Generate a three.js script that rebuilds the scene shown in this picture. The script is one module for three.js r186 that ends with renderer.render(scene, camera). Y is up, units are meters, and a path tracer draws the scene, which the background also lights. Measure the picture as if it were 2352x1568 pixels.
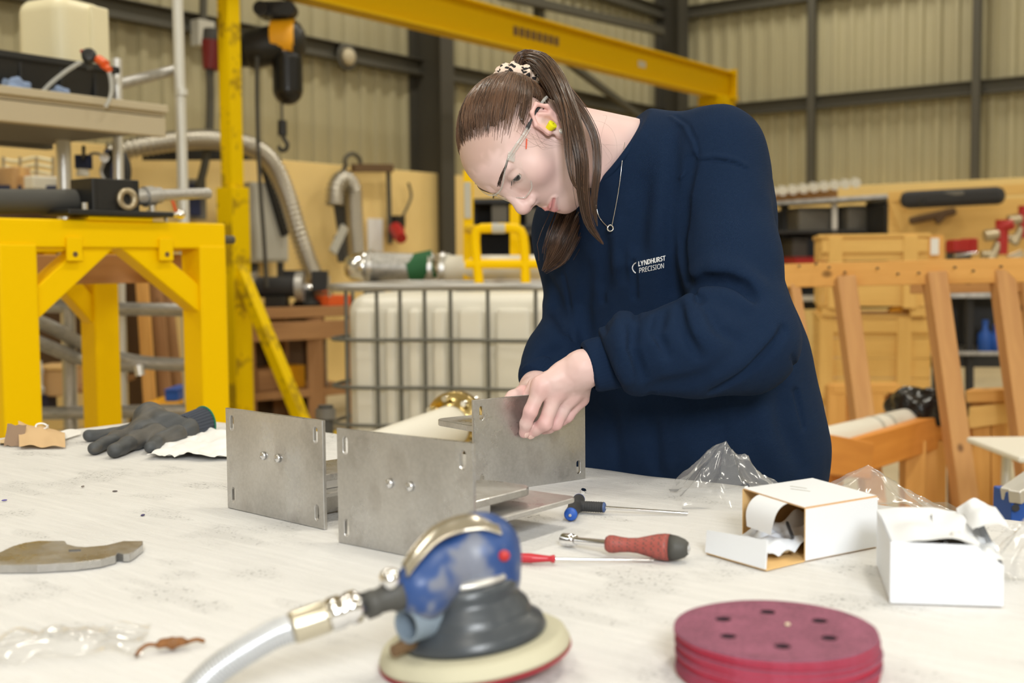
import * as THREE from 'three';
import { RoundedBoxGeometry } from 'three/addons/geometries/RoundedBoxGeometry.js';
import { TextGeometry } from 'three/addons/geometries/TextGeometry.js';
import { FontLoader } from 'three/addons/loaders/FontLoader.js';
import { RectAreaLightUniformsLib } from 'three/addons/lights/RectAreaLightUniformsLib.js';
import * as BGU from 'three/addons/utils/BufferGeometryUtils.js';

// ------------------------------------------------------------------ camera, exposure, lights
const W = 2352, H = 1568, F = 2735, TABLE = 0.8, CAM_Y = 1.12;
const scene = new THREE.Scene();
const camera = new THREE.PerspectiveCamera(THREE.MathUtils.radToDeg(2 * Math.atan(H / 2 / F)), W / H, 0.05, 80);
camera.rotation.order = 'YXZ';
camera.position.set(0, CAM_Y, 0);
camera.rotation.set(-Math.atan((784 - 608) / F), 0, -0.00876);
camera.updateMatrixWorld(true);
camera.focus = 1.72;
camera.userData.fStop = 4.3;
scene.background = new THREE.Color(0.02, 0.02, 0.02);
const renderer = new THREE.WebGLRenderer({ antialias: true });
renderer.toneMapping = THREE.LinearToneMapping;
renderer.toneMappingExposure = 1.0;
renderer.shadowMap.enabled = true;
RectAreaLightUniformsLib.init();
const HALL_LIGHT = [1.0, 0.95, 0.83], HALL_POWER = 38, FLASH_POWER = 43;

// ------------------------------------------------------------------ finding points
const V = (x, y, z) => new THREE.Vector3(x, y, z);
const UPV = V(0, 1, 0);
const ray = (px, py) => V((px - W / 2) / F, -(py - H / 2) / F, -1).applyQuaternion(camera.quaternion);
const P = (px, py, d) => ray(px, py).multiplyScalar(d).add(camera.position);            // a point seen at a pixel, d metres ahead
const onY = (px, py, y = TABLE) => { const r = ray(px, py); return r.multiplyScalar((y - CAM_Y) / r.y).add(camera.position); };
// the hall's own axes: u along the back wall to the right (0 in the corner), w along the right wall towards us
const CORNER = V(2.03, 0, -15.7), UA = V(0.596, 0, -0.803).normalize(), WA = V(-UA.z, 0, UA.x), HALL = Math.atan2(-UA.z, UA.x);
const room = (u, y, w) => CORNER.clone().addScaledVector(UA, u).addScaledVector(WA, w).setY(y);
const uOf = (p) => p.clone().sub(CORNER).dot(UA), wOf = (p) => p.clone().sub(CORNER).dot(WA);
const onW = (px, py, w) => { const r = ray(px, py); return r.multiplyScalar((w - wOf(camera.position)) / r.dot(WA)).add(camera.position); };
const onU = (px, py, u) => { const r = ray(px, py); return r.multiplyScalar((u - uOf(camera.position)) / r.dot(UA)).add(camera.position); };
// ------------------------------------------------------------------ random, noise
let seedState = 7;
const rnd = () => { seedState = (seedState + 0x6d2b79f5) | 0; let t = Math.imul(seedState ^ (seedState >>> 15), 1 | seedState); t = (t + Math.imul(t ^ (t >>> 7), 61 | t)) ^ t; return ((t ^ (t >>> 14)) >>> 0) / 4294967296; };
const rr = (a, b) => a + (b - a) * rnd();
const mix = (a, b, t) => a + (b - a) * t;
const clamp = (x, a = 0, b = 1) => Math.min(b, Math.max(a, x));
const sstep = (a, b, x) => { const t = clamp((x - a) / (b - a)); return t * t * (3 - 2 * t); };
const hash = (x, y, z) => { let h = Math.imul(x, 374761393) + Math.imul(y, 668265263) + Math.imul(z, 2147483647 - 1274126177) | 0; h = Math.imul(h ^ (h >>> 13), 1274126177); return ((h ^ (h >>> 16)) >>> 0) / 4294967296; };
function noise3(x, y, z) {
  const i = Math.floor(x), j = Math.floor(y), k = Math.floor(z), s = (t) => t * t * (3 - 2 * t), a = s(x - i), b = s(y - j), c = s(z - k);
  const L = (dz) => mix(mix(hash(i, j, k + dz), hash(i + 1, j, k + dz), a), mix(hash(i, j + 1, k + dz), hash(i + 1, j + 1, k + dz), a), b);
  return mix(L(0), L(1), c) * 2 - 1;
}
const wrapN = (n, m) => ((n % m) + m) % m;
function tnoise(x, y, px, py, s) {                                   // value noise that repeats every px, py cells
  const i = Math.floor(x), j = Math.floor(y), f = (t) => t * t * (3 - 2 * t), a = f(x - i), b = f(y - j);
  const h = (p, q) => hash(wrapN(p, px), wrapN(q, py), s);
  return mix(mix(h(i, j), h(i + 1, j), a), mix(h(i, j + 1), h(i + 1, j + 1), a), b) * 2 - 1;
}
function fbm(u, v, nx, ny, s, oct = 4) { let r = 0, a = 0.5; for (let o = 0; o < oct; o++) { r += a * tnoise(u * nx, v * ny, nx, ny, s + o); nx *= 2; ny *= 2; a *= 0.5; } return r; }

// ------------------------------------------------------------------ textures and materials
const sRGB = (x) => Math.round(255 * clamp(x <= 0.0031308 ? x * 12.92 : 1.055 * Math.pow(x, 1 / 2.4) - 0.055));
function tex(size, repeat, f, color = true) {                        // f(u, v) gives linear [r, g, b] or one grey value
  const d = new Uint8Array(size * size * 4);
  for (let y = 0; y < size; y++) for (let x = 0; x < size; x++) {
    const c = f(x / size, y / size), o = (y * size + x) * 4;
    for (let k = 0; k < 3; k++) { const q = typeof c === 'number' ? c : c[k]; d[o + k] = color ? sRGB(q) : Math.round(255 * clamp(q)); }
    d[o + 3] = 255;
  }
  const t = new THREE.DataTexture(d, size, size);
  t.wrapS = t.wrapT = THREE.RepeatWrapping; t.magFilter = THREE.LinearFilter; t.minFilter = THREE.LinearFilter;
  if (color) t.colorSpace = THREE.SRGBColorSpace;
  t.repeat.set(1 / repeat, 1 / repeat); t.needsUpdate = true;
  return t;
}
const lin = (r, g, b) => new THREE.Color().setRGB(r, g, b);
function mat(name, c, rough = 0.6, metal = 0, o = {}) {
  const { phys, ...rest } = o;
  const m = new (phys ? THREE.MeshPhysicalMaterial : THREE.MeshStandardMaterial)({ color: lin(...c), roughness: rough, metalness: metal, ...rest });
  m.name = name; return m;
}
const scale3 = (c, k) => c.map((x) => x * k);
function woodTex(c, dark, s, knots = 3) {
  const K = Array.from({ length: knots }, (_, i) => [hash(i, 1, s), hash(i, 2, s), 0.008 + 0.01 * hash(i, 3, s)]);
  return tex(256, 1, (u, v) => {
    const g = fbm(u, v, 3, 40, s, 4), big = fbm(u, v, 2, 5, s + 9, 3), ring = 0.5 + 0.5 * Math.sin((v * 22 + 2.2 * fbm(u, v, 2, 4, s + 20, 3)) * 6.283);
    let t = clamp(0.35 + 0.75 * g + 0.5 * big + 0.22 * ring);
    let k = 0; for (const [x, y, r] of K) { const d = Math.hypot(Math.min(Math.abs(u - x), 1 - Math.abs(u - x)), Math.min(Math.abs(v - y), 1 - Math.abs(v - y)) * 1.4); k = Math.max(k, 1 - sstep(r * 0.5, r * 1.6, d)); }
    return c.map((x, i) => mix(mix(x, dark[i], 0.55 * t), dark[i] * 0.35, k * 0.85));
  });
}
const bumpNoise = (s, n, oct = 4) => tex(256, 1, (u, v) => 0.5 + 0.5 * fbm(u, v, n, n, s, oct), false);
const T = {
  pine: woodTex([0.82, 0.44, 0.12], [0.6, 0.27, 0.05], 11, 5), oldbeam: woodTex([0.56, 0.3, 0.12], [0.36, 0.17, 0.06], 35, 3), oldwood: woodTex([0.42, 0.22, 0.09], [0.22, 0.1, 0.035], 31, 3), ply: woodTex([0.84, 0.53, 0.16], [0.7, 0.4, 0.1], 51, 1),
  legwood: woodTex([0.65, 0.35, 0.13], [0.44, 0.2, 0.07], 71, 5),
  dirt: tex(256, 1, (u, v) => { const a = fbm(u, v, 6, 6, 90, 5), b = fbm(u, v, 40, 40, 95, 2); const k = sstep(0.18, 0.42, a + 0.35 * b); return [mix(0.84, 0.28, k * 0.65), mix(0.57, 0.17, k * 0.65), mix(0.0, 0.01, k)]; }),
  steel: tex(512, 0.25, (u, v) => { const a = fbm(u, v, 4, 4, 101, 5), st = 0.42 * sstep(0.05, 0.5, fbm(u, v, 9, 6, 111, 5)), g = fbm(u, v, 90, 90, 115, 2); const k = 0.52 + 0.1 * a + 0.05 * g; return [k * mix(1, 0.72, st), k * mix(0.985, 0.68, st), k * mix(0.96, 0.64, st)]; }),
  steelRough: tex(256, 0.25, (u, v) => 0.34 + 0.2 * fbm(u, v, 5, 5, 121, 5) + 0.08 * fbm(u, v, 60, 60, 125, 2), false),
  galv: tex(256, 0.4, (u, v) => { const k = 0.5 + 0.2 * fbm(u, v, 14, 14, 131, 4); return [k, k * 0.98, k * 0.94]; }),
  concrete: tex(512, 3, (u, v) => { const k = 0.5 + 0.12 * fbm(u, v, 5, 5, 141, 6) + 0.05 * fbm(u, v, 64, 64, 149, 2); return [k, k * 0.87, k * 0.6]; }),
  sheet: tex(1024, 0.5, (u, v) => {
    const l = fbm(u, v, 6, 90, 151, 4), m = sstep(0.12, 0.4, fbm(u, v, 5, 9, 161, 5)), sp = sstep(0.5, 0.62, tnoise(u * 180, v * 180, 180, 180, 166) * 0.8 + 0.2 * fbm(u, v, 8, 8, 168, 3));
    const k = 0.68 + 0.05 * l - 0.06 * m - 0.26 * sp * m; return [k, k * 0.985, k * 0.96];
  }),
  sheetBump: tex(512, 0.12, (u, v) => 0.5 + 0.35 * fbm(u, v, 10, 60, 171, 4) + 0.3 * fbm(u, v, 50, 50, 175, 3), false),
  knit: tex(256, 0.02, (u, v) => 0.5 + 0.28 * Math.sin(u * 12 * 6.283) * Math.sin(v * 12 * 6.283) + 0.25 * fbm(u, v, 24, 24, 181, 3), false),
  felt: tex(512, 0.1, (u, v) => { const k = 1 + 0.5 * fbm(u, v, 70, 70, 191, 3) + 0.25 * fbm(u, v, 6, 6, 195, 3); return [0.23 * k, 0.072 * k, 0.115 * k]; }),
  coarse: bumpNoise(201, 60, 3), soft: bumpNoise(211, 12, 4), rib: tex(128, 0.012, (u) => 0.5 + 0.5 * Math.sin(u * 3 * 6.283), false),
  wallPaint: tex(256, 2, (u, v) => { const k = 1 + 0.05 * fbm(u, v, 6, 6, 221, 4); return [0.9 * k, 0.66 * k, 0.27 * k]; }),
  clad: tex(256, 2.4, (u, v) => { const k = 1 + 0.1 * fbm(u, v, 8, 4, 231, 5); return [0.42 * k, 0.378 * k, 0.235 * k]; }),
  leopard: tex(256, 0.06, (u, v) => { let m = 9; const gx = u * 8, gy = v * 8; for (let i = -1; i <= 1; i++) for (let j = -1; j <= 1; j++) { const a = Math.floor(gx) + i, b = Math.floor(gy) + j, wa = wrapN(a, 8), wb = wrapN(b, 8); m = Math.min(m, Math.hypot((gx - a - 0.2 - 0.6 * hash(wa, wb, 7)) * (0.8 + 0.5 * hash(wa, wb, 9)), gy - b - 0.2 - 0.6 * hash(wa, wb, 8)) - 0.1 * hash(wa, wb, 5)); } const k = 1 - sstep(0.27, 0.34, m + 0.14 * fbm(u, v, 20, 20, 241, 2)); return [mix(0.78, 0.012, k), mix(0.62, 0.01, k), mix(0.5, 0.01, k)]; }),
  nitrile: tex(256, 0.1, (u, v) => { const k = 1 + 0.5 * fbm(u, v, 7, 7, 251, 5), b = sstep(0.1, 0.4, fbm(u, v, 4, 4, 259, 4)); return [mix(0.066, 0.1, b) * k, mix(0.07, 0.092, b) * k, mix(0.074, 0.08, b) * k]; }),
};
const M = {
  cage: mat('dull_zinc_wire', [0.17, 0.17, 0.15], 0.5, 0.4),
  clad: mat('wall_cladding', [1, 1, 1], 0.55, 0, { map: T.clad }), dado: mat('cream_block_paint', [1, 1, 1], 0.7, 0, { map: T.wallPaint }),
  floor: mat('concrete', [1, 1, 1], 0.6, 0, { map: T.concrete }), roof: mat('roof_sheet', [0.72, 0.71, 0.66], 0.7), plainWall: mat('pale_wall_sheet', [0.6, 0.59, 0.55], 0.6), frameGrey: mat('grey_steel_paint', [0.08, 0.074, 0.055], 0.6),
  columnGrey: mat('dark_steel_paint', [0.055, 0.05, 0.038], 0.65), yellow: mat('bright_yellow_paint', [0.95, 0.6, 0.0], 0.42, 0, { phys: true, specularIntensity: 0.6, specularColor: lin(1, 0.8, 0.25) }), craneYellow: mat('worn_yellow_paint', [1, 1, 1], 0.55, 0, { map: T.dirt, phys: true, specularIntensity: 0.4, specularColor: lin(1, 0.8, 0.25) }),
  beamYellow: mat('ochre_yellow_paint', [0.66, 0.41, 0.0], 0.55, 0, { phys: true, specularIntensity: 0.4, specularColor: lin(1, 0.8, 0.25) }), black: mat('black_plastic', [0.012, 0.012, 0.012], 0.42), blackShiny: mat('black_bag_plastic', [0.008, 0.008, 0.009], 0.22),
  rubber: mat('dark_rubber', [0.03, 0.03, 0.032], 0.75), darkGrey: mat('dark_grey_plastic', [0.06, 0.058, 0.052], 0.6), midGrey: mat('mid_grey_plastic', [0.16, 0.15, 0.13], 0.6), paleGrey: mat('pale_grey_paint', [0.52, 0.51, 0.45], 0.5),
  galv: mat('galvanised_steel', [0.9, 0.9, 0.9], 0.45, 0.75, { map: T.galv }), alu: mat('aluminium', [0.72, 0.71, 0.68], 0.38, 0.7), aluPale: mat('pale_aluminium', [0.56, 0.49, 0.35], 0.55, 0.25), duct: mat('silver_duct_foil', [0.5, 0.47, 0.4], 0.32, 0.85),
  chrome: mat('chrome', [0.85, 0.85, 0.86], 0.12, 1), steel: mat('stainless_plate', [1, 1, 1], 1, 0.92, { map: T.steel, roughnessMap: T.steelRough }), brightSteel: mat('bright_steel_edge', [0.75, 0.75, 0.76], 0.28, 0.95), brownSteel: mat('dull_warm_steel', [0.5, 0.42, 0.29], 0.4, 0.8),
  pine: mat('pine', [1, 1, 1], 0.7, 0, { map: T.pine, bumpMap: T.coarse, bumpScale: 0.0006 }), oldwood: mat('old_timber', [1, 1, 1], 0.75, 0, { map: T.oldwood }), ply: mat('plywood', [1, 1, 1], 0.7, 0, { map: T.ply }), legwood: mat('reddish_timber', [1, 1, 1], 0.7, 0, { map: T.legwood }),
  beamwood: mat('brown_beam_timber', [1.25, 1.2, 1.1].map((x) => Math.min(1, x)), 0.75, 0, { map: T.oldbeam }), orangewood: mat('orange_varnished_timber', [0.95, 0.72, 0.45], 0.55, 0, { map: T.pine }), ibc: mat('milky_polythene', [0.86, 0.83, 0.73], 0.4), tank: mat('ivory_polythene', [0.88, 0.81, 0.56], 0.4), white: mat('white_wrap', [0.8, 0.77, 0.68], 0.55), whiteBright: mat('white_card', [0.77, 0.79, 0.82], 0.75),
  card: mat('brown_card', [0.6, 0.37, 0.17], 0.85), cardInside: mat('bare_card_inside', [0.74, 0.48, 0.2], 0.85), paper: mat('white_paper', [0.85, 0.84, 0.82], 0.85), red: mat('red_paint', [0.45, 0.02, 0.018], 0.45), darkRed: mat('dark_red_plastic', [0.2, 0.015, 0.015], 0.45), orange: mat('orange_red_plastic', [0.8, 0.12, 0.02], 0.45),
  amber: mat('amber_yellow_label', [0.9, 0.42, 0.01], 0.45), blue: mat('blue_plastic', [0.015, 0.09, 0.42], 0.45), navyPaint: mat('dark_blue_paint', [0.012, 0.02, 0.07], 0.5), rag: mat('pale_blue_rag', [0.24, 0.32, 0.5], 0.9), green: mat('green_strap', [0.015, 0.12, 0.04], 0.7), brown: mat('brown_iron', [0.14, 0.08, 0.035], 0.7),
  sheet: mat('dusty_white_sheet', [1, 1, 1], 0.9, 0, { map: T.sheet, bumpMap: T.sheetBump, bumpScale: 0.0012 }),
  clearBag: mat('clear_polythene', [0.97, 0.97, 0.97], 0.12, 0, { phys: true, transmission: 0.93, thickness: 0, ior: 1.5, side: THREE.DoubleSide }), hose: mat('clear_hose', [0.75, 0.76, 0.74], 0.25, 0, { phys: true, transmission: 0.5, thickness: 0 }),
};

// ------------------------------------------------------------------ geometry
const merge = (list) => { const l = list.flat().map((g) => { const n = g.index ? g.toNonIndexed() : g; for (const k of Object.keys(n.attributes)) if (!['position', 'normal', 'uv'].includes(k)) n.deleteAttribute(k); return n; }); return BGU.mergeGeometries(l, false); };
const move = (g, x = 0, y = 0, z = 0) => g.translate(x, y, z);
const boxUV = (g) => {                                              // uv in metres, u along the longest side
  const p = g.attributes.position, n = g.attributes.normal, uv = new Float32Array(p.count * 2); g.computeBoundingBox();
  const s = g.boundingBox.getSize(V(0, 0, 0)).toArray(), L = s.indexOf(Math.max(...s)), o = rnd() * 5;
  for (let i = 0; i < p.count; i++) {
    const q = [p.getX(i), p.getY(i), p.getZ(i)], m = [Math.abs(n.getX(i)), Math.abs(n.getY(i)), Math.abs(n.getZ(i))], ax = m.indexOf(Math.max(...m));
    let a = [0, 1, 2].filter((k) => k !== ax); if (a[1] === L) a.reverse();
    uv[2 * i] = q[a[0]] + o; uv[2 * i + 1] = q[a[1]] + o * 0.37 + ax * 0.31;
  }
  g.setAttribute('uv', new THREE.BufferAttribute(uv, 2)); return g;
};
const box = (w, h, d, x = 0, y = 0, z = 0, r = 0.004) => boxUV(move(new RoundedBoxGeometry(w, h, d, 1, Math.min(r, w * 0.45, h * 0.45, d * 0.45)), x, y, z));
const basis = (a, b, up) => { const x = b.clone().sub(a).normalize(); let z = x.clone().cross(up ?? (Math.abs(x.y) > 0.95 ? V(1, 0, 0) : UPV)).normalize(); const y = z.clone().cross(x); return new THREE.Matrix4().makeBasis(x, y, z); };
const bar = (a, b, w, h, r = 0.004, up) => { const L = a.distanceTo(b), g = box(L, h, w, 0, 0, 0, r), m = basis(a, b, up); m.setPosition(a.clone().add(b).multiplyScalar(0.5)); return g.applyMatrix4(m); };
const cyl = (r1, r2, h, x = 0, y = 0, z = 0, n = 24, open = false) => move(new THREE.CylinderGeometry(r1, r2, h, n, 1, open), x, y, z);
const rod = (a, b, r, r2 = r, n = 16) => { const g = new THREE.CylinderGeometry(r2, r, a.distanceTo(b), n); g.applyQuaternion(new THREE.Quaternion().setFromUnitVectors(UPV, b.clone().sub(a).normalize())); const m = a.clone().add(b).multiplyScalar(0.5); return move(g, m.x, m.y, m.z); };
const curve = (pts) => new THREE.CatmullRomCurve3(pts, false, 'centripetal');
const tube = (pts, r, seg = 40, n = 10, closed = false) => new THREE.TubeGeometry(new THREE.CatmullRomCurve3(pts, closed, 'centripetal'), seg, r, n, closed);
const lathe = (pts, n = 40) => new THREE.LatheGeometry(pts.map(([x, y]) => new THREE.Vector2(x, y)), n);
const along = (g, a, b) => { g.applyQuaternion(new THREE.Quaternion().setFromUnitVectors(UPV, b.clone().sub(a).normalize())); return move(g, a.x, a.y, a.z); };   // a lathe standing at the origin, laid from a towards b
function bellows(pts, r, amp, pitch, n = 14) {                       // corrugated hose
  const c = curve(pts), L = c.getLength(), seg = Math.min(400, Math.round((L / pitch) * 4)), g = new THREE.TubeGeometry(c, seg, r, n, false), p = g.attributes.position, q = V(0, 0, 0);
  for (let i = 0; i <= seg; i++) { const o = c.getPointAt(i / seg), k = 1 + (amp / r) * Math.sin((i / 4) * 2 * Math.PI); for (let j = 0; j <= n; j++) { const at = i * (n + 1) + j; q.fromBufferAttribute(p, at).sub(o).multiplyScalar(k).add(o); p.setXYZ(at, q.x, q.y, q.z); } }
  g.computeVertexNormals(); return g;
}
const extrude = (pts, depth, bevel = 0.0005, holes = []) => {
  const s = new THREE.Shape(pts.map(([x, y]) => new THREE.Vector2(x, y))); for (const h of holes) s.holes.push(h);
  return boxUV(new THREE.ExtrudeGeometry(s, { depth: depth - 2 * bevel, bevelEnabled: bevel > 0, bevelSize: bevel, bevelThickness: bevel, bevelSegments: 1, curveSegments: 10 }).translate(0, 0, bevel));
};
const iBeam = (h, b, t, L) => { const p = [[-b / 2, -h / 2], [b / 2, -h / 2], [b / 2, -h / 2 + t], [t / 2, -h / 2 + t], [t / 2, h / 2 - t], [b / 2, h / 2 - t], [b / 2, h / 2], [-b / 2, h / 2], [-b / 2, h / 2 - t], [-t / 2, h / 2 - t], [-t / 2, -h / 2 + t], [-b / 2, -h / 2 + t]]; return extrude(p, L, 0.002).rotateY(Math.PI / 2); };  // along +x
function sheetGeo(nu, nv, f) {                                        // parametric sheet with f(u, v, out)
  const g = new THREE.PlaneGeometry(1, 1, nu, nv), p = g.attributes.position, uv = g.attributes.uv, o = V(0, 0, 0);
  for (let i = 0; i < p.count; i++) { f(uv.getX(i), uv.getY(i), o); p.setXYZ(i, o.x, o.y, o.z); }
  g.computeVertexNormals(); return g;
}
function rumple(g, amp, freq, s = 0) { g.computeVertexNormals(); const p = g.attributes.position, n = g.attributes.normal; for (let i = 0; i < p.count; i++) { const x = p.getX(i), y = p.getY(i), z = p.getZ(i), k = amp * noise3(x * freq + s, y * freq, z * freq) + amp * 0.5 * noise3(x * freq * 2.3, y * freq * 2.3 + s, z * freq * 2.3); p.setXYZ(i, x + n.getX(i) * k, y + n.getY(i) * k, z + n.getZ(i) * k); } g.computeVertexNormals(); return g; }

// ------------------------------------------------------------------ things and parts
const used = {};
function numbered(name) { const n = used[name] = (used[name] ?? -1) + 1; return n ? name + '_' + String(n).padStart(3, '0') : name; }
const shade = (o) => { o.castShadow = o.receiveShadow = true; return o; };
function tag(o, label, category, group, kind) { Object.assign(o.userData, { label, category }); if (group) o.userData.group = group; if (kind) o.userData.kind = kind; return o; }
function thing(name, label, category, pos = V(0, 0, 0), turn = 0, group) { const o = new THREE.Group(); o.name = numbered(name); scene.add(o); o.position.copy(pos); o.rotation.y = turn; return tag(o, label, category, group); }
function part(parent, name, geo, m, label) { const o = shade(new THREE.Mesh(geo, m)); o.name = name; parent.add(o); if (label) o.userData.label = label; return o; }
function solo(name, label, category, geo, m, pos = V(0, 0, 0), turn = 0, group) { const o = shade(new THREE.Mesh(geo, m)); o.name = numbered(name); scene.add(o); o.position.copy(pos); o.rotation.y = turn; return tag(o, label, category, group); }
function struct(name, geo, m, pos = V(0, 0, 0), turn = 0) { const o = shade(new THREE.Mesh(geo, m)); o.name = name; scene.add(o); o.position.copy(pos); o.rotation.y = turn; o.userData.kind = 'structure'; return o; }
const local = (root, p) => { root.updateMatrixWorld(true); return root.worldToLocal(p.clone()); };
function centred(root) {                                             // moves a thing's origin to the middle of its foot, parts staying where they are
  const b = new THREE.Box3().setFromObject(root), c = V((b.min.x + b.max.x) / 2, b.min.y, (b.min.z + b.max.z) / 2), m = new THREE.Matrix4();
  root.updateMatrixWorld(true); root.position.copy(c); root.updateMatrix(); m.copy(root.matrix).invert();
  root.traverse((k) => k.geometry && k.geometry.applyMatrix4(m));
  return root;
}
// ------------------------------------------------------------------ distance fields and their skin
const smin = (a, b, k) => { const h = Math.max(k - Math.abs(a - b), 0) / k; return Math.min(a, b) - h * h * k * 0.25; };
const smax = (a, b, k) => -smin(-a, -b, k);
function cone(a, b, r1, r2) {                                         // tapered capsule
  const ax = a.x, ay = a.y, az = a.z, bx = b.x - ax, by = b.y - ay, bz = b.z - az, q = 1 / (bx * bx + by * by + bz * bz + 1e-12);
  return (x, y, z) => { const px = x - ax, py = y - ay, pz = z - az; let t = (px * bx + py * by + pz * bz) * q; t = t < 0 ? 0 : t > 1 ? 1 : t; const dx = px - bx * t, dy = py - by * t, dz = pz - bz * t; return Math.sqrt(dx * dx + dy * dy + dz * dz) - (r1 + (r2 - r1) * t); };
}
const ball = (c, r) => (x, y, z) => Math.hypot(x - c.x, y - c.y, z - c.z) - r;
const ell = (c, rx, ry, rz) => (x, y, z) => { const a = (x - c.x) / rx, b = (y - c.y) / ry, d = (z - c.z) / rz, k0 = Math.hypot(a, b, d), k1 = Math.hypot(a / rx, b / ry, d / rz); return k1 < 1e-9 ? -Math.min(rx, ry, rz) : k0 * (k0 - 1) / k1; };
const join = (list, k) => (x, y, z) => { let d = 1e9; for (let i = 0; i < list.length; i++) d = d > 1e8 ? list[i](x, y, z) : smin(d, list[i](x, y, z), k); return d; };
const chain = (ps, rs, k) => join(ps.slice(0, -1).map((p, i) => cone(p, ps[i + 1], rs[i], rs[i + 1])), k);
function skin(f, lo, hi, cell, { color, uv, margin = 1.35 } = {}) {   // surface nets over a box, normals from the field
  const nx = Math.ceil((hi.x - lo.x) / cell) + 1, ny = Math.ceil((hi.y - lo.y) / cell) + 1, nz = Math.ceil((hi.z - lo.z) / cell) + 1, S = nx * ny, d = new Float32Array(S * nz), B = 4;
  const half = B * cell * 0.5 * 1.7320508 * margin + cell;
  for (let k = 0; k < nz; k += B) for (let j = 0; j < ny; j += B) for (let i = 0; i < nx; i += B) {
    const m = f(lo.x + (i + (B - 1) / 2) * cell, lo.y + (j + (B - 1) / 2) * cell, lo.z + (k + (B - 1) / 2) * cell), far = Math.abs(m) > half;
    for (let c = k; c < Math.min(k + B, nz); c++) for (let b = j; b < Math.min(j + B, ny); b++) for (let a = i; a < Math.min(i + B, nx); a++) d[a + b * nx + c * S] = far ? m : f(lo.x + a * cell, lo.y + b * cell, lo.z + c * cell);
  }
  const id = new Int32Array(S * nz).fill(-1), pos = [], idx = [], off = [0, 1, nx, nx + 1, S, S + 1, S + nx, S + nx + 1], E = [[0, 1], [2, 3], [4, 5], [6, 7], [0, 2], [1, 3], [4, 6], [5, 7], [0, 4], [1, 5], [2, 6], [3, 7]];
  for (let k = 0; k < nz - 1; k++) for (let j = 0; j < ny - 1; j++) for (let i = 0; i < nx - 1; i++) {
    const o = i + j * nx + k * S; let neg = 0; for (let q = 0; q < 8; q++) if (d[o + off[q]] < 0) neg++;
    if (neg === 0 || neg === 8) continue;
    let sx = 0, sy = 0, sz = 0, n = 0;
    for (const [a, b] of E) { const da = d[o + off[a]], db = d[o + off[b]]; if ((da < 0) === (db < 0)) continue; const t = da / (da - db); sx += mix(a & 1, b & 1, t); sy += mix((a >> 1) & 1, (b >> 1) & 1, t); sz += mix(a >> 2, b >> 2, t); n++; }
    id[o] = pos.length / 3; pos.push(lo.x + (i + sx / n) * cell, lo.y + (j + sy / n) * cell, lo.z + (k + sz / n) * cell);
  }
  const quad = (a, b, c, e, flip) => { if (a < 0 || b < 0 || c < 0 || e < 0) return; flip ? idx.push(a, c, b, a, e, c) : idx.push(a, b, c, a, c, e); };
  for (let k = 1; k < nz - 1; k++) for (let j = 1; j < ny - 1; j++) for (let i = 1; i < nx - 1; i++) {
    const o = i + j * nx + k * S, s = d[o] < 0;
    if (s !== d[o + 1] < 0) quad(id[o - nx - S], id[o - S], id[o], id[o - nx], !s);
    if (s !== d[o + nx] < 0) quad(id[o - S - 1], id[o - 1], id[o], id[o - S], s ? false : true);
    if (s !== d[o + S] < 0) quad(id[o - 1 - nx], id[o - nx], id[o], id[o - 1], s ? false : true);
  }
  const n = pos.length / 3, P3 = new Float32Array(pos), N = new Float32Array(n * 3), e = cell * 0.35, C = color ? new Float32Array(n * 3) : null, U = new Float32Array(n * 2);
  for (let i = 0; i < n; i++) {
    let x = P3[3 * i], y = P3[3 * i + 1], z = P3[3 * i + 2], gx, gy, gz;
    for (let it = 0; it < 2; it++) {
      gx = f(x + e, y, z) - f(x - e, y, z); gy = f(x, y + e, z) - f(x, y - e, z); gz = f(x, y, z + e) - f(x, y, z - e);
      const g = Math.hypot(gx, gy, gz) + 1e-12; gx /= g; gy /= g; gz /= g;
      if (it === 0) { const v = f(x, y, z) / Math.max(0.5, g / (2 * e)), m = Math.max(-cell * 0.5, Math.min(cell * 0.5, v)); x -= gx * m; y -= gy * m; z -= gz * m; }
    }
    P3.set([x, y, z], 3 * i); N.set([gx, gy, gz], 3 * i); if (C) C.set(color(x, y, z, gx, gy, gz), 3 * i); U.set(uv ? uv(x, y, z) : [x * 0.8 + z * 0.6, y + 0.3 * z], 2 * i);
  }
  const g = new THREE.BufferGeometry(); g.setIndex(idx);
  g.setAttribute('position', new THREE.BufferAttribute(P3, 3)); g.setAttribute('normal', new THREE.BufferAttribute(N, 3)); g.setAttribute('uv', new THREE.BufferAttribute(U, 2)); if (C) g.setAttribute('color', new THREE.BufferAttribute(C, 3));
  return fixWinding(g);
}
function fixWinding(g) {                                              // every triangle turned to agree with its normals
  const p = g.attributes.position, n = g.attributes.normal, ix = g.index.array, a = V(), b = V(), c = V(), m = V();
  for (let i = 0; i < ix.length; i += 3) { a.fromBufferAttribute(p, ix[i]); b.fromBufferAttribute(p, ix[i + 1]).sub(a); c.fromBufferAttribute(p, ix[i + 2]).sub(a); m.fromBufferAttribute(n, ix[i]); if (b.cross(c).dot(m) < 0) { const t = ix[i + 1]; ix[i + 1] = ix[i + 2]; ix[i + 2] = t; } }
  return g;
}
function trace(f, px, py, from = 0.5, to = 3) {                        // where a line of sight meets a field
  const r = ray(px, py), o = camera.position; let t = from;
  for (let i = 0; i < 200 && t < to; i++) { const v = f(o.x + r.x * t, o.y + r.y * t, o.z + r.z * t); if (v < 0.0003) return r.multiplyScalar(t).add(o); t += Math.max(v * 0.7, 0.0004); }
  return null;
}
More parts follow.
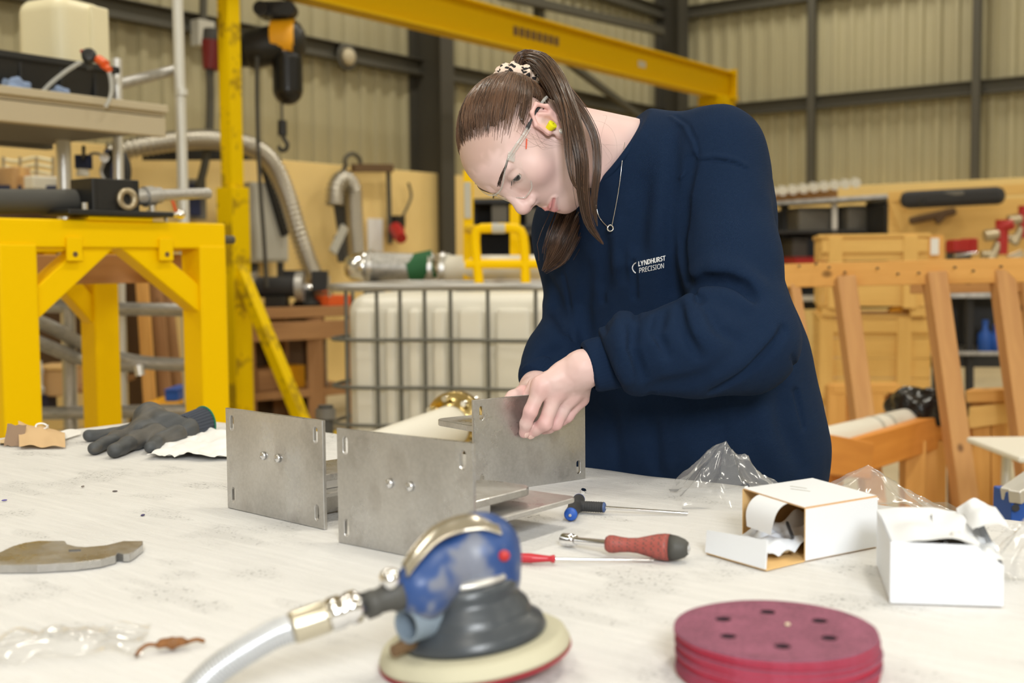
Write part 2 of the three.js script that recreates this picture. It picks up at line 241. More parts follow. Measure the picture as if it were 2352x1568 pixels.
// ------------------------------------------------------------------ the hall
const HALL_L = 19, HALL_W = 16.5, ROOF = 7, DADO = 2.0;
function cladding(L, H2) {                                           // trapezoid-ribbed sheet along x from 0 to L, its face towards +z
  const s = [[0, -0.16]], p = 0.2; s.push([L, -0.16]); const n = Math.round(L / p);
  for (let i = n - 1; i >= 0; i--) { const x = i * p; s.push([x + 0.2, 0], [x + 0.15, 0], [x + 0.13, 0.032], [x + 0.07, 0.032], [x + 0.05, 0]); }
  s.push([0, 0]);
  return boxUV(new THREE.ExtrudeGeometry(new THREE.Shape(s.map(([a, b]) => new THREE.Vector2(a, -b))), { depth: H2, bevelEnabled: false }).rotateX(-Math.PI / 2));
}
struct('floor', boxUV(new THREE.BoxGeometry(HALL_L + 0.4, 0.2, HALL_W + 0.4)), M.floor, room(-HALL_L / 2, -0.1, HALL_W / 2), HALL);
struct('ceiling', new THREE.BoxGeometry(HALL_L + 0.4, 0.2, HALL_W + 0.4), M.roof, room(-HALL_L / 2, ROOF + 0.1, HALL_W / 2), HALL);
struct('wall_back', cladding(HALL_L, ROOF), M.clad, room(-HALL_L, 0, 0), HALL);
struct('wall_right', cladding(HALL_W, ROOF), M.clad, room(0, 0, 0), HALL - Math.PI / 2);
struct('wall_left', cladding(HALL_W, ROOF), M.plainWall, room(-HALL_L, 0, HALL_W), HALL + Math.PI / 2);
struct('wall_front', cladding(HALL_L, ROOF), M.plainWall, room(0, 0, HALL_W), HALL + Math.PI);
const colU = uOf(onW(985, 300, 0.2));
struct('dado_back', box(HALL_L + colU - 0.02, DADO, 0.28, 0, 0, 0, 0.01), M.dado, room((colU - HALL_L) / 2, DADO / 2, 0.18), HALL);
struct('dado_back_far', box(-colU - 0.3, DADO, 0.28, 0, 0, 0, 0.01), M.dado, room(colU / 2 - 0.14, DADO / 2, 0.18), HALL);
struct('dado_right', box(HALL_W - 0.4, DADO, 0.28, 0, 0, 0, 0.01), M.dado, room(-0.18, DADO / 2, HALL_W / 2 + 0.15), HALL - Math.PI / 2);
const hCol = (hh, b, t) => iBeam(hh, b, t, ROOF).rotateZ(Math.PI / 2);   // stands along +y, its web along z after the turn below
function column(name, u, w, turn = HALL, hh = 0.4, b = 0.19) { struct(name, hCol(hh, b, 0.018).rotateY(Math.PI / 2), M.columnGrey, room(u, 0, w), turn); }
column('column_1', colU, 0.24); column('column_2', colU - 6, 0.24); column('column_3', -0.26, 0.24, HALL, 0.34, 0.24);
const girt = (L) => merge([box(L, 0.15, 0.06, 0, 0, 0, 0.01), box(L, 0.012, 0.1, 0, -0.07, 0.04, 0.004), box(L, 0.012, 0.1, 0, 0.07, 0.04, 0.004)]);
let trimN = 0; const trim = (g, p, turn) => struct('trim_' + (++trimN), g, M.frameGrey, p, turn);
for (const y of [3.02, 4.3, 5.6]) { trim(girt(HALL_L - 0.5), room(-HALL_L / 2, y, 0.075), HALL); trim(girt(HALL_W - 0.5), room(-0.075, y, HALL_W / 2), HALL - Math.PI / 2); }
for (const [px, py] of [[1866, 200], [2244, 200]]) { const w = wOf(onU(px, py, -0.14)); trim(box(0.09, ROOF - DADO, 0.09, 0, (ROOF + DADO) / 2, 0, 0.008), room(-0.16, 0, w), HALL); }
trim(bar(V(0, 0, 0), onW(1470, 268, 0.3).sub(onW(1300, 140, 0.3)), 0.07, 0.07), onW(1300, 140, 0.3), 0);      // wind bracing in the corner bay
trim(bar(V(0, 0, 0), onW(1520, 72, 0.3).sub(onW(1150, -12, 0.3)), 0.09, 0.09), onW(1150, -12, 0.3), 0);
trim(bar(V(0, 0, 0), V(0, 3.2, 0), 0.09, 0.09), onW(1238, 45, 0.22), HALL);

// ------------------------------------------------------------------ the hall's lamps (all above the frame)
for (const u of [-16.5, -11.5, -6.5, -1.9]) for (const w of [2.6, 8.2, 13.8]) {
  const t = thing('high_bay_light', 'long white high bay lamp hanging under the hall roof', 'lamp', room(u, 6.2, w), HALL, 'high bay lamps under the roof');
  part(t, 'housing', merge([box(1.5, 0.1, 0.6, 0, 0.07, 0), rod(V(-0.5, 0.1, 0), V(-0.5, 0.79, 0), 0.008), rod(V(0.5, 0.1, 0), V(0.5, 0.79, 0), 0.008)]), M.paleGrey);
  part(t, 'diffuser_lamp', box(1.4, 0.02, 0.5, 0, 0.01, 0), mat('lamp_diffuser', [0.9, 0.9, 0.9], 0.5, 0, { emissive: lin(...HALL_LIGHT), emissiveIntensity: 4 }));
  const l = new THREE.RectAreaLight(lin(...HALL_LIGHT), HALL_POWER, 1.4, 0.5); l.name = 'high_bay_glow'; l.rotation.x = -Math.PI / 2; l.position.y = -0.012; t.add(l);
}
{ // the photographer's soft lamp, behind and above the camera
  const from = V(0.4, 2.4, 2.0), to = V(0.1, 0.95, -1.7), t = thing('photo_softbox_lamp', 'square white softbox lamp on a stand behind the camera', 'lamp', from);
  t.lookAt(to);
  part(t, 'hood', merge([box(0.9, 0.03, 0.2, 0, 0.44, -0.1), box(0.9, 0.03, 0.2, 0, -0.44, -0.1), box(0.03, 0.9, 0.2, 0.44, 0, -0.1), box(0.03, 0.9, 0.2, -0.44, 0, -0.1), box(0.9, 0.9, 0.03, 0, 0, -0.2)]), M.black);
  part(t, 'diffuser_lamp', box(0.86, 0.86, 0.01, 0, 0, -0.01), mat('softbox_diffuser', [0.9, 0.9, 0.9], 0.6, 0, { emissive: lin(1, 1, 1), emissiveIntensity: 5 }));
  const l = new THREE.RectAreaLight(lin(0.93, 0.97, 1), FLASH_POWER, 0.84, 0.84); l.name = 'softbox_glow'; l.rotation.y = Math.PI; l.position.z = 0.01; t.add(l);
}
// ------------------------------------------------------------------ along the back wall
const at = (px, py, d) => P(px, py, d);
const pts = (d, ...a) => a.map(([x, y, dd]) => P(x, y, d + (dd ?? 0)));
const wpts = (w, ...a) => a.map(([x, y, dw]) => onW(x, y, w + (dw ?? 0)));
const world = (name, label, cat, group) => thing(name, label, cat, V(0, 0, 0), 0, group);   // parts given in the hall's coordinates, origin set by centred()
{ // gantry crane: post, beam, far leg
  const w = 1.83, t = world('gantry_crane', 'tall yellow portal crane with square post, I-beam overhead and raking brace', 'crane');
  const yb = 3.03, uL = uOf(onW(536, 500, w)), uR = uOf(onW(1664, 200, w));
  const X = new THREE.Matrix4().makeRotationY(HALL), put = (g, u, y, ww) => g.applyMatrix4(X).translate(...room(u, y, ww).toArray());
  part(t, 'beam', put(iBeam(0.29, 0.16, 0.014, uR - uL + 1.6), uL - 1.5, yb, w), M.beamYellow, 'ochre yellow I-beam');
  part(t, 'end_plate', put(box(0.02, 0.36, 0.2), uR + 0.1, yb, w), M.beamYellow);
  const base = room(uL, 0, w);
  part(t, 'upper_post', put(box(0.1, 2.9, 0.1, 0, 1.45, 0), uL, 0, w), M.craneYellow);
  const kneeTop = onW(520, 430, w).y;
  part(t, 'lower_post', put(box(0.145, kneeTop, 0.145, 0, kneeTop / 2, 0), uL, 0, w), M.craneYellow);
  const foot = onY(720, 1030, 0.02), knee = base.clone().setY(onW(552, 590, w).y);
  part(t, 'brace', bar(knee, foot, 0.075, 0.075), M.craneYellow, 'raking yellow brace');
  part(t, 'foot_beam', bar(base.clone().setY(0.07), foot.clone().setY(0.07).add(foot.clone().sub(base).setY(0).normalize().multiplyScalar(0.2)), 0.12, 0.12), M.craneYellow);
  part(t, 'far_post', put(box(0.13, 2.8, 0.13, 0, 1.4, 0), uR - 0.12, 0, w), M.beamYellow);
  part(t, 'bracket', put(merge([box(0.2, 0.16, 0.24, 0, -0.22, 0), box(0.06, 0.1, 0.3, -0.2, -0.19, 0), box(0.12, 0.03, 0.34, 0.04, -0.15, 0)]), uR - 0.1, yb, w), M.beamYellow);
  part(t, 'nameplate', put(merge([0, 1, 2, 3, 4, 5, 6, 7].map((i) => box(0.06, 0.075, 0.004, i * 0.085, 0, 0, 0.001))), uOf(onW(1182, 86, w)), yb + 0.01, w + 0.013), M.brown, 'row of dark faded letters');
  part(t, 'sticker', put(box(0.14, 0.06, 0.004), uOf(onW(1472, 152, w)), yb, w + 0.013), M.paleGrey, 'pale worn sticker');
  centred(t);
}
{ // chain hoist
  const d = 7.9, t = world('chain_hoist', 'black and yellow electric chain hoist hanging from the crane beam', 'hoist');
  const p = at(610, 88, d), q = at(668, 76, d);
  part(t, 'trolley', merge([box(0.2, 0.1, 0.16).translate(...at(636, 6, d).toArray()), ...[606, 652, 668].map((x) => rod(at(x, 8, d), at(x, 8, d).add(V(0, 0, 0.12)), 0.05)), rod(at(634, 10, d), at(640, 50, d), 0.03)]), M.black);
  part(t, 'motor_body', merge([along(lathe([[0.001, -0.02], [0.11, -0.02], [0.13, 0.01], [0.13, 0.1], [0.125, 0.24], [0.12, 0.25], [0.001, 0.25]], 28), p.clone().add(V(-0.12, -0.02, 0)), q), along(lathe([[0.001, -0.1], [0.06, -0.1], [0.1, -0.07], [0.115, 0], [0.001, 0]], 24), p.clone().add(V(-0.13, -0.02, 0)), q)]), M.black);
  part(t, 'label_band', along(lathe([[0.128, 0], [0.134, 0.005], [0.134, 0.155], [0.128, 0.16]], 28), at(626, 74, d), at(690, 71, d)), M.amber, 'amber yellow label band');
  part(t, 'end_cap', along(lathe([[0.13, 0], [0.12, 0.03], [0.07, 0.06], [0.001, 0.065]], 28), at(678, 76, d), at(700, 76, d)), M.black);
  part(t, 'chain_bag', move(new THREE.CapsuleGeometry(0.1, 0.2, 8, 24), ...at(660, 152, d).toArray()), M.blackShiny, 'black chain bag');
  part(t, 'chain', rod(at(647, 215, d), at(648, 265, d), 0.008), M.darkGrey);
  const hk = at(649, 312, d);
  part(t, 'hook', merge([rod(at(648, 258, d), at(648, 292, d), 0.03), tube([[0, 0.07], [0.012, 0.03], [0.03, 0], [0.02, -0.035], [-0.01, -0.04], [-0.03, -0.015]].map(([x, y]) => hk.clone().add(V(x, y, 0))), 0.014, 24, 8)]), M.black);
  centred(t); t.position.y -= 0.055;
}
solo('control_cable', 'thin dark control cable hanging down from the hoist beside the post', 'cable', tube(pts(7.8, [590, 130], [591, 250], [596, 400], [607, 560], [613, 660]), 0.014, 40), M.darkGrey);
{
  const t = world('wall_plug', 'dark red industrial plug hanging from grey conduit left of the yellow post', 'plug'), d = 8.6;
  part(t, 'plug_body', rod(at(490, 96, d), at(484, 160, d), 0.085, 0.055), M.darkRed);
  part(t, 'plug_cap', rod(at(493, 70, d), at(490, 100, d), 0.08), M.darkGrey); part(t, 'cable_gland', rod(at(482, 156, d), at(482, 174, d), 0.03), M.darkGrey);
  part(t, 'cable', tube(pts(d, [482, 170], [483, 230], [480, 310], [470, 380], [456, 432]), 0.03, 30), M.frameGrey);
  centred(t);
}
{
  const t = world('junction_box', 'small pale junction box with conduit high on the back wall', 'electrical box'), w = 0.2;
  part(t, 'box_body', box(0.16, 0.2, 0.1).rotateY(HALL).translate(...onW(466, 78, w).toArray()), M.paleGrey);
  part(t, 'conduit', rod(onW(466, 60, w), onW(468, -20, w), 0.03), M.frameGrey);
  centred(t);
}
{
  const t = world('wall_vent', 'round pale vent cap fixed on the dark wall rail', 'vent'), p = onW(797, 131, 0.16), n = WA;
  part(t, 'cap', along(lathe([[0.001, 0.06], [0.055, 0.055], [0.075, 0.03], [0.08, 0], [0.001, 0]], 24), p, p.clone().add(n)), M.aluPale);
  part(t, 'surround', along(lathe([[0.08, 0], [0.12, 0.01], [0.12, -0.02], [0.08, -0.02]], 24), p, p.clone().add(n)), M.frameGrey);
  centred(t);
}
{ // extraction ducts
  const t = world('extraction_duct', 'long silver flexible duct arching over and down behind the yellow post', 'duct');
  part(t, 'flexible_hose', bellows(wpts(0.75, [250, 352], [330, 334, 0.1], [420, 322, 0.15], [500, 322, 0.15], [570, 334, 0.2], [622, 372, 0.2], [656, 440, 0.2], [684, 530, 0.25], [708, 600, 0.3], [732, 655, 0.4]), 0.066, 0.009, 0.04), M.duct);
  part(t, 'support_rail', merge([bar(onW(330, 352, 0.6), onW(600, 352, 0.6), 0.05, 0.1), bar(onW(598, 348, 0.6), onW(655, 540, 0.6), 0.05, 0.06)]), M.black);
  part(t, 'nozzle', rod(onW(726, 640, 1.2), onW(742, 690, 1.2), 0.06, 0.09), M.brown);
  centred(t);
  const s = world('fume_extractor', 'looped silver extraction hose on a dark bracket by the column', 'duct');
  part(s, 'flexible_hose', bellows(wpts(0.6, [768, 470], [772, 430], [790, 412], [808, 432], [812, 480], [816, 540], [820, 605]), 0.075, 0.008, 0.035), M.duct);
  part(s, 'bracket', merge([bar(onW(776, 440, 0.5), onW(800, 600, 0.5), 0.08, 0.1), rod(onW(790, 400, 0.45), onW(790, 385, 0.4), 0.02), bar(onW(778, 540, 0.7), onW(788, 600, 0.7), 0.06, 0.08)]), M.darkGrey);
  part(s, 'light_panel', bar(onW(764, 580, 0.85), onW(792, 520, 0.85), 0.03, 0.07), M.paleGrey);
  centred(s);
}
{
  const t = world('electrical_cabinet', 'pale grey electrical cabinet on the cream wall behind the post', 'cabinet'), w = 0.45, a = onW(556, 418, w), b = onW(640, 600, w), L = Math.abs(uOf(b) - uOf(a)), c = room((uOf(a) + uOf(b)) / 2, (onW(598, 512, w).y), w);
  const hh = onW(598, 418, w).y - onW(598, 598, w).y;
  part(t, 'case', box(L, hh, 0.22).rotateY(HALL).translate(...c.toArray()), M.paleGrey);
  part(t, 'door', box(L * 0.93, hh * 0.94, 0.02).rotateY(HALL).translate(...c.clone().addScaledVector(WA, 0.12).toArray()), M.paleGrey);
  part(t, 'cable_drop', merge([bar(onW(582, 604, w), onW(580, 700, w), 0.05, 0.08), bar(onW(640, 440, w), onW(646, 690, w), 0.05, 0.05)]), M.darkGrey);
  centred(t);
}
{
  const t = world('switch_box', 'small blue-grey switch box on the cream wall behind the pole', 'electrical box'), w = 0.4;
  part(t, 'case', box(0.14, 0.3, 0.1).rotateY(HALL).translate(...onW(447, 458, w).toArray()), M.midGrey);
  part(t, 'front', box(0.1, 0.24, 0.02).rotateY(HALL).translate(...onW(447, 458, w + 0.06).toArray()), M.navyPaint);
  centred(t);
}
{
  const t = world('wall_socket', 'red industrial socket with grey cable on the cream wall', 'socket'), w = 0.4;
  part(t, 'socket', merge([rod(onW(908, 524, w + 0.05), onW(922, 548, w + 0.2), 0.06, 0.05), box(0.1, 0.16, 0.08).rotateY(HALL).translate(...onW(914, 530, w).toArray())]), M.red);
  part(t, 'socket_lid', box(0.11, 0.1, 0.1).rotateY(HALL).translate(...onW(912, 508, w + 0.03).toArray()), M.black);
  part(t, 'conduit', rod(onW(892, 394, w), onW(896, 560, w), 0.022), M.frameGrey);
  part(t, 'cable', tube(wpts(w, [938, 420], [944, 450], [928, 490], [916, 510]), 0.012, 24), M.frameGrey);
  centred(t);
}
{
  const t = world('wall_bracket', 'brown iron wall bracket with hanging loop above the cream wall', 'bracket'), w = 0.42;
  part(t, 'arm', bar(onW(810, 386, w), onW(900, 386, w), 0.05, 0.07), M.brown);
  part(t, 'loop', tube(wpts(w, [796, 386], [792, 366], [808, 353], [824, 362], [830, 382]), 0.018, 24), M.frameGrey);
  centred(t);
}
solo('paper_notice', 'white paper notice pinned on the cream wall by the socket', 'notice', box(0.2, 0.3, 0.004).rotateY(HALL), M.paper, onW(862, 540, 0.335));
{ // wooden workbench with clutter
  const d = 7.6, t = world('workbench', 'old wooden workbench with thick top and lower shelf behind the crane post', 'workbench');
  const A = P(560, 722, d), B = P(830, 718, d + 0.5), dir = B.clone().sub(A).normalize(), back = V(dir.z, 0, -dir.x).setY(0).normalize().multiplyScalar(0.65);
  if (back.z > 0) back.multiplyScalar(-1);
  const yT = 0.82, a = A.clone().setY(yT), b = B.clone().setY(yT), c = back.clone().multiplyScalar(0.5);
  part(t, 'top', bar(a.clone().add(c), b.clone().add(c), 0.65, 0.07), M.oldwood);
  part(t, 'lower_shelf', bar(a.clone().add(c).setY(0.28), b.clone().add(c).setY(0.28), 0.6, 0.05), M.oldwood);
  for (const k of [0.04, 0.62, 0.96]) for (const s of [0.08, 0.92]) { const p = a.clone().lerp(b, k).addScaledVector(back, s); part(t, 'leg', bar(p.clone().setY(0), p.clone().setY(yT - 0.04), 0.1, 0.1), M.oldwood); }
  part(t, 'back_panel', bar(a.clone().add(back).setY(0.42), b.clone().add(back).setY(0.42), 0.03, 0.75), M.brown);
  part(t, 'front_rail', bar(a.clone().setY(0.7), b.clone().setY(0.7), 0.04, 0.12), M.oldwood);
  centred(t);
  const on = (k, s) => a.clone().lerp(b, k).addScaledVector(back, s).setY(yT + 0.036);
  const v = thing('bench_vice', 'black bench vice with steel slide on the wooden workbench', 'vice', on(0.62, 0.25));
  part(v, 'base', lathe([[0.001, 0], [0.09, 0], [0.1, 0.02], [0.06, 0.05], [0.05, 0.1], [0.001, 0.1]], 20), M.black);
  part(v, 'jaw', merge([box(0.14, 0.12, 0.1, -0.08, 0.18, 0), box(0.1, 0.13, 0.1, 0.09, 0.17, 0)]), M.rubber);
  part(v, 'slide', merge([rod(V(-0.16, 0.12, 0), V(0.16, 0.12, 0), 0.03), rod(V(0.16, 0.06, 0.06), V(0.16, 0.2, 0.06), 0.01)]), M.chrome, 'bright steel slide');
  const g = thing('bench_grinder', 'dark bench grinder with steel guard on the wooden workbench', 'grinder', on(0.38, 0.3));
  part(g, 'motor', rod(V(-0.12, 0.13, 0), V(0.12, 0.13, 0), 0.07), M.rubber); part(g, 'foot', box(0.14, 0.07, 0.14, 0, 0.035, 0), M.black);
  for (const s of [-1, 1]) part(g, 'wheel_guard', rod(V(s * 0.13, 0.13, 0), V(s * 0.18, 0.13, 0), 0.1), M.galv);
  const rb = thing('parts_tray', 'orange red plastic parts tray on the end of the workbench', 'tray', on(0.83, 0.2), HALL);
  part(rb, 'tray', merge([box(0.22, 0.012, 0.15, 0, 0.006, 0), box(0.22, 0.065, 0.012, 0, 0.035, 0.07), box(0.22, 0.065, 0.012, 0, 0.035, -0.07), box(0.012, 0.065, 0.15, 0.105, 0.035, 0), box(0.012, 0.065, 0.15, -0.105, 0.035, 0)]), M.orange);
  const oc = thing('oil_can', 'brown oil can with thin spout on the wooden workbench', 'can', on(0.13, 0.3));
  part(oc, 'can_body', lathe([[0.001, 0], [0.07, 0], [0.072, 0.1], [0.05, 0.13], [0.015, 0.16], [0.001, 0.16]], 20), M.oldwood); part(oc, 'spout', rod(V(0, 0.15, 0), V(0.07, 0.24, 0), 0.012, 0.005), M.galv);
  // under the bench
  const sh = (k, s, y) => a.clone().lerp(b, k).addScaledVector(back, s).setY(y);
  solo('storage_box', 'amber plastic storage box on the lower bench shelf', 'box', merge([box(0.16, 0.012, 0.2, 0, 0.006, 0), box(0.16, 0.15, 0.012, 0, 0.075, 0.095), box(0.16, 0.15, 0.012, 0, 0.075, -0.095), box(0.012, 0.15, 0.2, 0.075, 0.075, 0), box(0.012, 0.15, 0.2, -0.075, 0.075, 0)]), M.amber, sh(0.48, 0.4, 0.306), HALL);
  solo('steel_angle', 'grey steel angle bar standing on the lower bench shelf', 'steel bar', merge([box(0.05, 0.36, 0.006, 0, 0.18, 0), box(0.006, 0.36, 0.05, -0.025, 0.18, 0.025)]), M.galv, sh(0.76, 0.25, 0.306), HALL);
  solo('wooden_offcut', 'brown timber offcut block on the lower bench shelf', 'timber', box(0.3, 0.14, 0.2, 0, 0.07, 0), M.oldwood, sh(0.3, 0.4, 0.306), HALL);
}
{ // IBC tank
  const t = world('liquid_tank', 'white bulk liquid tank inside a grey tubular cage on a pallet', 'tank'), d0 = 5.25;
  const A = P(792, 800, d0 + 0.05), B = P(1262, 800, d0 - 0.16), dx = B.clone().sub(A).setY(0), L = dx.length(); dx.normalize();
  const back = V(dx.z, 0, -dx.x), D = 1.0; if (back.z > 0) back.multiplyScalar(-1);
  const o = A.clone().setY(0), pt = (x, y, z) => o.clone().addScaledVector(dx, x).addScaledVector(back, z).setY(y), yTop = P(1000, 658, d0).y, y0 = 0.17;
  const rows = [yTop, P(960, 778, d0).y, P(960, 887, d0).y, P(960, 974, d0).y, 0.22], cols = [803, 873, 926, 982, 1041, 1126, 1235].map((x) => { const r = ray(x, 800), n = V(-dx.z, 0, dx.x), k = o.clone().sub(camera.position).dot(n) / r.dot(n); return r.multiplyScalar(k).add(camera.position).sub(o).dot(dx); });
  // bottle: rounded box with vertical flutes
  const Q = new RoundedBoxGeometry(L + 0.02, yTop - y0 - 0.03, D - 0.04, 6, 0.09), nb = Q.attributes.position;
  const m4 = new THREE.Matrix4().makeBasis(dx, UPV, back.clone().negate()); m4.setPosition(pt(L / 2, (yTop - 0.03 + y0) / 2, D / 2));
  const bottle = merge([Q.applyMatrix4(m4), ...cols.slice(0, -1).map((c, i) => { const wd = cols[i + 1] - c - 0.05, g = new RoundedBoxGeometry(wd, yTop - y0 - 0.13, 0.05, 3, 0.022); g.applyMatrix4(new THREE.Matrix4().makeBasis(dx, UPV, back.clone().negate())); return g.translate(...pt(c + wd / 2 + 0.025, (yTop + y0) / 2 - 0.03, 0.004).toArray()); })]);
  part(t, 'bottle', bottle, M.ibc);
  part(t, 'fill_cap', cyl(0.09, 0.09, 0.03, ...pt(L * 0.5, yTop - 0.04, D / 2).toArray()), M.black);
  for (const x of cols) part(t, 'cage_upright', rod(pt(x, y0, -0.035), pt(x, yTop, -0.035), 0.0085, 0.0085, 8), M.cage);
  for (const [i, y] of rows.entries()) { const r = i ? 0.0085 : 0.017; part(t, 'cage_hoop', tube([pt(-0.035, y, -0.035), pt(L / 2, y, -0.04), pt(L + 0.035, y, -0.035), pt(L + 0.04, y, D / 2), pt(L + 0.035, y, D + 0.035), pt(L / 2, y, D + 0.04), pt(-0.035, y, D + 0.035), pt(-0.04, y, D / 2)], r, 80, 8, true), i ? M.cage : M.galv); }
  for (const z of [0.2, 0.4, 0.6, 0.8]) for (const x of [-0.035, L + 0.035]) part(t, 'cage_upright', rod(pt(x, y0, z), pt(x, yTop, z), 0.0085, 0.0085, 8), M.cage);
  part(t, 'pallet', merge([bar(pt(-0.04, 0.15, D / 2), pt(L + 0.04, 0.15, D / 2), D + 0.06, 0.035), ...[0.06, 0.5, 0.94].map((k) => bar(pt(L * k, 0.065, -0.02), pt(L * k, 0.065, D + 0.02), 0.12, 0.13))]), M.black);
  centred(t);
}
{ // pipe spool lying behind the tank
  const t = world('steel_pipe_spool', 'thick steel pipe with bolted flanges lying behind the white tank', 'pipe'), d = 6.7;
  const a = P(800, 612, d), b = P(1000, 618, d), ax = (k) => a.clone().lerp(b, k);
  part(t, 'pipe', rod(ax(0.2), ax(0.98), 0.085, 0.085, 28), M.galv);
  part(t, 'dished_end', along(lathe([[0.001, -0.02], [0.05, -0.015], [0.075, 0.02], [0.085, 0.08], [0.08, 0.13], [0.001, 0.13]], 28), ax(0.0), b), M.chrome);
  for (const k of [0.24, 0.92, 1.06]) part(t, 'flange', rod(ax(k), ax(k + 0.045), 0.1, 0.1, 28), M.brightSteel);
  part(t, 'bolts', merge([0.9, 1.04].flatMap((k) => Array.from({ length: 8 }, (_, i) => { const q = i / 8 * 6.283, o = V(0, 0.075 * Math.sin(q), 0.075 * Math.cos(q)); return rod(ax(k - 0.05).add(o), ax(k + 0.12).add(o), 0.011, 0.011, 6); }))), M.brownSteel);
  part(t, 'coupling', rod(ax(0.78), ax(1.0), 0.06, 0.06, 24), M.brownSteel);
  centred(t);
  solo('lifting_strap', 'green webbing strap wrapped round the steel pipe', 'strap', along(new THREE.CylinderGeometry(0.09, 0.09, 0.15, 28, 3, true).translate(0, 0.075, 0), P(938, 622, d), P(985, 612, d)), M.green);
  const w = world('white_pipe', 'long white pipe continuing behind the yellow steps', 'pipe');
  part(w, 'pipe', rod(P(1018, 617, d), P(1300, 617, d - 0.3), 0.075, 0.075, 28), M.white);
  part(w, 'collar', rod(P(1016, 617, d), P(1034, 617, d), 0.085, 0.085, 28), M.paleGrey);
  centred(w);
  for (const [x, k] of [[860, 0], [1150, 1]]) { const p = P(x, 640, d); const s = thing('trestle', k ? 'grey steel trestle carrying the white pipe' : 'grey steel trestle carrying the steel pipe', 'trestle', p.clone().setY(0)); part(s, 'crossbar', bar(V(0, p.y - 0.05, -0.3), V(0, p.y - 0.05, 0.3), 0.05, 0.05), M.frameGrey); for (const z of [-0.28, 0.28]) part(s, 'leg', bar(V(0, 0, z * 1.2), V(0, p.y - 0.05, z), 0.05, 0.05), M.frameGrey); }
}
{ // yellow safety steps
  const t = world('safety_steps', 'yellow tubular safety steps with handrails behind the white tank', 'steps'), d = 6.1;
  part(t, 'rear_post', bar(P(1076, 1000, d + 0.5), P(1076, 392, d + 0.5), 0.055, 0.055), M.yellow);
  part(t, 'rear_post', bar(P(1184, 1000, d + 0.5), P(1182, 470, d + 0.5), 0.06, 0.055), M.yellow);
  const r = (a, b) => rod(a, b, 0.024, 0.024, 12);
  part(t, 'front_frame', merge([tube([P(1108, 1000, d), P(1104, 700, d), P(1092, 545, d), P(1096, 527, d), P(1120, 524, d), P(1178, 524, d), P(1196, 530, d), P(1203, 556, d), P(1208, 700, d), P(1210, 1000, d)], 0.025, 80, 10)]), M.yellow);
  part(t, 'rail', merge([r(P(1068, 606, d), P(1250, 606, d)), r(P(1076, 527, d + 0.4), P(1098, 527, d))]), M.yellow);
  part(t, 'grip_tape', rod(P(1130, 524, d), P(1160, 524, d), 0.027, 0.027, 12), M.paleGrey, 'grey worn grip tape');
  part(t, 'warning_label', box(0.04, 0.2, 0.006).translate(...P(1074, 460, d + 0.46).toArray()), M.paleGrey, 'tall pale warning label');
  for (const y of [0.3, 0.6, 0.86]) part(t, 'tread', bar(P(1100, 610, d + 0.2).setY(y), P(1206, 610, d + 0.2).setY(y), 0.3, 0.03), M.yellow);
  centred(t);
}
{ // dark lockers far behind the steps
  const t = world('storage_rack', 'dark storage rack with grey bins seen behind the yellow steps', 'rack'), d = 9.6;
  const A = P(1060, 470, d), B = P(1262, 470, d + 0.4);
  part(t, 'frame', merge([bar(P(1086, 1000, d + 0.3).setY(0), P(1086, 464, d + 0.3), 0.05, 0.05), bar(P(1262, 1000, d + 0.3).setY(0), P(1262, 464, d + 0.3), 0.05, 0.05), bar(P(1086, 466, d + 0.3), P(1262, 464, d + 0.3), 0.6, 0.04), bar(P(1086, 524, d + 0.3), P(1262, 522, d + 0.3), 0.6, 0.03), bar(P(1086, 592, d + 0.3), P(1262, 592, d + 0.3), 0.6, 0.03)]), M.black);
  part(t, 'back_sheet', bar(P(1086, 530, d + 0.62), P(1262, 530, d + 0.62), 0.01, 0.5), M.rubber);
  for (const [x0, x1, y0, y1] of [[1130, 1166, 472, 514], [1208, 1244, 480, 540]]) part(t, 'bin', bar(P(x0, (y0 + y1) / 2, d + 0.2), P(x1, (y0 + y1) / 2, d + 0.2), 0.3, (y1 - y0) / F * d), M.midGrey);
  centred(t);
}
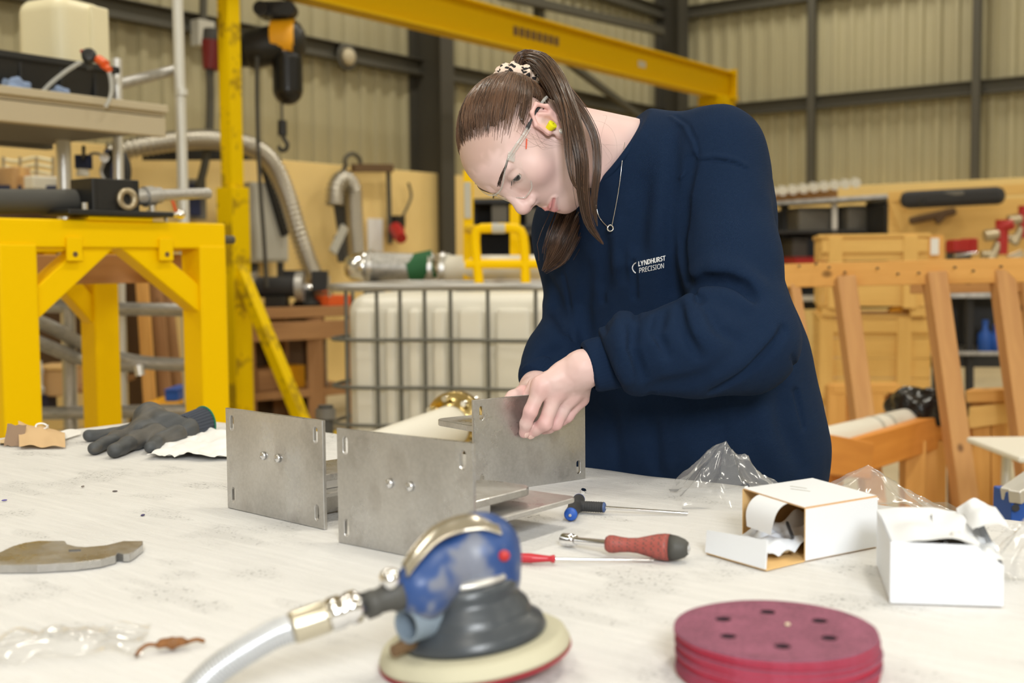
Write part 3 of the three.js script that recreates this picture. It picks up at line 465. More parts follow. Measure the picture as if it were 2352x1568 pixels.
// ------------------------------------------------------------------ left: yellow test stand
{
  const t = world('test_stand', 'bright yellow welded box section stand with crossing knee braces left of the workbench', 'stand');
  const yT = 1.262, s = 0.1, fl = P(16, 505, 3.38).setY(0), fr = P(466, 520, 3.9).setY(0), dir = fr.clone().sub(fl).normalize(), back = V(dir.z, 0, -dir.x).multiplyScalar(-1);
  const out = V(-dir.z, 0, dir.x); if (out.z < 0) out.negate(); const D = out.clone().multiplyScalar(-0.62);
  const bl = fl.clone().addScaledVector(dir, 0.1).add(D), br = fr.clone().add(D);
  const rail = (a, b, y, n = 'rail') => part(t, n, bar(a.clone().setY(y), b.clone().setY(y), s * 0.96, s * 0.84, 0.008), M.yellow);
  const leg = (p, w = s) => part(t, 'leg', bar(p.clone().setY(0), p.clone().setY(yT - 0.07), w, w, 0.008, dir), M.yellow);
  leg(fl, 0.115); leg(fr, 0.105); leg(bl); leg(br);
  const L = fl.distanceTo(fr), q = dir.clone().multiplyScalar(0.055);
  rail(fl.clone().sub(q), fr.clone().add(q), yT - 0.04); rail(bl, br, yT - 0.045); rail(fl, bl, yT - 0.045); rail(fr, br, yT - 0.045);
  const brace = (a, ya, b, yb, w = 0.075) => part(t, 'knee_brace', bar(a.clone().setY(ya), b.clone().setY(yb), w, w, 0.006), M.yellow);
  const mid = fl.clone().lerp(fr, 0.5);
  brace(mid.clone().addScaledVector(dir, -0.02), yT - 0.035, fl.clone().addScaledVector(dir, 0.02), P(55, 725, 3.4).y);
  brace(mid.clone().addScaledVector(dir, 0.0), yT - 0.03, fr.clone().addScaledVector(dir, -0.02), P(455, 700, 3.88).y);
  brace(bl.clone(), yT - 0.36, bl.clone().lerp(fl, 0.45), yT - 0.12); brace(bl.clone().lerp(br, 0.4), yT - 0.09, bl.clone(), yT - 0.34, 0.07); brace(br.clone().lerp(bl, 0.4), yT - 0.09, br.clone(), yT - 0.34, 0.07);
  const fp = (k, y) => fl.clone().lerp(fr, k).addScaledVector(out, 0.052).setY(y);
  for (const k of [0.26, 0.73]) part(t, 'lug', bar(fp(k, yT - 0.05), fp(k, yT - 0.12), 0.05, 0.012, 0.003, out.clone()), M.yellow);
  for (const k of [0.26, 0.73]) part(t, 'lug_hole', rod(fp(k, yT - 0.1).addScaledVector(out, -0.003), fp(k, yT - 0.1).addScaledVector(out, 0.0075), 0.008), M.brown);
  part(t, 'top_plate', bar(fl.clone().lerp(fr, 0.33).setY(yT + 0.007), fl.clone().lerp(fr, 0.66).setY(yT + 0.007), 0.12, 0.014), M.yellow);
  part(t, 'pin', rod(fr.clone().setY(yT - 0.05), fr.clone().addScaledVector(dir, 0.12).setY(yT - 0.05), 0.014), M.frameGrey, 'dark steel pin');
  centred(t);
  solo('timber_beam', 'square brown timber beam resting inside the yellow stand', 'timber', bar(P(52, 620, 3.78), P(463, 616, 4.14), 0.1, 0.094, 0.005), M.beamwood);
  // machine on the stand
  const c = fl.clone().lerp(fr, 0.5).setY(yT + 0.016), m = thing('pump_bracket', 'black motor bracket with round flange and pipe bolted on the yellow stand', 'machine', c, Math.atan2(-dir.z, dir.x));
  part(m, 'base_plate', box(0.36, 0.016, 0.16, -0.01, 0.007, 0), M.black);
  part(m, 'bracket', merge([box(0.14, 0.1, 0.02, -0.02, 0.06, 0.05), box(0.02, 0.1, 0.12, -0.09, 0.06, 0), box(0.02, 0.1, 0.12, 0.05, 0.06, 0)]), M.black);
  part(m, 'flange', merge([along(lathe([[0.018, 0], [0.034, 0], [0.034, 0.016], [0.018, 0.016], [0.018, 0]], 28), V(0.01, 0.05, 0.06), V(0.01, 0.05, 1))]), M.brownSteel);
  part(m, 'pipe', merge([rod(V(0.03, 0.055, 0.03), V(0.16, 0.07, 0.02), 0.026), rod(V(0.15, 0.07, 0.02), V(0.36, 0.085, 0), 0.018), rod(V(0.1, 0.062, 0.026), V(0.13, 0.066, 0.024), 0.032)]), M.galv);
  for (const x of [-0.13, 0.1]) part(m, 'bolt', cyl(0.011, 0.011, 0.02, x, 0.025, 0.065, 6), M.chrome);
  part(m, 'motor', merge([rod(V(-0.36, 0.035, -0.05), V(-0.1, 0.045, -0.04), 0.036), rod(V(-0.44, 0.035, -0.05), V(-0.36, 0.035, -0.05), 0.028), rod(V(-0.16, 0.05, -0.03), V(-0.08, 0.05, -0.03), 0.022)]), M.darkGrey);
  solo('orange_cable', 'orange cable looping over the pump pipe on the yellow stand', 'cable', tube(pts(3.95, [300, 492], [310, 462], [330, 440], [360, 434], [388, 446], [404, 486]), 0.005, 30), M.orange);
  const h = thing('shackle', 'bright chrome shackle with two round ends on the yellow rail', 'shackle', fl.clone().lerp(fr, 0.79).setY(yT + 0.002), Math.atan2(-dir.z, dir.x));
  part(h, 'body', merge([rod(V(-0.05, 0.026, 0), V(0.05, 0.026, 0), 0.009), cyl(0.008, 0.008, 0.03, 0, 0.012, 0)]), M.chrome);
  for (const x of [-0.055, 0.055]) part(h, 'ball_end', new THREE.SphereGeometry(0.016, 20, 14).translate(x, 0.027, 0), M.chrome);
}
// ------------------------------------------------------------------ left: scaffold platform and what stands on it
{
  const dC = 4.75, corner = P(372, 282, dC), yP = corner.y, A = UA.clone(), Bk = WA.clone().negate();
  const t = world('work_platform', 'pale aluminium work platform on scaffold posts above the yellow stand', 'platform');
  const c0 = corner.clone().addScaledVector(A, -1.9);
  part(t, 'deck', bar(c0.clone().addScaledVector(Bk, 0.4).setY(yP + 0.035), corner.clone().addScaledVector(Bk, 0.4).setY(yP + 0.035), 0.84, 0.03), M.aluPale);
  part(t, 'front_beam', bar(c0.clone().setY(yP - 0.02), corner.clone().setY(yP - 0.02), 0.05, 0.075), M.aluPale);
  part(t, 'lip', bar(c0.clone().addScaledVector(Bk, -0.03).setY(yP + 0.05), corner.clone().addScaledVector(Bk, -0.03).setY(yP + 0.05), 0.03, 0.03), M.aluPale);
  part(t, 'back_beam', bar(c0.clone().addScaledVector(Bk, 0.78).setY(yP - 0.02), corner.clone().addScaledVector(Bk, 0.78).setY(yP - 0.02), 0.05, 0.075), M.midGrey);
  part(t, 'underside', bar(c0.clone().addScaledVector(Bk, 0.4).setY(yP - 0.03), corner.clone().addScaledVector(Bk, 0.4).addScaledVector(A, -0.03).setY(yP - 0.03), 0.72, 0.02), M.midGrey);
  for (const k of [0.15, 0.55, 0.95, 1.35, 1.75]) part(t, 'cross_member', bar(corner.clone().addScaledVector(A, -k).setY(yP), corner.clone().addScaledVector(A, -k).addScaledVector(Bk, 0.78).setY(yP), 0.06, 0.04), M.midGrey);
  part(t, 'post', rod(P(278, 960, 5.0).setY(0), P(268, 130, 5.0).setY(yP + 0.3), 0.021), M.alu);
  part(t, 'post', rod(P(146, 500, 5.0).setY(0), P(146, 350, 5.0).setY(yP), 0.03), M.alu);
  part(t, 'guard_rail', rod(P(262, 196, 5.0), P(405, 160, 5.5), 0.024), M.galv);
  centred(t);
  const top = (k, b) => corner.clone().addScaledVector(A, -k).addScaledVector(Bk, b).setY(yP + 0.051);
  // black tote: open tapered box
  const tp = P(66, 240, 4.72), tote = thing('plastic_tote', 'black open plastic tote on the work platform', 'crate', tp.clone().setY(yP + 0.051), HALL);
  const tote4 = (w, h, d, k, th) => { const L = []; for (const [sx, sz] of [[0, 1], [0, -1], [1, 0], [-1, 0]]) { const len = sx ? d : w, g = box(len * 1, h, th, 0, h / 2, 0, 0.003), p = g.attributes.position; for (let i = 0; i < p.count; i++) { const kk = mix(k, 1, p.getY(i) / h); p.setXYZ(i, p.getX(i) * kk, p.getY(i), p.getZ(i) + (sx ? w / 2 : d / 2) * kk); } g.rotateY(sx ? sx * Math.PI / 2 : sz > 0 ? 0 : Math.PI); g.computeVertexNormals(); L.push(g); } return merge([...L, box(w * k, th, d * k, 0, th / 2, 0)]); };
  part(tote, 'body', tote4(0.52, 0.175, 0.4, 0.86, 0.008), M.black);
  part(tote, 'rim', merge([box(0.55, 0.026, 0.02, 0, 0.168, 0.205), box(0.55, 0.026, 0.02, 0, 0.168, -0.205), box(0.02, 0.026, 0.43, 0.265, 0.168, 0), box(0.02, 0.026, 0.43, -0.265, 0.168, 0)]), M.black);
  for (const x of [-0.15, 0.02, 0.17]) part(tote, 'rib', box(0.012, 0.14, 0.02, x, 0.085, 0.192), M.black);
  const tk = thing('fluid_tank', 'ivory rounded plastic tank standing behind the black tote', 'tank', P(146, 150, 5.12).setY(yP + 0.051), HALL + 0.15);
  part(tk, 'body', move(rumple(new RoundedBoxGeometry(0.275, 0.51, 0.275, 6, 0.06), 0.004, 6), 0, 0.255, 0), M.tank);
  part(tk, 'moulded_rib', move(new RoundedBoxGeometry(0.1, 0.48, 0.02, 3, 0.01), 0.075, 0.25, 0.138), M.tank);
  part(tk, 'filler_cap', cyl(0.05, 0.05, 0.03, 0, 0.51, 0), M.black);
  const vp = P(205, 132, 4.5), v = world('hose_valve', 'black and orange hose valve hanging over the tote rim', 'valve');
  part(v, 'knob', along(lathe([[0.001, 0], [0.022, 0], [0.028, 0.008], [0.028, 0.026], [0.02, 0.034], [0.001, 0.034]], 20), vp, vp.clone().add(V(0.3, 0.2, 1))), M.black);
  part(v, 'coupling', merge([rod(P(226, 136, 4.48), P(243, 148, 4.46), 0.017), rod(P(236, 150, 4.47), P(252, 160, 4.45), 0.012)]), M.orange, 'orange coupling');
  part(v, 'red_tag', box(0.03, 0.012, 0.02).translate(...P(194, 118, 4.5).toArray()), M.red);
  part(v, 'stem', rod(P(205, 132, 4.52), P(232, 142, 4.48), 0.012), M.darkGrey);
  part(v, 'clamp', rod(P(205, 134, 4.52), P(205, 160, 4.53), 0.012), M.darkGrey); 
  centred(v);
  solo('clear_hose', 'clear plastic hose hanging over the front of the black tote', 'hose', tube([...pts(4.46, [186, 142], [150, 165], [108, 200], [92, 222], [98, 236]), P(110, 240, 4.46)], 0.008, 50), M.hose);
  solo('clear_hose', 'clear plastic hose hanging down the right end of the black tote', 'hose', tube(pts(4.46, [244, 150], [254, 178], [256, 210], [250, 232], [242, 246]), 0.008, 40), M.hose);
  const rag = (x, y, d, w, h, m, label, s) => { const g = new THREE.SphereGeometry(1, 40, 24); g.scale(w, h, w * 0.7); rumple(g, 0.028, 22, s); g.computeBoundingBox(); g.translate(0, -g.boundingBox.min.y, 0); solo('cloth_rag', label, 'rag', g, m, P(x, y, d).setY(yP + 0.051)); };
  rag(38, 236, 4.42, 0.06, 0.035, M.rag, 'crumpled pale blue rag at the left in front of the tote', 3);
  rag(138, 240, 4.5, 0.04, 0.02, M.rag, 'small crumpled blue rag in front of the middle of the tote', 9);
  rag(70, 240, 4.4, 0.035, 0.012, M.paper, 'small white crumpled cloth between the two blue rags', 15);
}
solo('scaffold_pole', 'tall pale aluminium pole left of the yellow crane post', 'pole', merge([rod(P(436, 960, 5.4).setY(0), P(406, -60, 5.4), 0.0245, 0.0245, 20), rod(P(417, 205, 5.4), P(417.5, 220, 5.4), 0.027, 0.027, 20)]), mat('pale_pole_aluminium', [0.68, 0.67, 0.62], 0.45, 0.3));
{
  const t = world('pipe_barrier', 'grey galvanised pipe barrier with bent lower rails behind the yellow stand', 'barrier'), d = 5.0, g = (a, r = 0.028) => tube(a, r, 40, 12);
  part(t, 'upper_rail', g(pts(d, [60, 700], [250, 708], [440, 712])), M.galv);
  part(t, 'bent_rail', g(pts(d, [40, 720, -0.4], [120, 752, -0.2], [190, 790], [270, 820], [330, 832], [440, 838])), M.galv);
  part(t, 'bent_rail', g(pts(d, [40, 766, -0.4], [110, 795, -0.2], [180, 822], [260, 838], [330, 836])), M.galv);
  part(t, 'lower_rail', g(pts(d, [40, 950], [440, 942])), M.galv);
  for (const x of [156, 440]) part(t, 'post', rod(P(x, 960, d).setY(0), P(x, 705, d), 0.026), M.galv);
  part(t, 'clamp', rod(P(318, 838, d - 0.04), P(322, 862, d - 0.04), 0.02), M.alu);
  centred(t);
}
{ // clutter seen through the stand
  const plank = (x0, y0, x1, y1, d, w, label, m = M.pine) => solo('leaning_plank', label, 'timber', bar(P(x0, y0, d + 0.25), P(x1, y1, d).setY(0.0 + 0.02), 0.03, w, 0.004), m);
  plank(318, 520, 352, 985, 6.6, 0.07, 'pale plank leaning leftmost behind the yellow stand');
  plank(350, 560, 392, 985, 6.7, 0.07, 'pale plank leaning second behind the yellow stand', M.oldwood);
  plank(376, 600, 424, 985, 6.8, 0.06, 'brown plank leaning third, nearest the scaffold pole', M.oldwood);
  const pn = (n, label, x0, y0, x1, y1, d, m, cat) => { const a = P(x0, y1, d), b = P(x1, y0, d); const g = box(Math.abs(b.x - a.x), b.y, 0.3, (a.x + b.x) / 2, b.y / 2, a.z - 0.15); return solo(n, label, cat, g, m); };
  const cabU = pn('tool_locker', 'tall dark brown steel locker behind the yellow stand', 296, 560, 345, 960, 7.2, M.brown, 'locker'); void cabU;
  const rk = world('pallet_rack', 'dark blue pallet rack with cluttered shelves at the far left', 'rack');
  const dr = 6.2, up = (x) => part(rk, 'upright', bar(P(x, 900, dr).setY(0), P(x, 345, dr), 0.08, 0.08), M.navyPaint);
  up(262); up(-60);
  part(rk, 'beam', bar(P(-60, 447, dr), P(262, 450, dr), 0.06, 0.1), M.navyPaint); part(rk, 'beam', bar(P(-60, 612, dr), P(262, 614, dr), 0.06, 0.1), M.navyPaint);
  part(rk, 'shelf', bar(P(-60, 440, dr + 0.4), P(262, 443, dr + 0.4), 0.75, 0.02), M.oldwood); part(rk, 'shelf', bar(P(-60, 606, dr + 0.4), P(262, 608, dr + 0.4), 0.75, 0.02), M.oldwood); part(rk, 'shelf', bar(P(-60, 880, dr + 0.4), P(262, 880, dr + 0.4), 0.75, 0.03), M.oldwood);
  part(rk, 'back_panel', bar(P(-60, 660, dr + 0.9), P(262, 660, dr + 0.9), 0.02, 1.1), M.brown);
  centred(rk);
  const item = (n, label, cat, x, yb, d, w, h, dp, m, extra) => { const p = P(x, yb, d), t = thing(n, label, cat, p, HALL); part(t, 'body', box(w, h, dp, 0, h / 2, 0, 0.01), m); if (extra) extra(t, w, h, dp); return t; };
  item('carton', 'pale carton under the work platform on the blue rack', 'box', 92, 438, dr + 0.05, 0.2, 0.07, 0.2, M.white, (t, w, h, d) => part(t, 'tape', box(w + 0.004, h + 0.004, 0.04, 0, h / 2, 0, 0.002), M.card));
  item('carton', 'brown carton left of the pale carton on the blue rack', 'box', 28, 438, dr + 0.05, 0.1, 0.12, 0.2, M.card, (t, w, h, d) => part(t, 'tape', box(0.03, h + 0.004, d + 0.004, 0, h / 2, 0, 0.002), M.cardInside));
  const cage = world('wire_tray', 'yellowish wire tray stack seen under the work platform', 'tray'); for (const y of [366, 382, 398]) for (const k of [0, 0.12, 0.24]) part(cage, 'wire', tube(pts(dr + 0.1 + k, [4, y], [40, y + 5], [80, y - 3], [124, y + 4]), 0.012, 20, 6), M.tank); for (const x of [8, 46, 84, 122]) part(cage, 'wire', rod(P(x, 408, dr + 0.05), P(x, 360, dr + 0.05), 0.008), M.brownSteel); centred(cage);
  const coil = world('cable_coil', 'dark coiled cable hanging under the work platform', 'cable'); for (let i = 0; i < 4; i++) part(coil, 'loop', tube(Array.from({ length: 10 }, (_, k) => { const a = k / 10 * 6.283; return P(262 + 24 * Math.cos(a) + i * 3, 395 + 46 * Math.sin(a), 5.3 + 0.04 * i); }), 0.014, 50, 8, true), M.rubber); part(coil, 'hook', rod(P(262, 350, 5.3), P(262, 330, 5.1), 0.01), M.darkGrey); centred(coil);
  const motor = world('air_regulator', 'grey and blue air regulator hanging under the work platform', 'regulator'); part(motor, 'bowl', rod(P(190, 404, 5.2), P(190, 384, 5.2), 0.028, 0.024), M.white); part(motor, 'body', box(0.06, 0.06, 0.06).translate(...P(192, 372, 5.2).toArray()), M.navyPaint); part(motor, 'gauge', rod(P(240, 362, 5.15), P(240, 362, 5.1), 0.02), M.alu); part(motor, 'hose', tube(pts(5.2, [196, 364], [215, 352], [240, 362], [232, 395], [246, 425]), 0.007, 30), M.galv); part(motor, 'hanger', rod(P(192, 366, 5.2), P(192, 338, 5.0), 0.008), M.darkGrey); centred(motor);
  const bx = (n, label, cat, x0, x1, y0, y1, d, m, lid) => { const a = P(x0, y1, d), w = (x1 - x0) / F * d, h = (y1 - y0) / F * d, t = thing(n, label, cat, P((x0 + x1) / 2, y1, d)); part(t, 'body', box(w, h * 0.86, 0.25, 0, h * 0.43, 0, 0.01), m); part(t, 'lid', box(w * 1.05, h * 0.14, 0.26, 0, h * 0.93, 0, 0.006), lid ?? m); return t; };
  bx('storage_bin', 'dark blue plastic bin low on the rack left of the stand leg', 'bin', 60, 112, 905, 945, dr, M.navyPaint);
  bx('storage_bin', 'yellow plastic bin low beside the scaffold pole', 'bin', 358, 424, 916, 985, 6.2, M.amber);
  bx('paint_tin', 'blue tin standing on the yellow plastic bin', 'tin', 394, 424, 888, 916, 6.2, M.blue);
  const pa = solo('hanging_paper', 'white crumpled paper hanging on the rack behind the stand', 'paper', rumple(new THREE.BoxGeometry(0.07, 0.17, 0.012, 8, 16, 1), 0.01, 30, 2), M.paper, P(82, 866, dr - 0.06)); void pa;
  bx('carton', 'brown carton on the lower rack shelf behind the stand', 'box', 100, 176, 836, 905, dr + 0.1, M.card, M.cardInside);
}
// ------------------------------------------------------------------ right: racks, pegboard, crates, A-frame
{
  const t = world('long_shelf', 'long wall shelf carrying a plank and clear plastic rolls over dark bins', 'shelf'), d = 11.2;
  part(t, 'board', bar(P(1700, 474, d), P(2062, 452, d - 0.4), 0.5, 0.035), M.galv);
  part(t, 'upright', bar(P(1916, 1000, d - 0.3).setY(0), P(1916, 466, d - 0.3), 0.05, 0.05), M.alu);
  part(t, 'upright', bar(P(1802, 1000, d).setY(0), P(1802, 470, d), 0.07, 0.07), M.black);
  part(t, 'lower_board', bar(P(1700, 536, d), P(2062, 530, d - 0.3), 0.5, 0.03), M.rubber); part(t, 'lower_board', bar(P(1700, 612, d), P(2062, 606, d - 0.3), 0.5, 0.03), M.rubber); part(t, 'lower_board', bar(P(1700, 684, d), P(2062, 682, d - 0.3), 0.5, 0.05), M.alu);
  part(t, 'back_sheet', bar(P(1700, 600, d + 0.3), P(2062, 590, d - 0.1), 0.01, 0.95), M.black);
  centred(t);
  solo('pink_plank', 'pinkish timber plank lying along the long wall shelf', 'timber', bar(P(1720, 458, d - 0.1), P(1924, 446, d - 0.3), 0.12, 0.085), M.legwood);
  const rollM = mat('wrapped_roll_film', [0.9, 0.88, 0.8], 0.15, 0, { phys: true, transmission: 0.35, thickness: 0 }), r = world('plastic_rolls', 'row of clear plastic wrapped rolls on the pink plank', 'rolls');
  for (let i = 0; i < 9; i++) { const x = 1770 + i * 24, y = 440 - i * 2.6; part(r, 'roll', rod(P(x, y, d - 0.05), P(x + 4, y + 1, d - 0.5), 0.05, 0.045, 14), rollM); } centred(r);
  const bn = (x0, x1, y0, y1, dd, m, label) => { const t = thing('storage_bin', label, 'bin', P((x0 + x1) / 2, y1, dd), Math.atan2(0.18, 1)); const w = (x1 - x0) / F * dd, h = (y1 - y0) / F * dd; part(t, 'body', box(w, h * 0.9, 0.35, 0, h * 0.45, 0, 0.02), m); part(t, 'rim', box(w * 1.04, h * 0.1, 0.37, 0, h * 0.95, 0, 0.01), m); };
  bn(1814, 1902, 478, 533, d - 0.1, M.midGrey, 'grey bin on the long shelf nearest the woman'); bn(1926, 2004, 474, 530, d - 0.2, M.midGrey, 'grey bin on the long shelf right of the steel upright');
  bn(1802, 1840, 548, 608, d - 0.1, M.darkGrey, 'dark grey bin on the lower level of the long shelf');
  bn(2008, 2044, 462, 540, d - 0.6, M.black, 'black bin at the right end of the long shelf');
  bn(1806, 1884, 590, 606, d - 0.35, M.red, 'flat red tray on the lower level of the long shelf');
}
{
  const t = world('pegboard', 'orange plywood tool board leaning behind the right hand bench', 'board'), d = 9.6;
  const A = P(2040, 560, d), B = P(2420, 556, d - 0.5), H2 = 0.52;
  part(t, 'board', bar(A.clone().setY(1.12 + 0.22), B.clone().setY(1.12 + 0.22), 0.03, H2), M.ply);
  part(t, 'side_post', bar(P(2052, 460, d - 0.05), P(2090, 560, d - 0.05), 0.06, 0.09), M.ply);
  part(t, 'top_rail', bar(P(2040, 452, d - 0.05), P(2420, 430, d - 0.5), 0.05, 0.08), M.ply);
  centred(t);
  const cs = world('tool_case', 'long black tool case lying across the top of the plywood board', 'case');
  part(cs, 'body', bar(P(2070, 460, d - 0.35), P(2308, 448, d - 0.7), 0.2, 0.13, 0.05), M.rubber);
  for (const x of [2120, 2250]) part(cs, 'latch', box(0.05, 0.05, 0.02).translate(...P(x, 462, d - 0.62).toArray()), M.black);
  part(cs, 'name_strip', bar(P(2160, 446, d - 0.56), P(2214, 443, d - 0.66), 0.02, 0.03), M.midGrey);
  centred(cs);
  solo('dark_tool', 'dark power tool hanging on the plywood board under the case', 'tool', merge([bar(P(2088, 508, d - 0.15), P(2196, 484, d - 0.25), 0.08, 0.06, 0.02), bar(P(2180, 482, d - 0.25), P(2150, 512, d - 0.22), 0.05, 0.05, 0.015)]), M.brown);
  const bench = world('steel_bench', 'grey topped steel bench with dark open shelf at the right', 'workbench'), db = 8.6;
  const a = P(2140, 676, db), b = P(2480, 676, db - 0.3);
  const Bk = V(0.25, 0, -1).normalize();
  part(bench, 'top', bar(a.clone().addScaledVector(Bk, 0.35), b.clone().addScaledVector(Bk, 0.35), 0.72, 0.05), M.galv);
  part(bench, 'shelf', bar(P(2140, 812, db).addScaledVector(Bk, 0.35), P(2480, 812, db - 0.3).addScaledVector(Bk, 0.35), 0.68, 0.03), M.galv);
  part(bench, 'back_sheet', bar(a.clone().addScaledVector(Bk, 0.7).setY(0.62), b.clone().addScaledVector(Bk, 0.7).setY(0.62), 0.01, 0.5), M.black);
  part(bench, 'plinth', bar(P(2140, 830, db).addScaledVector(Bk, 0.4), P(2480, 830, db - 0.3).addScaledVector(Bk, 0.4), 0.6, 0.1), M.black);
  for (const x of [2150, 2226, 2470]) part(bench, 'leg', bar(P(x, 1000, db).setY(0), P(x, 676, db), 0.05, 0.05), M.rubber);
  centred(bench);
  const bt = (x, y, r, h, m, label) => { const t = thing('bottle', label, 'bottle', P(x, y, db - 0.05)); part(t, 'body', lathe([[0.001, 0], [r, 0], [r, h * 0.6], [r * 0.4, h * 0.8], [r * 0.4, h], [0.001, h]], 20), m); part(t, 'cap', cyl(r * 0.45, r * 0.45, h * 0.14, 0, h * 1.05, 0, 16), m); };
  bt(2262, 806, 0.05, 0.2, M.blue, 'blue bottle on the bench shelf, left of two'); bt(2288, 806, 0.06, 0.17, M.blue, 'blue bottle on the bench shelf, right of two');
  const vs = (x, yb, dd, label) => { const t = thing('vice', label, 'vice', P(x, yb, dd), 0.3); part(t, 'body', merge([box(0.17, 0.1, 0.12, 0, 0.1, 0, 0.02), box(0.06, 0.12, 0.14, 0.09, 0.1, 0, 0.01)]), M.red); part(t, 'base', box(0.14, 0.06, 0.12, 0, 0.03, 0), M.darkGrey); part(t, 'handle', rod(V(-0.1, 0.03, 0.08), V(0.1, 0.05, 0.08), 0.01), M.chrome); };
  vs(2202, 596, 9.0, 'red bench vice in front of the plywood board');
  const vv = (x, yb, dd, label) => { const t = thing('hand_drill', label, 'tool', P(x, yb, dd)); part(t, 'body', merge([rod(V(0, 0.06, 0), V(0, 0.3, 0), 0.04, 0.045), rod(V(-0.02, 0.24, 0), V(0.06, 0.27, 0.05), 0.035)]), M.red); part(t, 'chuck', merge([rod(V(-0.12, 0.19, 0), V(-0.03, 0.2, 0), 0.04), rod(V(-0.08, 0.02, 0.02), V(-0.02, 0.14, 0), 0.03), rod(V(0.05, 0.02, 0), V(0.14, 0.06, 0.03), 0.035), rod(V(-0.14, 0.06, 0), V(-0.04, 0.06, 0), 0.03)]), M.brownSteel); };
  vv(2300, 604, 8.3, 'red and steel hand tool upright on the A-frame beam'); vv(2352, 566, 8.8, 'red hand tool at the right edge before the plywood board');
  solo('small_parts', 'scatter of yellow and grey parts on the steel bench', 'parts', merge(Array.from({ length: 16 }, (_, i) => { const p = P(2178 + i * 11, 668 - 6 * hash(i, 4, 2), db + 0.1 + 0.2 * hash(i, 5, 2)); return new THREE.IcosahedronGeometry(0.02 + 0.02 * hash(i, 1, 1), 1).translate(...p.toArray()); })), M.brownSteel).userData.kind = 'stuff';
}
function crate(name, label, x0, x1, y0, y1, d, battens) {             // panelled softwood crate built from boards
  const t = world(name, label, 'crate'), z = 0.62, A = P(x0, y1, d), B = P(x1, y1, d - 0.12), h = (y1 - y0) / F * d, dx = B.clone().sub(A).setY(0), L = dx.length(); dx.normalize();
  const back = V(dx.z, 0, -dx.x); if (back.z > 0) back.negate();
  const q = (x, y, zz) => A.clone().addScaledVector(dx, x).addScaledVector(back, zz).add(V(0, y, 0));
  const n = Math.max(2, Math.round(h / 0.13));
  for (let i = 0; i < n; i++) { const y = (i + 0.5) * h / n; part(t, 'board', bar(q(0.01, y, 0), q(L - 0.01, y, 0), 0.018, h / n - 0.004, 0.002), M.ply); part(t, 'board', bar(q(L, y, 0.01), q(L, y, z), 0.018, h / n - 0.004, 0.002), M.ply); part(t, 'board', bar(q(0, y, 0.01), q(0, y, z), 0.018, h / n - 0.004, 0.002), M.ply); }
  for (const x of battens) part(t, 'batten', bar(q(L * x, -0.01, -0.022), q(L * x, h + 0.01, -0.022), 0.025, 0.085, 0.003, dx.clone()), M.ply);
  part(t, 'batten', bar(q(0, h - 0.05, -0.02), q(L, h - 0.05, -0.02), 0.02, 0.08, 0.003), M.ply);
  part(t, 'lid', bar(q(-0.02, h + 0.012, z / 2), q(L + 0.02, h + 0.012, z / 2), z + 0.04, 0.022), M.ply);
  for (const k of [0.08, 0.92]) part(t, 'skid', bar(q(L * k, -0.03, 0), q(L * k, -0.03, z), 0.09, 0.06), M.ply);
  centred(t); return { q, L, h };
}
{
  const c = crate('wooden_crate', 'upper softwood crate with batten frame behind the A-frame beam', 1886, 2128, 548, 704, 7.4, [0.13, 0.84]);
  const l = crate('wooden_crate', 'lower tall softwood crate under the other crate', 1884, 2134, 730, 912, 7.5, [0.05, 0.76]);
  solo('crate_label', 'white paper label on a post beside the upper crate', 'label', box(0.05, 0.1, 0.003), M.paper, P(2147, 566, 7.2));
  solo('end_board', 'short upright pine board beside the upper crate', 'timber', bar(P(2142, 700, 7.3), P(2142, 540, 7.3), 0.03, 0.13, 0.004, V(1, 0, 0)), M.pine);
  solo('yellow_wedge', 'small yellow plastic wedge in the gap between the crates', 'wedge', extrude([[0, 0], [0.08, 0], [0.08, 0.035], [0.02, 0.03]], 0.06, 0.002), M.amber, P(2036, 716, 7.45));
  void c; void l;
  const bx = world('pallet_box', 'pine pallet box with corner posts on the floor below the crates', 'crate'), d = 6.9;
  part(bx, 'post', bar(P(1918, 1000, d).setY(0), P(1918, 884, d), 0.09, 0.1), M.pine); part(bx, 'post', bar(P(2010, 1000, d).setY(0), P(2010, 890, d), 0.09, 0.08), M.pine); part(bx, 'post', bar(P(2054, 1000, d).setY(0), P(2054, 892, d), 0.06, 0.06), M.oldwood);
  part(bx, 'top_rail', bar(P(1906, 892, d), P(2064, 890, d), 0.1, 0.05), M.pine); part(bx, 'side_board', bar(P(1918, 945, d + 0.1), P(2060, 945, d + 0.1), 0.03, 0.2), M.pine); part(bx, 'lower_rail', bar(P(1906, 990, d), P(2064, 990, d), 0.1, 0.08), M.pine);
  centred(bx);
  const bg = new THREE.SphereGeometry(1, 60, 40); bg.scale(0.16, 0.075, 0.14); rumple(bg, 0.022, 16, 5);
  solo('rubbish_sack', 'shiny black plastic sack slumped behind the leaning trestle legs', 'sack', bg, M.blackShiny, P(2130, 934, 4.9));
}
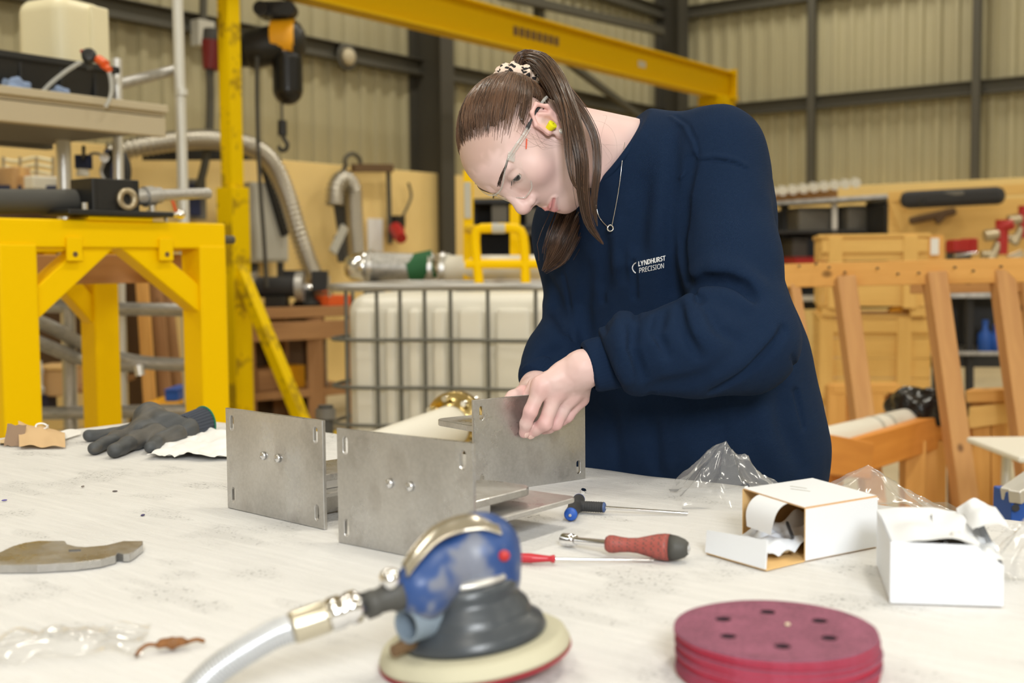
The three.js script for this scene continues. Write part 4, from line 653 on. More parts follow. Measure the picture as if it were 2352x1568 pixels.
{ // timber trestle in front: the big A-frame rack
  const t = world('a_frame_rack', 'big pine A-frame rack with drilled top beam and raking legs', 'rack'), d = 4.9;
  const a = P(1770, 634, d + 0.08), b = P(2480, 616, d - 0.3);
  part(t, 'top_beam', bar(a, b, 0.06, 0.098, 0.004), M.pine, 'pine beam with dark nail holes');
  const holes = [[1836, 611], [1875, 606], [1905, 614], [1941, 625], [2016, 616], [2063, 629], [2111, 627], [2194, 614], [2236, 622], [2300, 612]];
  for (const [x, y] of holes) { const p = P(x, y, 4.93 - (x - 1770) / 710 * 0.38 - 0.035); part(t, 'bolt_hole', rod(p.clone().add(V(0, 0, -0.01)), p.clone().add(V(0, 0, 0.004)), 0.005, 0.005, 10), M.brown); }
  const lg = (x0, y0, x1, y1, d0, w = 0.075, h = 0.1) => part(t, 'leg', bar(P(x0, y0, d0), P(x1, y1, d0 - 0.28).setY(0.0), w, h, 0.004, V(0, 0, 1)), M.legwood);
  lg(1822, 640, 1912, 1180, 4.96, 0.04, 0.06); lg(1938, 640, 2022, 1210, 4.86); lg(2145, 630, 2236, 1210, 4.76, 0.075, 0.095); lg(2300, 625, 2392, 1220, 4.7, 0.075, 0.085); lg(2352, 625, 2440, 1220, 5.1);
  part(t, 'back_brace', bar(P(2090, 648, 5.2), P(2480, 640, 5.0), 0.05, 0.1), M.legwood);
  centred(t);
}
{ // beams and pipe on low stands behind the rack
  const t = world('beam_trestle', 'orange brown varnished trestle beam on pine posts behind the rack legs', 'trestle'), d = 4.3;
  part(t, 'beam', bar(P(1880, 1064, d - 0.1), P(2178, 976, d + 0.7), 0.1, 0.135, 0.006), M.orangewood);
  part(t, 'end_beam', bar(P(1870, 1040, d - 0.4), P(1974, 1056, d - 0.05), 0.1, 0.13, 0.006), M.orangewood);
  for (const [x, dd] of [[2096, d + 0.45], [2142, d + 0.55]]) part(t, 'post', bar(P(x, 1200, dd).setY(0), P(x, 1010, dd), 0.08, 0.085), M.pine);
  part(t, 'post', bar(P(1902, 1150, d).setY(0), P(1902, 1080, d), 0.08, 0.09), M.pine);
  centred(t);
  const p = world('wrapped_pipe', 'white wrapped pipe resting on the orange brown trestle beam', 'pipe');
  part(p, 'pipe', rod(P(1840, 1030, d - 0.15), P(2176, 945, d + 0.85), 0.055, 0.055, 24), M.white);
  part(p, 'band', merge([0.42, 0.5].map((k) => { const a = P(1840, 1030, d - 0.15), b = P(2176, 945, d + 0.85); return rod(a.clone().lerp(b, k), a.clone().lerp(b, k + 0.02), 0.0565, 0.0565, 24); })), M.paleGrey);
  centred(p);
  const b = world('timber_box', 'stained pine box of thick boards at the right behind the rack leg', 'crate'), d2 = 4.9;
  for (const [x, w] of [[2250, 0.075], [2292, 0.07]]) part(b, 'board', bar(P(x, 1250, d2).setY(0), P(x, 912, d2), 0.04, w, 0.004, V(1, 0, 0)), M.pine);
  part(b, 'top_rail', bar(P(2226, 908, d2), P(2330, 905, d2 - 0.1), 0.12, 0.05), M.pine); part(b, 'side', bar(P(2200, 1040, d2 + 0.35), P(2330, 1000, d2 + 0.2), 0.04, 0.2), M.ply); part(b, 'stained_board', bar(P(2222, 960, d2 - 0.05), P(2320, 945, d2 - 0.1), 0.03, 0.085), M.ply);
  part(b, 'post', bar(P(2196, 1250, d2).setY(0), P(2196, 1040, d2), 0.05, 0.06), M.oldwood);
  centred(b);
  const wt = world('white_table', 'corner of a small white table top at the right edge', 'table'), d3 = 3.6;
  const s = new THREE.Shape(), c = P(2282, 1034, d3); void s;
  part(wt, 'top', box(0.6, 0.02, 0.4, c.x + 0.3, c.y, c.z - 0.02, 0.008), M.white);
  for (const x of [0.06, 0.54]) part(wt, 'leg', rod(V(c.x + x, 0, c.z - 0.05), V(c.x + x, c.y, c.z - 0.05), 0.015), M.alu);
  centred(wt);
  const cl = world('machine_vice', 'blue vice with grey sliding rails beyond the table edge at right', 'vice'), d4 = 2.6;
  part(cl, 'jaw', box(0.055, 0.07, 0.1).translate(...P(2330, 1160, d4).toArray()), M.blue); part(cl, 'rails', merge([bar(P(2312, 1136, d4 - 0.02), P(2420, 1060, d4 + 0.1), 0.03, 0.03), bar(P(2330, 1142, d4 - 0.06), P(2440, 1075, d4 + 0.06), 0.03, 0.03)]), M.alu);
  part(cl, 'screw', rod(P(2333, 1166, d4 - 0.06), P(2333, 1166, d4 - 0.01), 0.008), M.rubber); part(cl, 'stand', bar(P(2360, 1250, d4).setY(0), P(2360, 1190, d4), 0.1, 0.1), M.rubber);
  centred(cl);
}
{ // flanged pipe just beyond the table
  const t = world('flanged_pipe', 'white wrapped pipe with bright brassy flange just beyond the table', 'pipe'), a = P(820, 1058, 2.95), b = P(1038, 978, 3.4), ax = b.clone().sub(a).normalize();
  part(t, 'pipe', rod(a.clone().addScaledVector(ax, -0.1), b, 0.056, 0.06, 32), M.white);
  part(t, 'flange', merge([along(lathe([[0.045, 0], [0.062, -0.012], [0.066, 0.012], [0.094, 0.014], [0.096, 0.018], [0.096, 0.042], [0.045, 0.042]], 48), b, b.clone().add(ax))]), mat('gold_passivated_steel', [0.62, 0.47, 0.2], 0.22, 1));
  const e1 = V(ax.z, 0, -ax.x).normalize(), e2 = e1.clone().cross(ax);
  for (let i = 0; i < 8; i++) { const q = i / 8 * 6.283 + 0.2, o = e1.clone().multiplyScalar(0.081 * Math.cos(q)).addScaledVector(e2, 0.081 * Math.sin(q)); part(t, 'bolt', rod(b.clone().add(o).addScaledVector(ax, -0.012), b.clone().add(o).addScaledVector(ax, 0.07), 0.009, 0.009, 6), M.chrome); }
  for (const k of [0.25, 0.85]) { const p = a.clone().lerp(b, k); part(t, 'support', bar(p.clone().setY(0), p.clone().setY(p.y - 0.06), 0.06, 0.06), M.rubber); }
  centred(t);
  const s = world('pillar_stub', 'short dark threaded pipe stub left of the white tank', 'pipe'), d = 4.6;
  part(s, 'pipe', rod(P(748, 1000, d).setY(0), P(748, 930, d), 0.03), M.darkGrey); part(s, 'nut', rod(P(748, 962, d), P(748, 938, d), 0.042, 0.042, 6), M.midGrey); centred(s);
}
// ------------------------------------------------------------------ the workbench in front and what lies on it
const T0 = onY(410, 953), T1 = onY(2300, 1188), TX = T1.clone().sub(T0).normalize(), TZ = V(-TX.z, 0, TX.x), TT = Math.atan2(-TX.z, TX.x), onT = (x, z, y = TABLE) => T0.clone().addScaledVector(TX, x).addScaledVector(TZ, z).setY(y);
const TL = 2.7, TD = 1.3;
{
  const t = thing('assembly_table', 'large assembly table under a white dusty sheet, tools lying on it', 'table', onT(TL / 2, TD / 2, 0), TT);
  part(t, 'table_top', box(TL - 0.03, 0.04, TD - 0.03, 0, TABLE - 0.025, 0), M.ply);
  for (const x of [-1, 1]) for (const z of [-1, 1]) part(t, 'leg', box(0.08, TABLE - 0.045, 0.08, x * (TL / 2 - 0.12), (TABLE - 0.045) / 2, z * (TD / 2 - 0.12)), M.frameGrey);
  for (const z of [-1, 1]) part(t, 'rail', box(TL - 0.3, 0.08, 0.04, 0, TABLE - 0.09, z * (TD / 2 - 0.12)), M.frameGrey);
  const g = new THREE.BoxGeometry(TL, 0.004, TD, 160, 1, 80), p = g.attributes.position, uv = g.attributes.uv;
  for (let i = 0; i < p.count; i++) {
    let x = p.getX(i), y = p.getY(i), z = p.getZ(i); const ex = TL / 2 - Math.abs(x), ez = TD / 2 - Math.abs(z), e = Math.min(ex, ez);
    y += -0.002 + 0.0012 * noise3(x * 5, 0, z * 5) - 0.0008 + (1 - sstep(0, 0.09, e)) * 0.005 * (0.5 + noise3(x * 7, 3, z * 7)) - (1 - sstep(0, 0.02, e)) * 0.008;
    z += (1 - sstep(0, 0.05, ez)) * 0.006 * noise3(x * 9, 5, 1) * Math.sign(z); x += (1 - sstep(0, 0.05, ex)) * 0.006 * noise3(z * 9, 7, 1) * Math.sign(x);
    p.setXYZ(i, x, y + TABLE, z); uv.setXY(i, x + TL, z + TD);
  }
  g.computeVertexNormals();
  solo('table_sheet', 'white fibrous protective sheet covering the whole table top', 'sheet', g, M.sheet, onT(TL / 2, TD / 2, 0), TT);
}
// three end-plate brackets
function obround(w, h, x, y) { const s = new THREE.Path(), r = w / 2, k = h / 2 - r; s.absarc(x, y + k, r, 0, Math.PI); s.absarc(x, y - k, r, Math.PI, 2 * Math.PI); s.closePath(); return s; }
const PW = 0.205, PH = 0.133, PT = 0.005;
const plateGeo = () => extrude([[-PW / 2, 0], [PW / 2, 0], [PW / 2, PH], [-PW / 2, PH]], PT, 0.0006, [[-1, 1], [1, 1], [-1, -1], [1, -1]].map(([a, b]) => obround(0.0085, 0.021, a * (PW / 2 - 0.0135), PH / 2 + b * (PH / 2 - 0.0185))));
const roundPlate = (w, l, r, th) => { const s = []; const cs = [[w / 2 - r, l - r, 0], [-w / 2 + r, l - r, 90]]; s.push([-w / 2, 0], [w / 2, 0]); for (const [x, y, a] of cs) for (let i = 0; i <= 8; i++) { const q = (a + i * 90 / 8) * Math.PI / 180; s.push([x + r * Math.cos(q), y + r * Math.sin(q)]); } return extrude(s, th, 0.0008).rotateX(-Math.PI / 2); };   // lies flat, runs to -z
function bracket(label, bl, br, flip) {
  const a = onY(...bl), b = onY(...br), t = thing('steel_bracket', label, 'bracket', a.clone().add(b).multiplyScalar(0.5).setY(TABLE), Math.atan2(-(b.z - a.z), b.x - a.x));
  const up = (g) => (flip ? g.translate(0, -PH / 2, 0).rotateZ(Math.PI).translate(0, PH / 2, 0) : g);
  part(t, 'end_plate', up(plateGeo().translate(0, 0, -PT)), M.steel);
  if (!flip) for (const x of [-0.0185, 0.0125]) {
    const s = part(t, 'screw_head', up(lathe([[0.001, 0.0042], [0.0026, 0.0042], [0.003, 0.003], [0.0036, 0.0042], [0.0052, 0.0026], [0.0056, 0], [0.001, 0]], 20).rotateX(Math.PI / 2).translate(x, 0.078, 0)), M.brightSteel);
    void s;
  }
  part(t, 'upper_tongue', up(roundPlate(0.085, 0.17, 0.022, 0.009).translate(0.01, 0.047, -PT)), M.steel);
  if (flip) return t;
  part(t, 'lower_tongue', up(roundPlate(0.12, 0.225, 0.012, 0.006).translate(0.015, 0.031, -PT)), M.steel);
  part(t, 'spacer_block', up(box(0.085, 0.0125, 0.07, 0.01, 0.0435, -PT - 0.05, 0.001)), M.brightSteel);
  part(t, 'clamp_block', up(box(0.07, 0.03, 0.05, 0.0, 0.0745, -PT - 0.025, 0.002)), M.steel);
  part(t, 'foot_rib', up(box(0.006, 0.03, 0.12, 0.03, 0.0158, -PT - 0.06, 0.001)), M.steel);
  return t;
}
bracket('leftmost upright steel bracket with slotted plate and two screw heads', [517, 1163], [752, 1217]);
bracket('middle upright steel bracket nearest us, behind the sander', [785, 1246], [1080, 1304]);
const br3 = bracket('steel bracket held by the woman, plate slanting away to the right', [1089, 1138], [1346, 1098], true);
const plate3 = (px, py, lift = 0) => { const n = V(0, 0, 1).applyQuaternion(br3.quaternion), r = ray(px, py), k = br3.position.clone().addScaledVector(n, lift).sub(camera.position).dot(n) / r.dot(n); return r.multiplyScalar(k).add(camera.position); };
const flatShape = (poly, y, th, holes = [], bevel = 0.0006) => { const q = poly.map(([x, z]) => onY(x, z, y)), s = q.map((p) => [p.x, -p.z]); return extrude(s, th, bevel, holes.map((h) => { const path = new THREE.Path(); h.forEach(([x, z], i) => { const p = onY(x, z, y); i ? path.lineTo(p.x, -p.z) : path.moveTo(p.x, -p.z); }); path.closePath(); return path; })).rotateX(-Math.PI / 2).translate(0, y - th, 0); };
{
  const t = world('curved_plate', 'loose flat steel plate with a hooked curved outline at the lower left', 'steel plate');
  const y = TABLE + 0.009;
  part(t, 'plate', flatShape([[-70, 1290], [-40, 1279], [0, 1268], [29, 1254], [57, 1246], [89, 1241.6], [148, 1241.6], [153, 1249], [172, 1254], [195, 1256], [244, 1251.6], [284, 1242], [327, 1242], [327, 1249], [306, 1266], [296, 1271], [284, 1271], [270, 1268], [264, 1275], [230, 1284], [172, 1291], [86, 1296], [0, 1297], [-60, 1297]], y, 0.009, [[[158, 1262], [186, 1261], [186, 1266], [158, 1267]]]), M.steel);
  centred(t);
  const sc = onY(285, 1272, TABLE); solo('steel_spacer', 'small bright steel spacer by the tip of the curved plate', 'spacer', cyl(0.0065, 0.0065, 0.008, 0, 0.004, 0, 20), M.brightSteel, sc);
}
{ // glove
  const t = thing('work_glove', 'dark grey coated work glove lying with fingers towards us', 'glove', onY(330, 1010)), O = t.position;
  const g = (px, py, h) => onY(px, py).add(V(0, h, 0)).sub(O), gp = (px, py, d) => P(px, py, d).sub(O);
  const wrist = gp(425, 990, 2.2), hump = gp(345, 962, 2.25), palm = gp(380, 985, 2.2);
  const f = join([
    cone(wrist, palm, 0.027, 0.03), cone(palm, hump, 0.029, 0.031), cone(hump, gp(320, 995, 2.17), 0.025, 0.018), cone(gp(360, 1000, 2.15), gp(315, 990, 2.2), 0.022, 0.017),
    chain([gp(318, 985, 2.24), gp(260, 997, 2.24), g(206, 1014, 0.0125)], [0.016, 0.012, 0.0115], 0.01),
    chain([gp(318, 996, 2.18), gp(265, 1008, 2.14), g(218, 1044, 0.011)], [0.016, 0.0135, 0.0112], 0.01),
    chain([gp(345, 1000, 2.14), gp(306, 1012, 2.1), g(264, 1051, 0.0125)], [0.018, 0.0155, 0.0128], 0.01),
    chain([gp(405, 1000, 2.14), gp(368, 1010, 2.12), g(346, 1042, 0.011)], [0.02, 0.0135, 0.0108], 0.012),
  ], 0.014);
  const F2 = (x, y, z) => f(x, y, z) + 0.0016 * noise3(x * 45, y * 45, z * 45) + 0.0025 * Math.max(0, noise3(x * 22 + 4, y * 30, z * 22)) ;
  part(t, 'glove_shell', skin(F2, V(-0.2, -0.01, -0.2), V(0.2, 0.13, 0.3), 0.003), mat('nitrile_coating', [1, 1, 1], 0.6, 0, { map: T.nitrile, bumpMap: T.coarse, bumpScale: 0.0006 }));
  const ca = gp(418, 988, 2.2), cb = gp(466, 976, 2.27), cd = cb.clone().sub(ca), n = 64, e1 = cd.clone().cross(V(0, 0, 1)).normalize(), e2 = cd.clone().cross(e1).normalize();
  const ring = sheetGeo(n * 3, 24, (u, v, o) => { const q = u * Math.PI * 2, rib = 1 + 0.035 * Math.sin(q * 30), r1 = mix(0.027, 0.034, v) * rib, r2 = mix(0.026, 0.026, v) * rib; o.copy(ca).addScaledVector(cd, v * 1.02 + 0.03 * Math.sin(q)).addScaledVector(e1, r1 * Math.cos(q)).addScaledVector(e2, r2 * Math.sin(q)); if (o.y < 0.001) o.y = 0.001; });
  part(t, 'knit_cuff', ring, mat('knit_cuff_yarn', [0.05, 0.06, 0.085], 0.85, 0, { side: THREE.DoubleSide }), 'blue grey knitted cuff');
  const hem = Array.from({ length: 24 }, (_, i) => { const q = i / 24 * 6.283; const o = ca.clone().addScaledVector(cd, 1.03 + 0.03 * Math.sin(q)).addScaledVector(e1, 0.0345 * Math.cos(q)).addScaledVector(e2, 0.0265 * Math.sin(q)); if (o.y < 0.002) o.y = 0.002; return o; });
  part(t, 'hem', tube(hem, 0.0022, 60, 6, true), mat('green_hem_thread', [0.01, 0.16, 0.08], 0.8), 'green hem thread');
}
{ // paper and card scraps at the left
  const t = world('card_scrap', 'torn brown card sleeve lying at the far left of the table', 'card'), d = 2.12;
  const a = onY(8, 1024), b = onY(150, 1020), q = (u, v) => { const base = a.clone().lerp(b, u); return base; };
  part(t, 'folded_sheet', sheetGeo(24, 16, (u, v, o) => { o.copy(P(mix(44, 150, u), 1022, d + 0.12 * v)); o.y = TABLE + 0.004 + 0.036 * Math.sin(v * 1.9) * (1 - 0.55 * u) * (1 - 0.4 * Math.abs(v - 0.5)) + 0.004 * noise3(u * 4, v * 4, 1); }), mat('brown_card_sheet', [0.62, 0.42, 0.22], 0.85, 0, { side: THREE.DoubleSide }));
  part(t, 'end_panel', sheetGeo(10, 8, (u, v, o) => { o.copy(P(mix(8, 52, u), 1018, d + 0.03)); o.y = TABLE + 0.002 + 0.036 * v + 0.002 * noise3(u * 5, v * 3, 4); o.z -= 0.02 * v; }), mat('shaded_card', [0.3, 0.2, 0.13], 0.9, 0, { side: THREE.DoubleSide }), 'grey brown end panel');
  part(t, 'loose_flap', sheetGeo(16, 8, (u, v, o) => { o.copy(onY(mix(0, 70, u), mix(1023, 1014, v))); o.y += 0.002 + 0.006 * u + 0.003 * noise3(u * 6, v * 5, 9); }), mat('pale_card', [0.68, 0.5, 0.28], 0.85, 0, { side: THREE.DoubleSide }));
  centred(t);
  void q;
  const s = world('paper_strip', 'white paper strip sticking out beside the brown card scrap', 'paper');
  part(s, 'strip', sheetGeo(20, 4, (u, v, o) => { o.copy(onY(mix(112, 186, u), mix(1024, 1001, u) - 6 * v)); o.y += 0.004 + 0.012 * Math.sin(u * 3) * v; }), mat('white_strip', [0.8, 0.78, 0.74], 0.9, 0, { side: THREE.DoubleSide }));
  part(s, 'curl', tube(Array.from({ length: 14 }, (_, i) => P(96 + 14 * Math.cos(i * 0.75), 976 + 8 * Math.sin(i * 0.75) + i * 0.7, d + 0.06 + i * 0.002)), 0.0018, 60, 6), M.paper);
  centred(s);
  const c = thing('crumpled_paper', 'white crumpled paper under the glove cuff beside the left plate', 'paper', onY(480, 1035));
  part(c, 'sheet', sheetGeo(48, 40, (u, v, o) => { const x = (u - 0.42) * 0.2, z = (v - 0.62) * 0.26; o.set(x, 0.003 + 0.018 * Math.max(0, 1 - Math.hypot(u - 0.5, v - 0.35) * 1.8) + 0.01 * Math.abs(noise3(u * 5, v * 5, 3)) + 0.004 * Math.abs(noise3(u * 14, v * 14, 8)), z + 0.012 * noise3(u * 6, 2, 2)); }), mat('thin_white_paper', [0.86, 0.855, 0.84], 0.9, 0, { side: THREE.DoubleSide }));
}
{ // small litter on the sheet
  const sp = [[328, 1184, [0.05, 0.04, 0.12]], [10, 1150, [0.1, 0.08, 0.3]], [264, 1129, [0.1, 0.08, 0.08]], [190, 1118, [0.2, 0.17, 0.15]]];
  for (const [x, y, c] of sp) { const g = new THREE.IcosahedronGeometry(0.0022, 1); g.scale(1.8, 0.5, 1); solo('ink_fleck', 'tiny ' + (c[2] > 0.2 ? 'violet' : c[0] > 0.15 ? 'grey' : c[2] > 0.1 ? 'dark blue' : 'dark') + ' fleck on the white sheet ' + (x > 300 ? 'left of the first bracket' : x < 50 ? 'at the far left edge' : x > 250 ? 'below the glove fingers' : 'below and left of the glove'), 'fleck', g, mat('fleck', c, 0.8), onY(x, y).add(V(0, 0.001, 0)), x); }
  solo('wood_shaving', 'curled brown wood shaving at the lower left of the sheet', 'shaving', merge([rumple(new THREE.IcosahedronGeometry(1, 3).scale(0.014, 0.0042, 0.006).translate(0, 0.0045, 0), 0.002, 160, 3), tube([V(-0.01, 0.004, 0), V(-0.02, 0.006, 0.002), V(-0.027, 0.003, 0.008), V(-0.029, 0.0015, 0.014)], 0.0016, 20, 6), tube([V(0.01, 0.004, 0), V(0.02, 0.005, -0.003), V(0.026, 0.002, -0.006)], 0.0018, 16, 6)]), mat('brown_shaving', [0.24, 0.1, 0.03], 0.85, 0, { side: THREE.DoubleSide }), onY(396, 1492).add(V(0, 0.001, 0)), 0.3);
  solo('plastic_film', 'crumpled thin clear film lying at the lower left corner', 'film', sheetGeo(50, 40, (u, v, o) => { o.set((u - 0.5) * 0.16, 0.002 + 0.009 * Math.abs(noise3(u * 6, v * 6, 1)) + 0.012 * Math.max(0, 1 - 2.4 * Math.hypot(u - 0.5, v - 0.5)), (v - 0.5) * 0.09); }), M.clearBag, onY(110, 1490), 0.2);
}
{ // hand tools
  const k = world('hex_key', 'T-handle hex key with black ribbed grip and blue caps', 'hex key'), y = 0.0085;
  const a = onY(1322, 1176).add(V(0, y, 0)), b = onY(1392, 1180).add(V(0, y, 0)), ax = b.clone().sub(a).normalize(), tip = onY(1580, 1183).add(V(0, 0.0025, 0));
  const e0 = onY(1311, 1196).add(V(0, 0.0085, 0)), e1 = onY(1330, 1163).add(V(0, 0.0095, 0)), grip = lathe([[0.001, 0], ...Array.from({ length: 34 }, (_, i) => [0.0066 + (i % 3 ? 0 : 0.0005) + 0.0012 * Math.max(0, 1 - i / 9), 0.002 + i * 0.00105]), [0.0058, 0.038], [0.001, 0.038]], 24);
  part(k, 'grip', merge([along(grip, a, b), rod(e0, e1, 0.0082, 0.0078, 24), new THREE.SphereGeometry(0.0095, 20, 14).translate(...a.clone().lerp(e0.clone().lerp(e1, 0.5), 0.6).toArray())]), M.rubber, 'black ribbed grip');
  part(k, 'end_cap', along(lathe([[0.001, -0.003], [0.0062, -0.0025], [0.0084, -0.001], [0.0084, 0.002], [0.001, 0.002]], 24), e0, e1), M.blue, 'blue end cap');
  part(k, 'end_cap', along(lathe([[0.001, -0.002], [0.006, -0.0015], [0.0079, 0], [0.0079, 0.001], [0.001, 0.001]], 24), e1, e0), M.blue, 'blue end cap');
  part(k, 'collar', along(lathe([[0.001, 0], [0.0066, 0], [0.0066, 0.0045], [0.004, 0.006], [0.001, 0.006]], 24), a.clone().addScaledVector(ax, 0.034), b.clone().addScaledVector(ax, 0.034)), mat('dull_blue_plastic', [0.05, 0.09, 0.22], 0.5), 'blue collar');
  part(k, 'hex_rod', rod(b.clone().addScaledVector(ax, -0.004), tip, 0.002, 0.002, 6), M.chrome);
  part(k, 'short_tip', rod(e0, e0.clone().addScaledVector(e0.clone().sub(e1).normalize(), 0.007), 0.002, 0.002, 6), M.chrome);
  centred(k);
  const s = world('socket_driver', 'socket screwdriver with stubby red grip, dark end and chrome socket', 'screwdriver');
  const h0 = onY(1391, 1276).add(V(0, 0.0135, 0)), h1 = onY(1583, 1290).add(V(0, 0.0145, 0)), L = h0.distanceTo(h1), sx = h1.clone().sub(h0).normalize();
  const prof = [[0.001, 0], [0.0075, 0.0005], [0.0096, 0.004], [0.0098, 0.009], [0.0086, 0.016], [0.0078, 0.026], [0.0084, 0.036], [0.011, 0.047], [0.0135, 0.057], [0.0146, 0.066], [0.0145, 0.0715], [0.001, 0.0715]];
  part(s, 'grip', along(lathe(prof.map(([r, q]) => [r, q / 0.0925 * L]), 36), h0, h1), mat('worn_red_grip', [1, 1, 1], 0.5, 0, { map: tex(128, 0.08, (u, v) => { const q = sstep(0.1, 0.45, fbm(u, v, 3, 3, 301, 4)); return [mix(0.34, 0.1, q * 0.7), mix(0.075, 0.06, q), mix(0.06, 0.05, q)]; }) }), 'worn red grip');
  part(s, 'end', along(lathe([[0.001, 0.0712], [0.0144, 0.0712], [0.0128, 0.08], [0.0098, 0.088], [0.0066, 0.0915], [0.001, 0.0925]].map(([r, q]) => [r, q / 0.0925 * L]), 36), h0, h1), M.darkGrey, 'dark grey end');
  part(s, 'end_button', along(lathe([[0.001, 0], [0.0055, 0], [0.0058, 0.0015], [0.002, 0.0022], [0.001, 0.0022]], 20), h0.clone().addScaledVector(sx, L - 0.0015), h1.clone().addScaledVector(sx, L)), M.chrome);
  const k0 = onY(1294, 1253).add(V(0, 0.0074, 0));
  part(s, 'shaft', rod(k0.clone().lerp(h0, 0.3), h0.clone().addScaledVector(sx, 0.004), 0.0042, 0.0044), M.chrome);
  part(s, 'socket', along(lathe([[0.0045, 0.006], [0.0045, 0], [0.0068, 0], [0.0073, 0.0008], [0.0073, 0.014], [0.006, 0.0155], [0.0062, 0.019], [0.001, 0.0185]], 28), k0, h0), M.chrome);
  centred(s);
  const r = world('red_screwdriver', 'thin red handled screwdriver partly behind the sander', 'screwdriver'), r0 = onY(1120, 1290).add(V(0, 0.0058, 0)), r1 = onY(1276, 1295).add(V(0, 0.0056, 0)), r2 = onY(1502, 1290).add(V(0, 0.0018, 0)), rl = r0.distanceTo(r1);
  const hd = along(lathe([[0.001, 0], [0.0045, 0], [0.0055, 0.004], [0.0056, rl - 0.026], [0.0052, rl - 0.024], [0.0036, rl - 0.009], [0.0034, rl - 0.006], [0.0046, rl - 0.003], [0.0046, rl - 0.001], [0.001, rl]], 8), r0, r1);
  part(r, 'handle', hd, mat('glossy_red_plastic', [0.5, 0.03, 0.045], 0.3)); part(r, 'blade', rod(r1, r2, 0.0013, 0.0013, 10), M.chrome);
  centred(r);
  const n = new THREE.CylinderGeometry(0.004, 0.004, 0.0045, 6); solo('loose_nut', 'tiny bright hex nut lying near the held bracket', 'nut', n.rotateX(0.5), M.chrome, onY(1340, 1132).add(V(0, 0.003, 0)), 0.4);
}
{ // white cartons
  const t = world('open_carton', 'open white carton with flaps out and plastic inside', 'box'), c = [onY(1847, 1290), onY(2012, 1257), onY(1707, 1236)], hgt = 0.056, th = 0.0016;
  const ex = c[1].clone().sub(c[0]), ey = c[2].clone().sub(c[0]), q = (x, y, z) => c[0].clone().addScaledVector(ex, x).addScaledVector(ey, z).setY(TABLE + 0.0015 + y);
  const panel = (a, b, d, e, m, m2, name, lab) => { const f = (off) => sheetGeo(6, 6, (u, v, o) => { o.copy(a).multiplyScalar((1 - u) * (1 - v)).addScaledVector(b, u * (1 - v)).addScaledVector(d, u * v).addScaledVector(e, (1 - u) * v).add(off); }); const n = b.clone().sub(a).cross(e.clone().sub(a)).normalize(); const outer = f(n.clone().multiplyScalar(th)), inner = f(V(0, 0, 0)); const edge = []; const cor = [a, b, d, e]; for (let i = 0; i < 4; i++) { const s0 = cor[i], s1 = cor[(i + 1) % 4]; edge.push(sheetGeo(1, 1, (u, v, o) => o.copy(s0).lerp(s1, u).addScaledVector(n, th * v))); } const p = part(t, name, outer, m, lab); part(p, 'inner_face', merge([inner, ...edge]), m2); return p; };
  const WB = Object.assign(M.whiteBright, { side: THREE.DoubleSide }), CI = Object.assign(M.cardInside, { side: THREE.DoubleSide }), CB = Object.assign(M.card, { side: THREE.DoubleSide });
  panel(q(0, 0, 0), q(1, 0, 0), q(1, hgt, 0), q(0, hgt, 0), WB, CI, 'side_wall');
  panel(q(1, 0, 0), q(1, 0, 1), q(1, hgt, 1), q(1, hgt, 0), WB, CI, 'end_wall');
  panel(q(1, 0, 1), q(0, 0, 1), q(0, hgt, 1), q(1, hgt, 1), WB, CI, 'side_wall');
  panel(q(0, hgt, 0), q(1, hgt, 0), q(1, hgt, 1), q(0, hgt, 1), WB, CB, 'top_panel');
  panel(q(0, 0.0005, 1), q(1, 0.0005, 1), q(1, 0.0005, 0), q(0, 0.0005, 0), CI, CI, 'floor_panel');
  const f0 = onY(1847, 1291).setY(TABLE + 0.002), f1 = onY(1707, 1237).setY(TABLE + 0.002), f2 = onY(1622, 1272).setY(TABLE + 0.002), f3 = onY(1760, 1312).setY(TABLE + 0.002);
  panel(f1, f0, f3, f2, CI, CI, 'front_flap', 'bare card inside of the flap lying open');
  const up = (p, h, l) => p.clone().add(V(0, h, 0)).addScaledVector(f1.clone().sub(f2).normalize(), l);
  panel(f2, f3, up(f3, 0.03, 0.004), up(f2, 0.024, 0.004), WB, WB, 'tuck_flap', 'white tuck flap standing up with a notch');
  const tA = q(0, hgt, 0.72), tB = q(0, hgt, 0.26), dn = ex.clone().normalize().multiplyScalar(-0.022);
  part(t, 'top_flap', sheetGeo(14, 10, (u, v, o) => { const w = 0.5 + (u - 0.5) * (1 - 0.12 * sstep(0.7, 1, v)); o.copy(tA).lerp(tB, w); o.addScaledVector(dn, Math.sin(v * 1.7)); o.y += -0.03 * v * v - 0.003 * v; }), WB, 'white top flap hanging down');
  part(t, 'packing_film', sheetGeo(40, 30, (u, v, o) => { o.copy(q(mix(-0.35, 0.75, u), 0.004, mix(0.12, 0.9, v))); o.y += 0.022 * Math.abs(noise3(u * 5, v * 5, 7)) * (0.4 + u) + 0.012 * Math.max(0, u - 0.2); }), mat('white_film', [0.8, 0.84, 0.9], 0.4, 0, { side: THREE.DoubleSide }), 'white plastic packing film');
  part(t, 'dark_strip', bar(q(0.2, 0.026, 0.5), q(0.02, 0.02, 0.2), 0.003, 0.004, 0.0005), M.rubber, 'dark strip in the packing');
  part(t, 'printed_line', merge([bar(q(0.42, hgt + th + 0.0003, 0.7), q(0.52, hgt + th + 0.0003, 0.5), 0.0016, 0.0003, 0.0001), bar(q(0.5, hgt + th + 0.0003, 0.8), q(0.58, hgt + th + 0.0003, 0.62), 0.0016, 0.0003, 0.0001)]), M.paleGrey, 'faint grey print');
  centred(t);
  // second, nearer carton
  const b = world('near_carton', 'white carton nearest us at the right, torn top full of plastic', 'box'), e = [onY(2044, 1388), onY(2304, 1396), onY(2013, 1298)], h2 = 0.058;
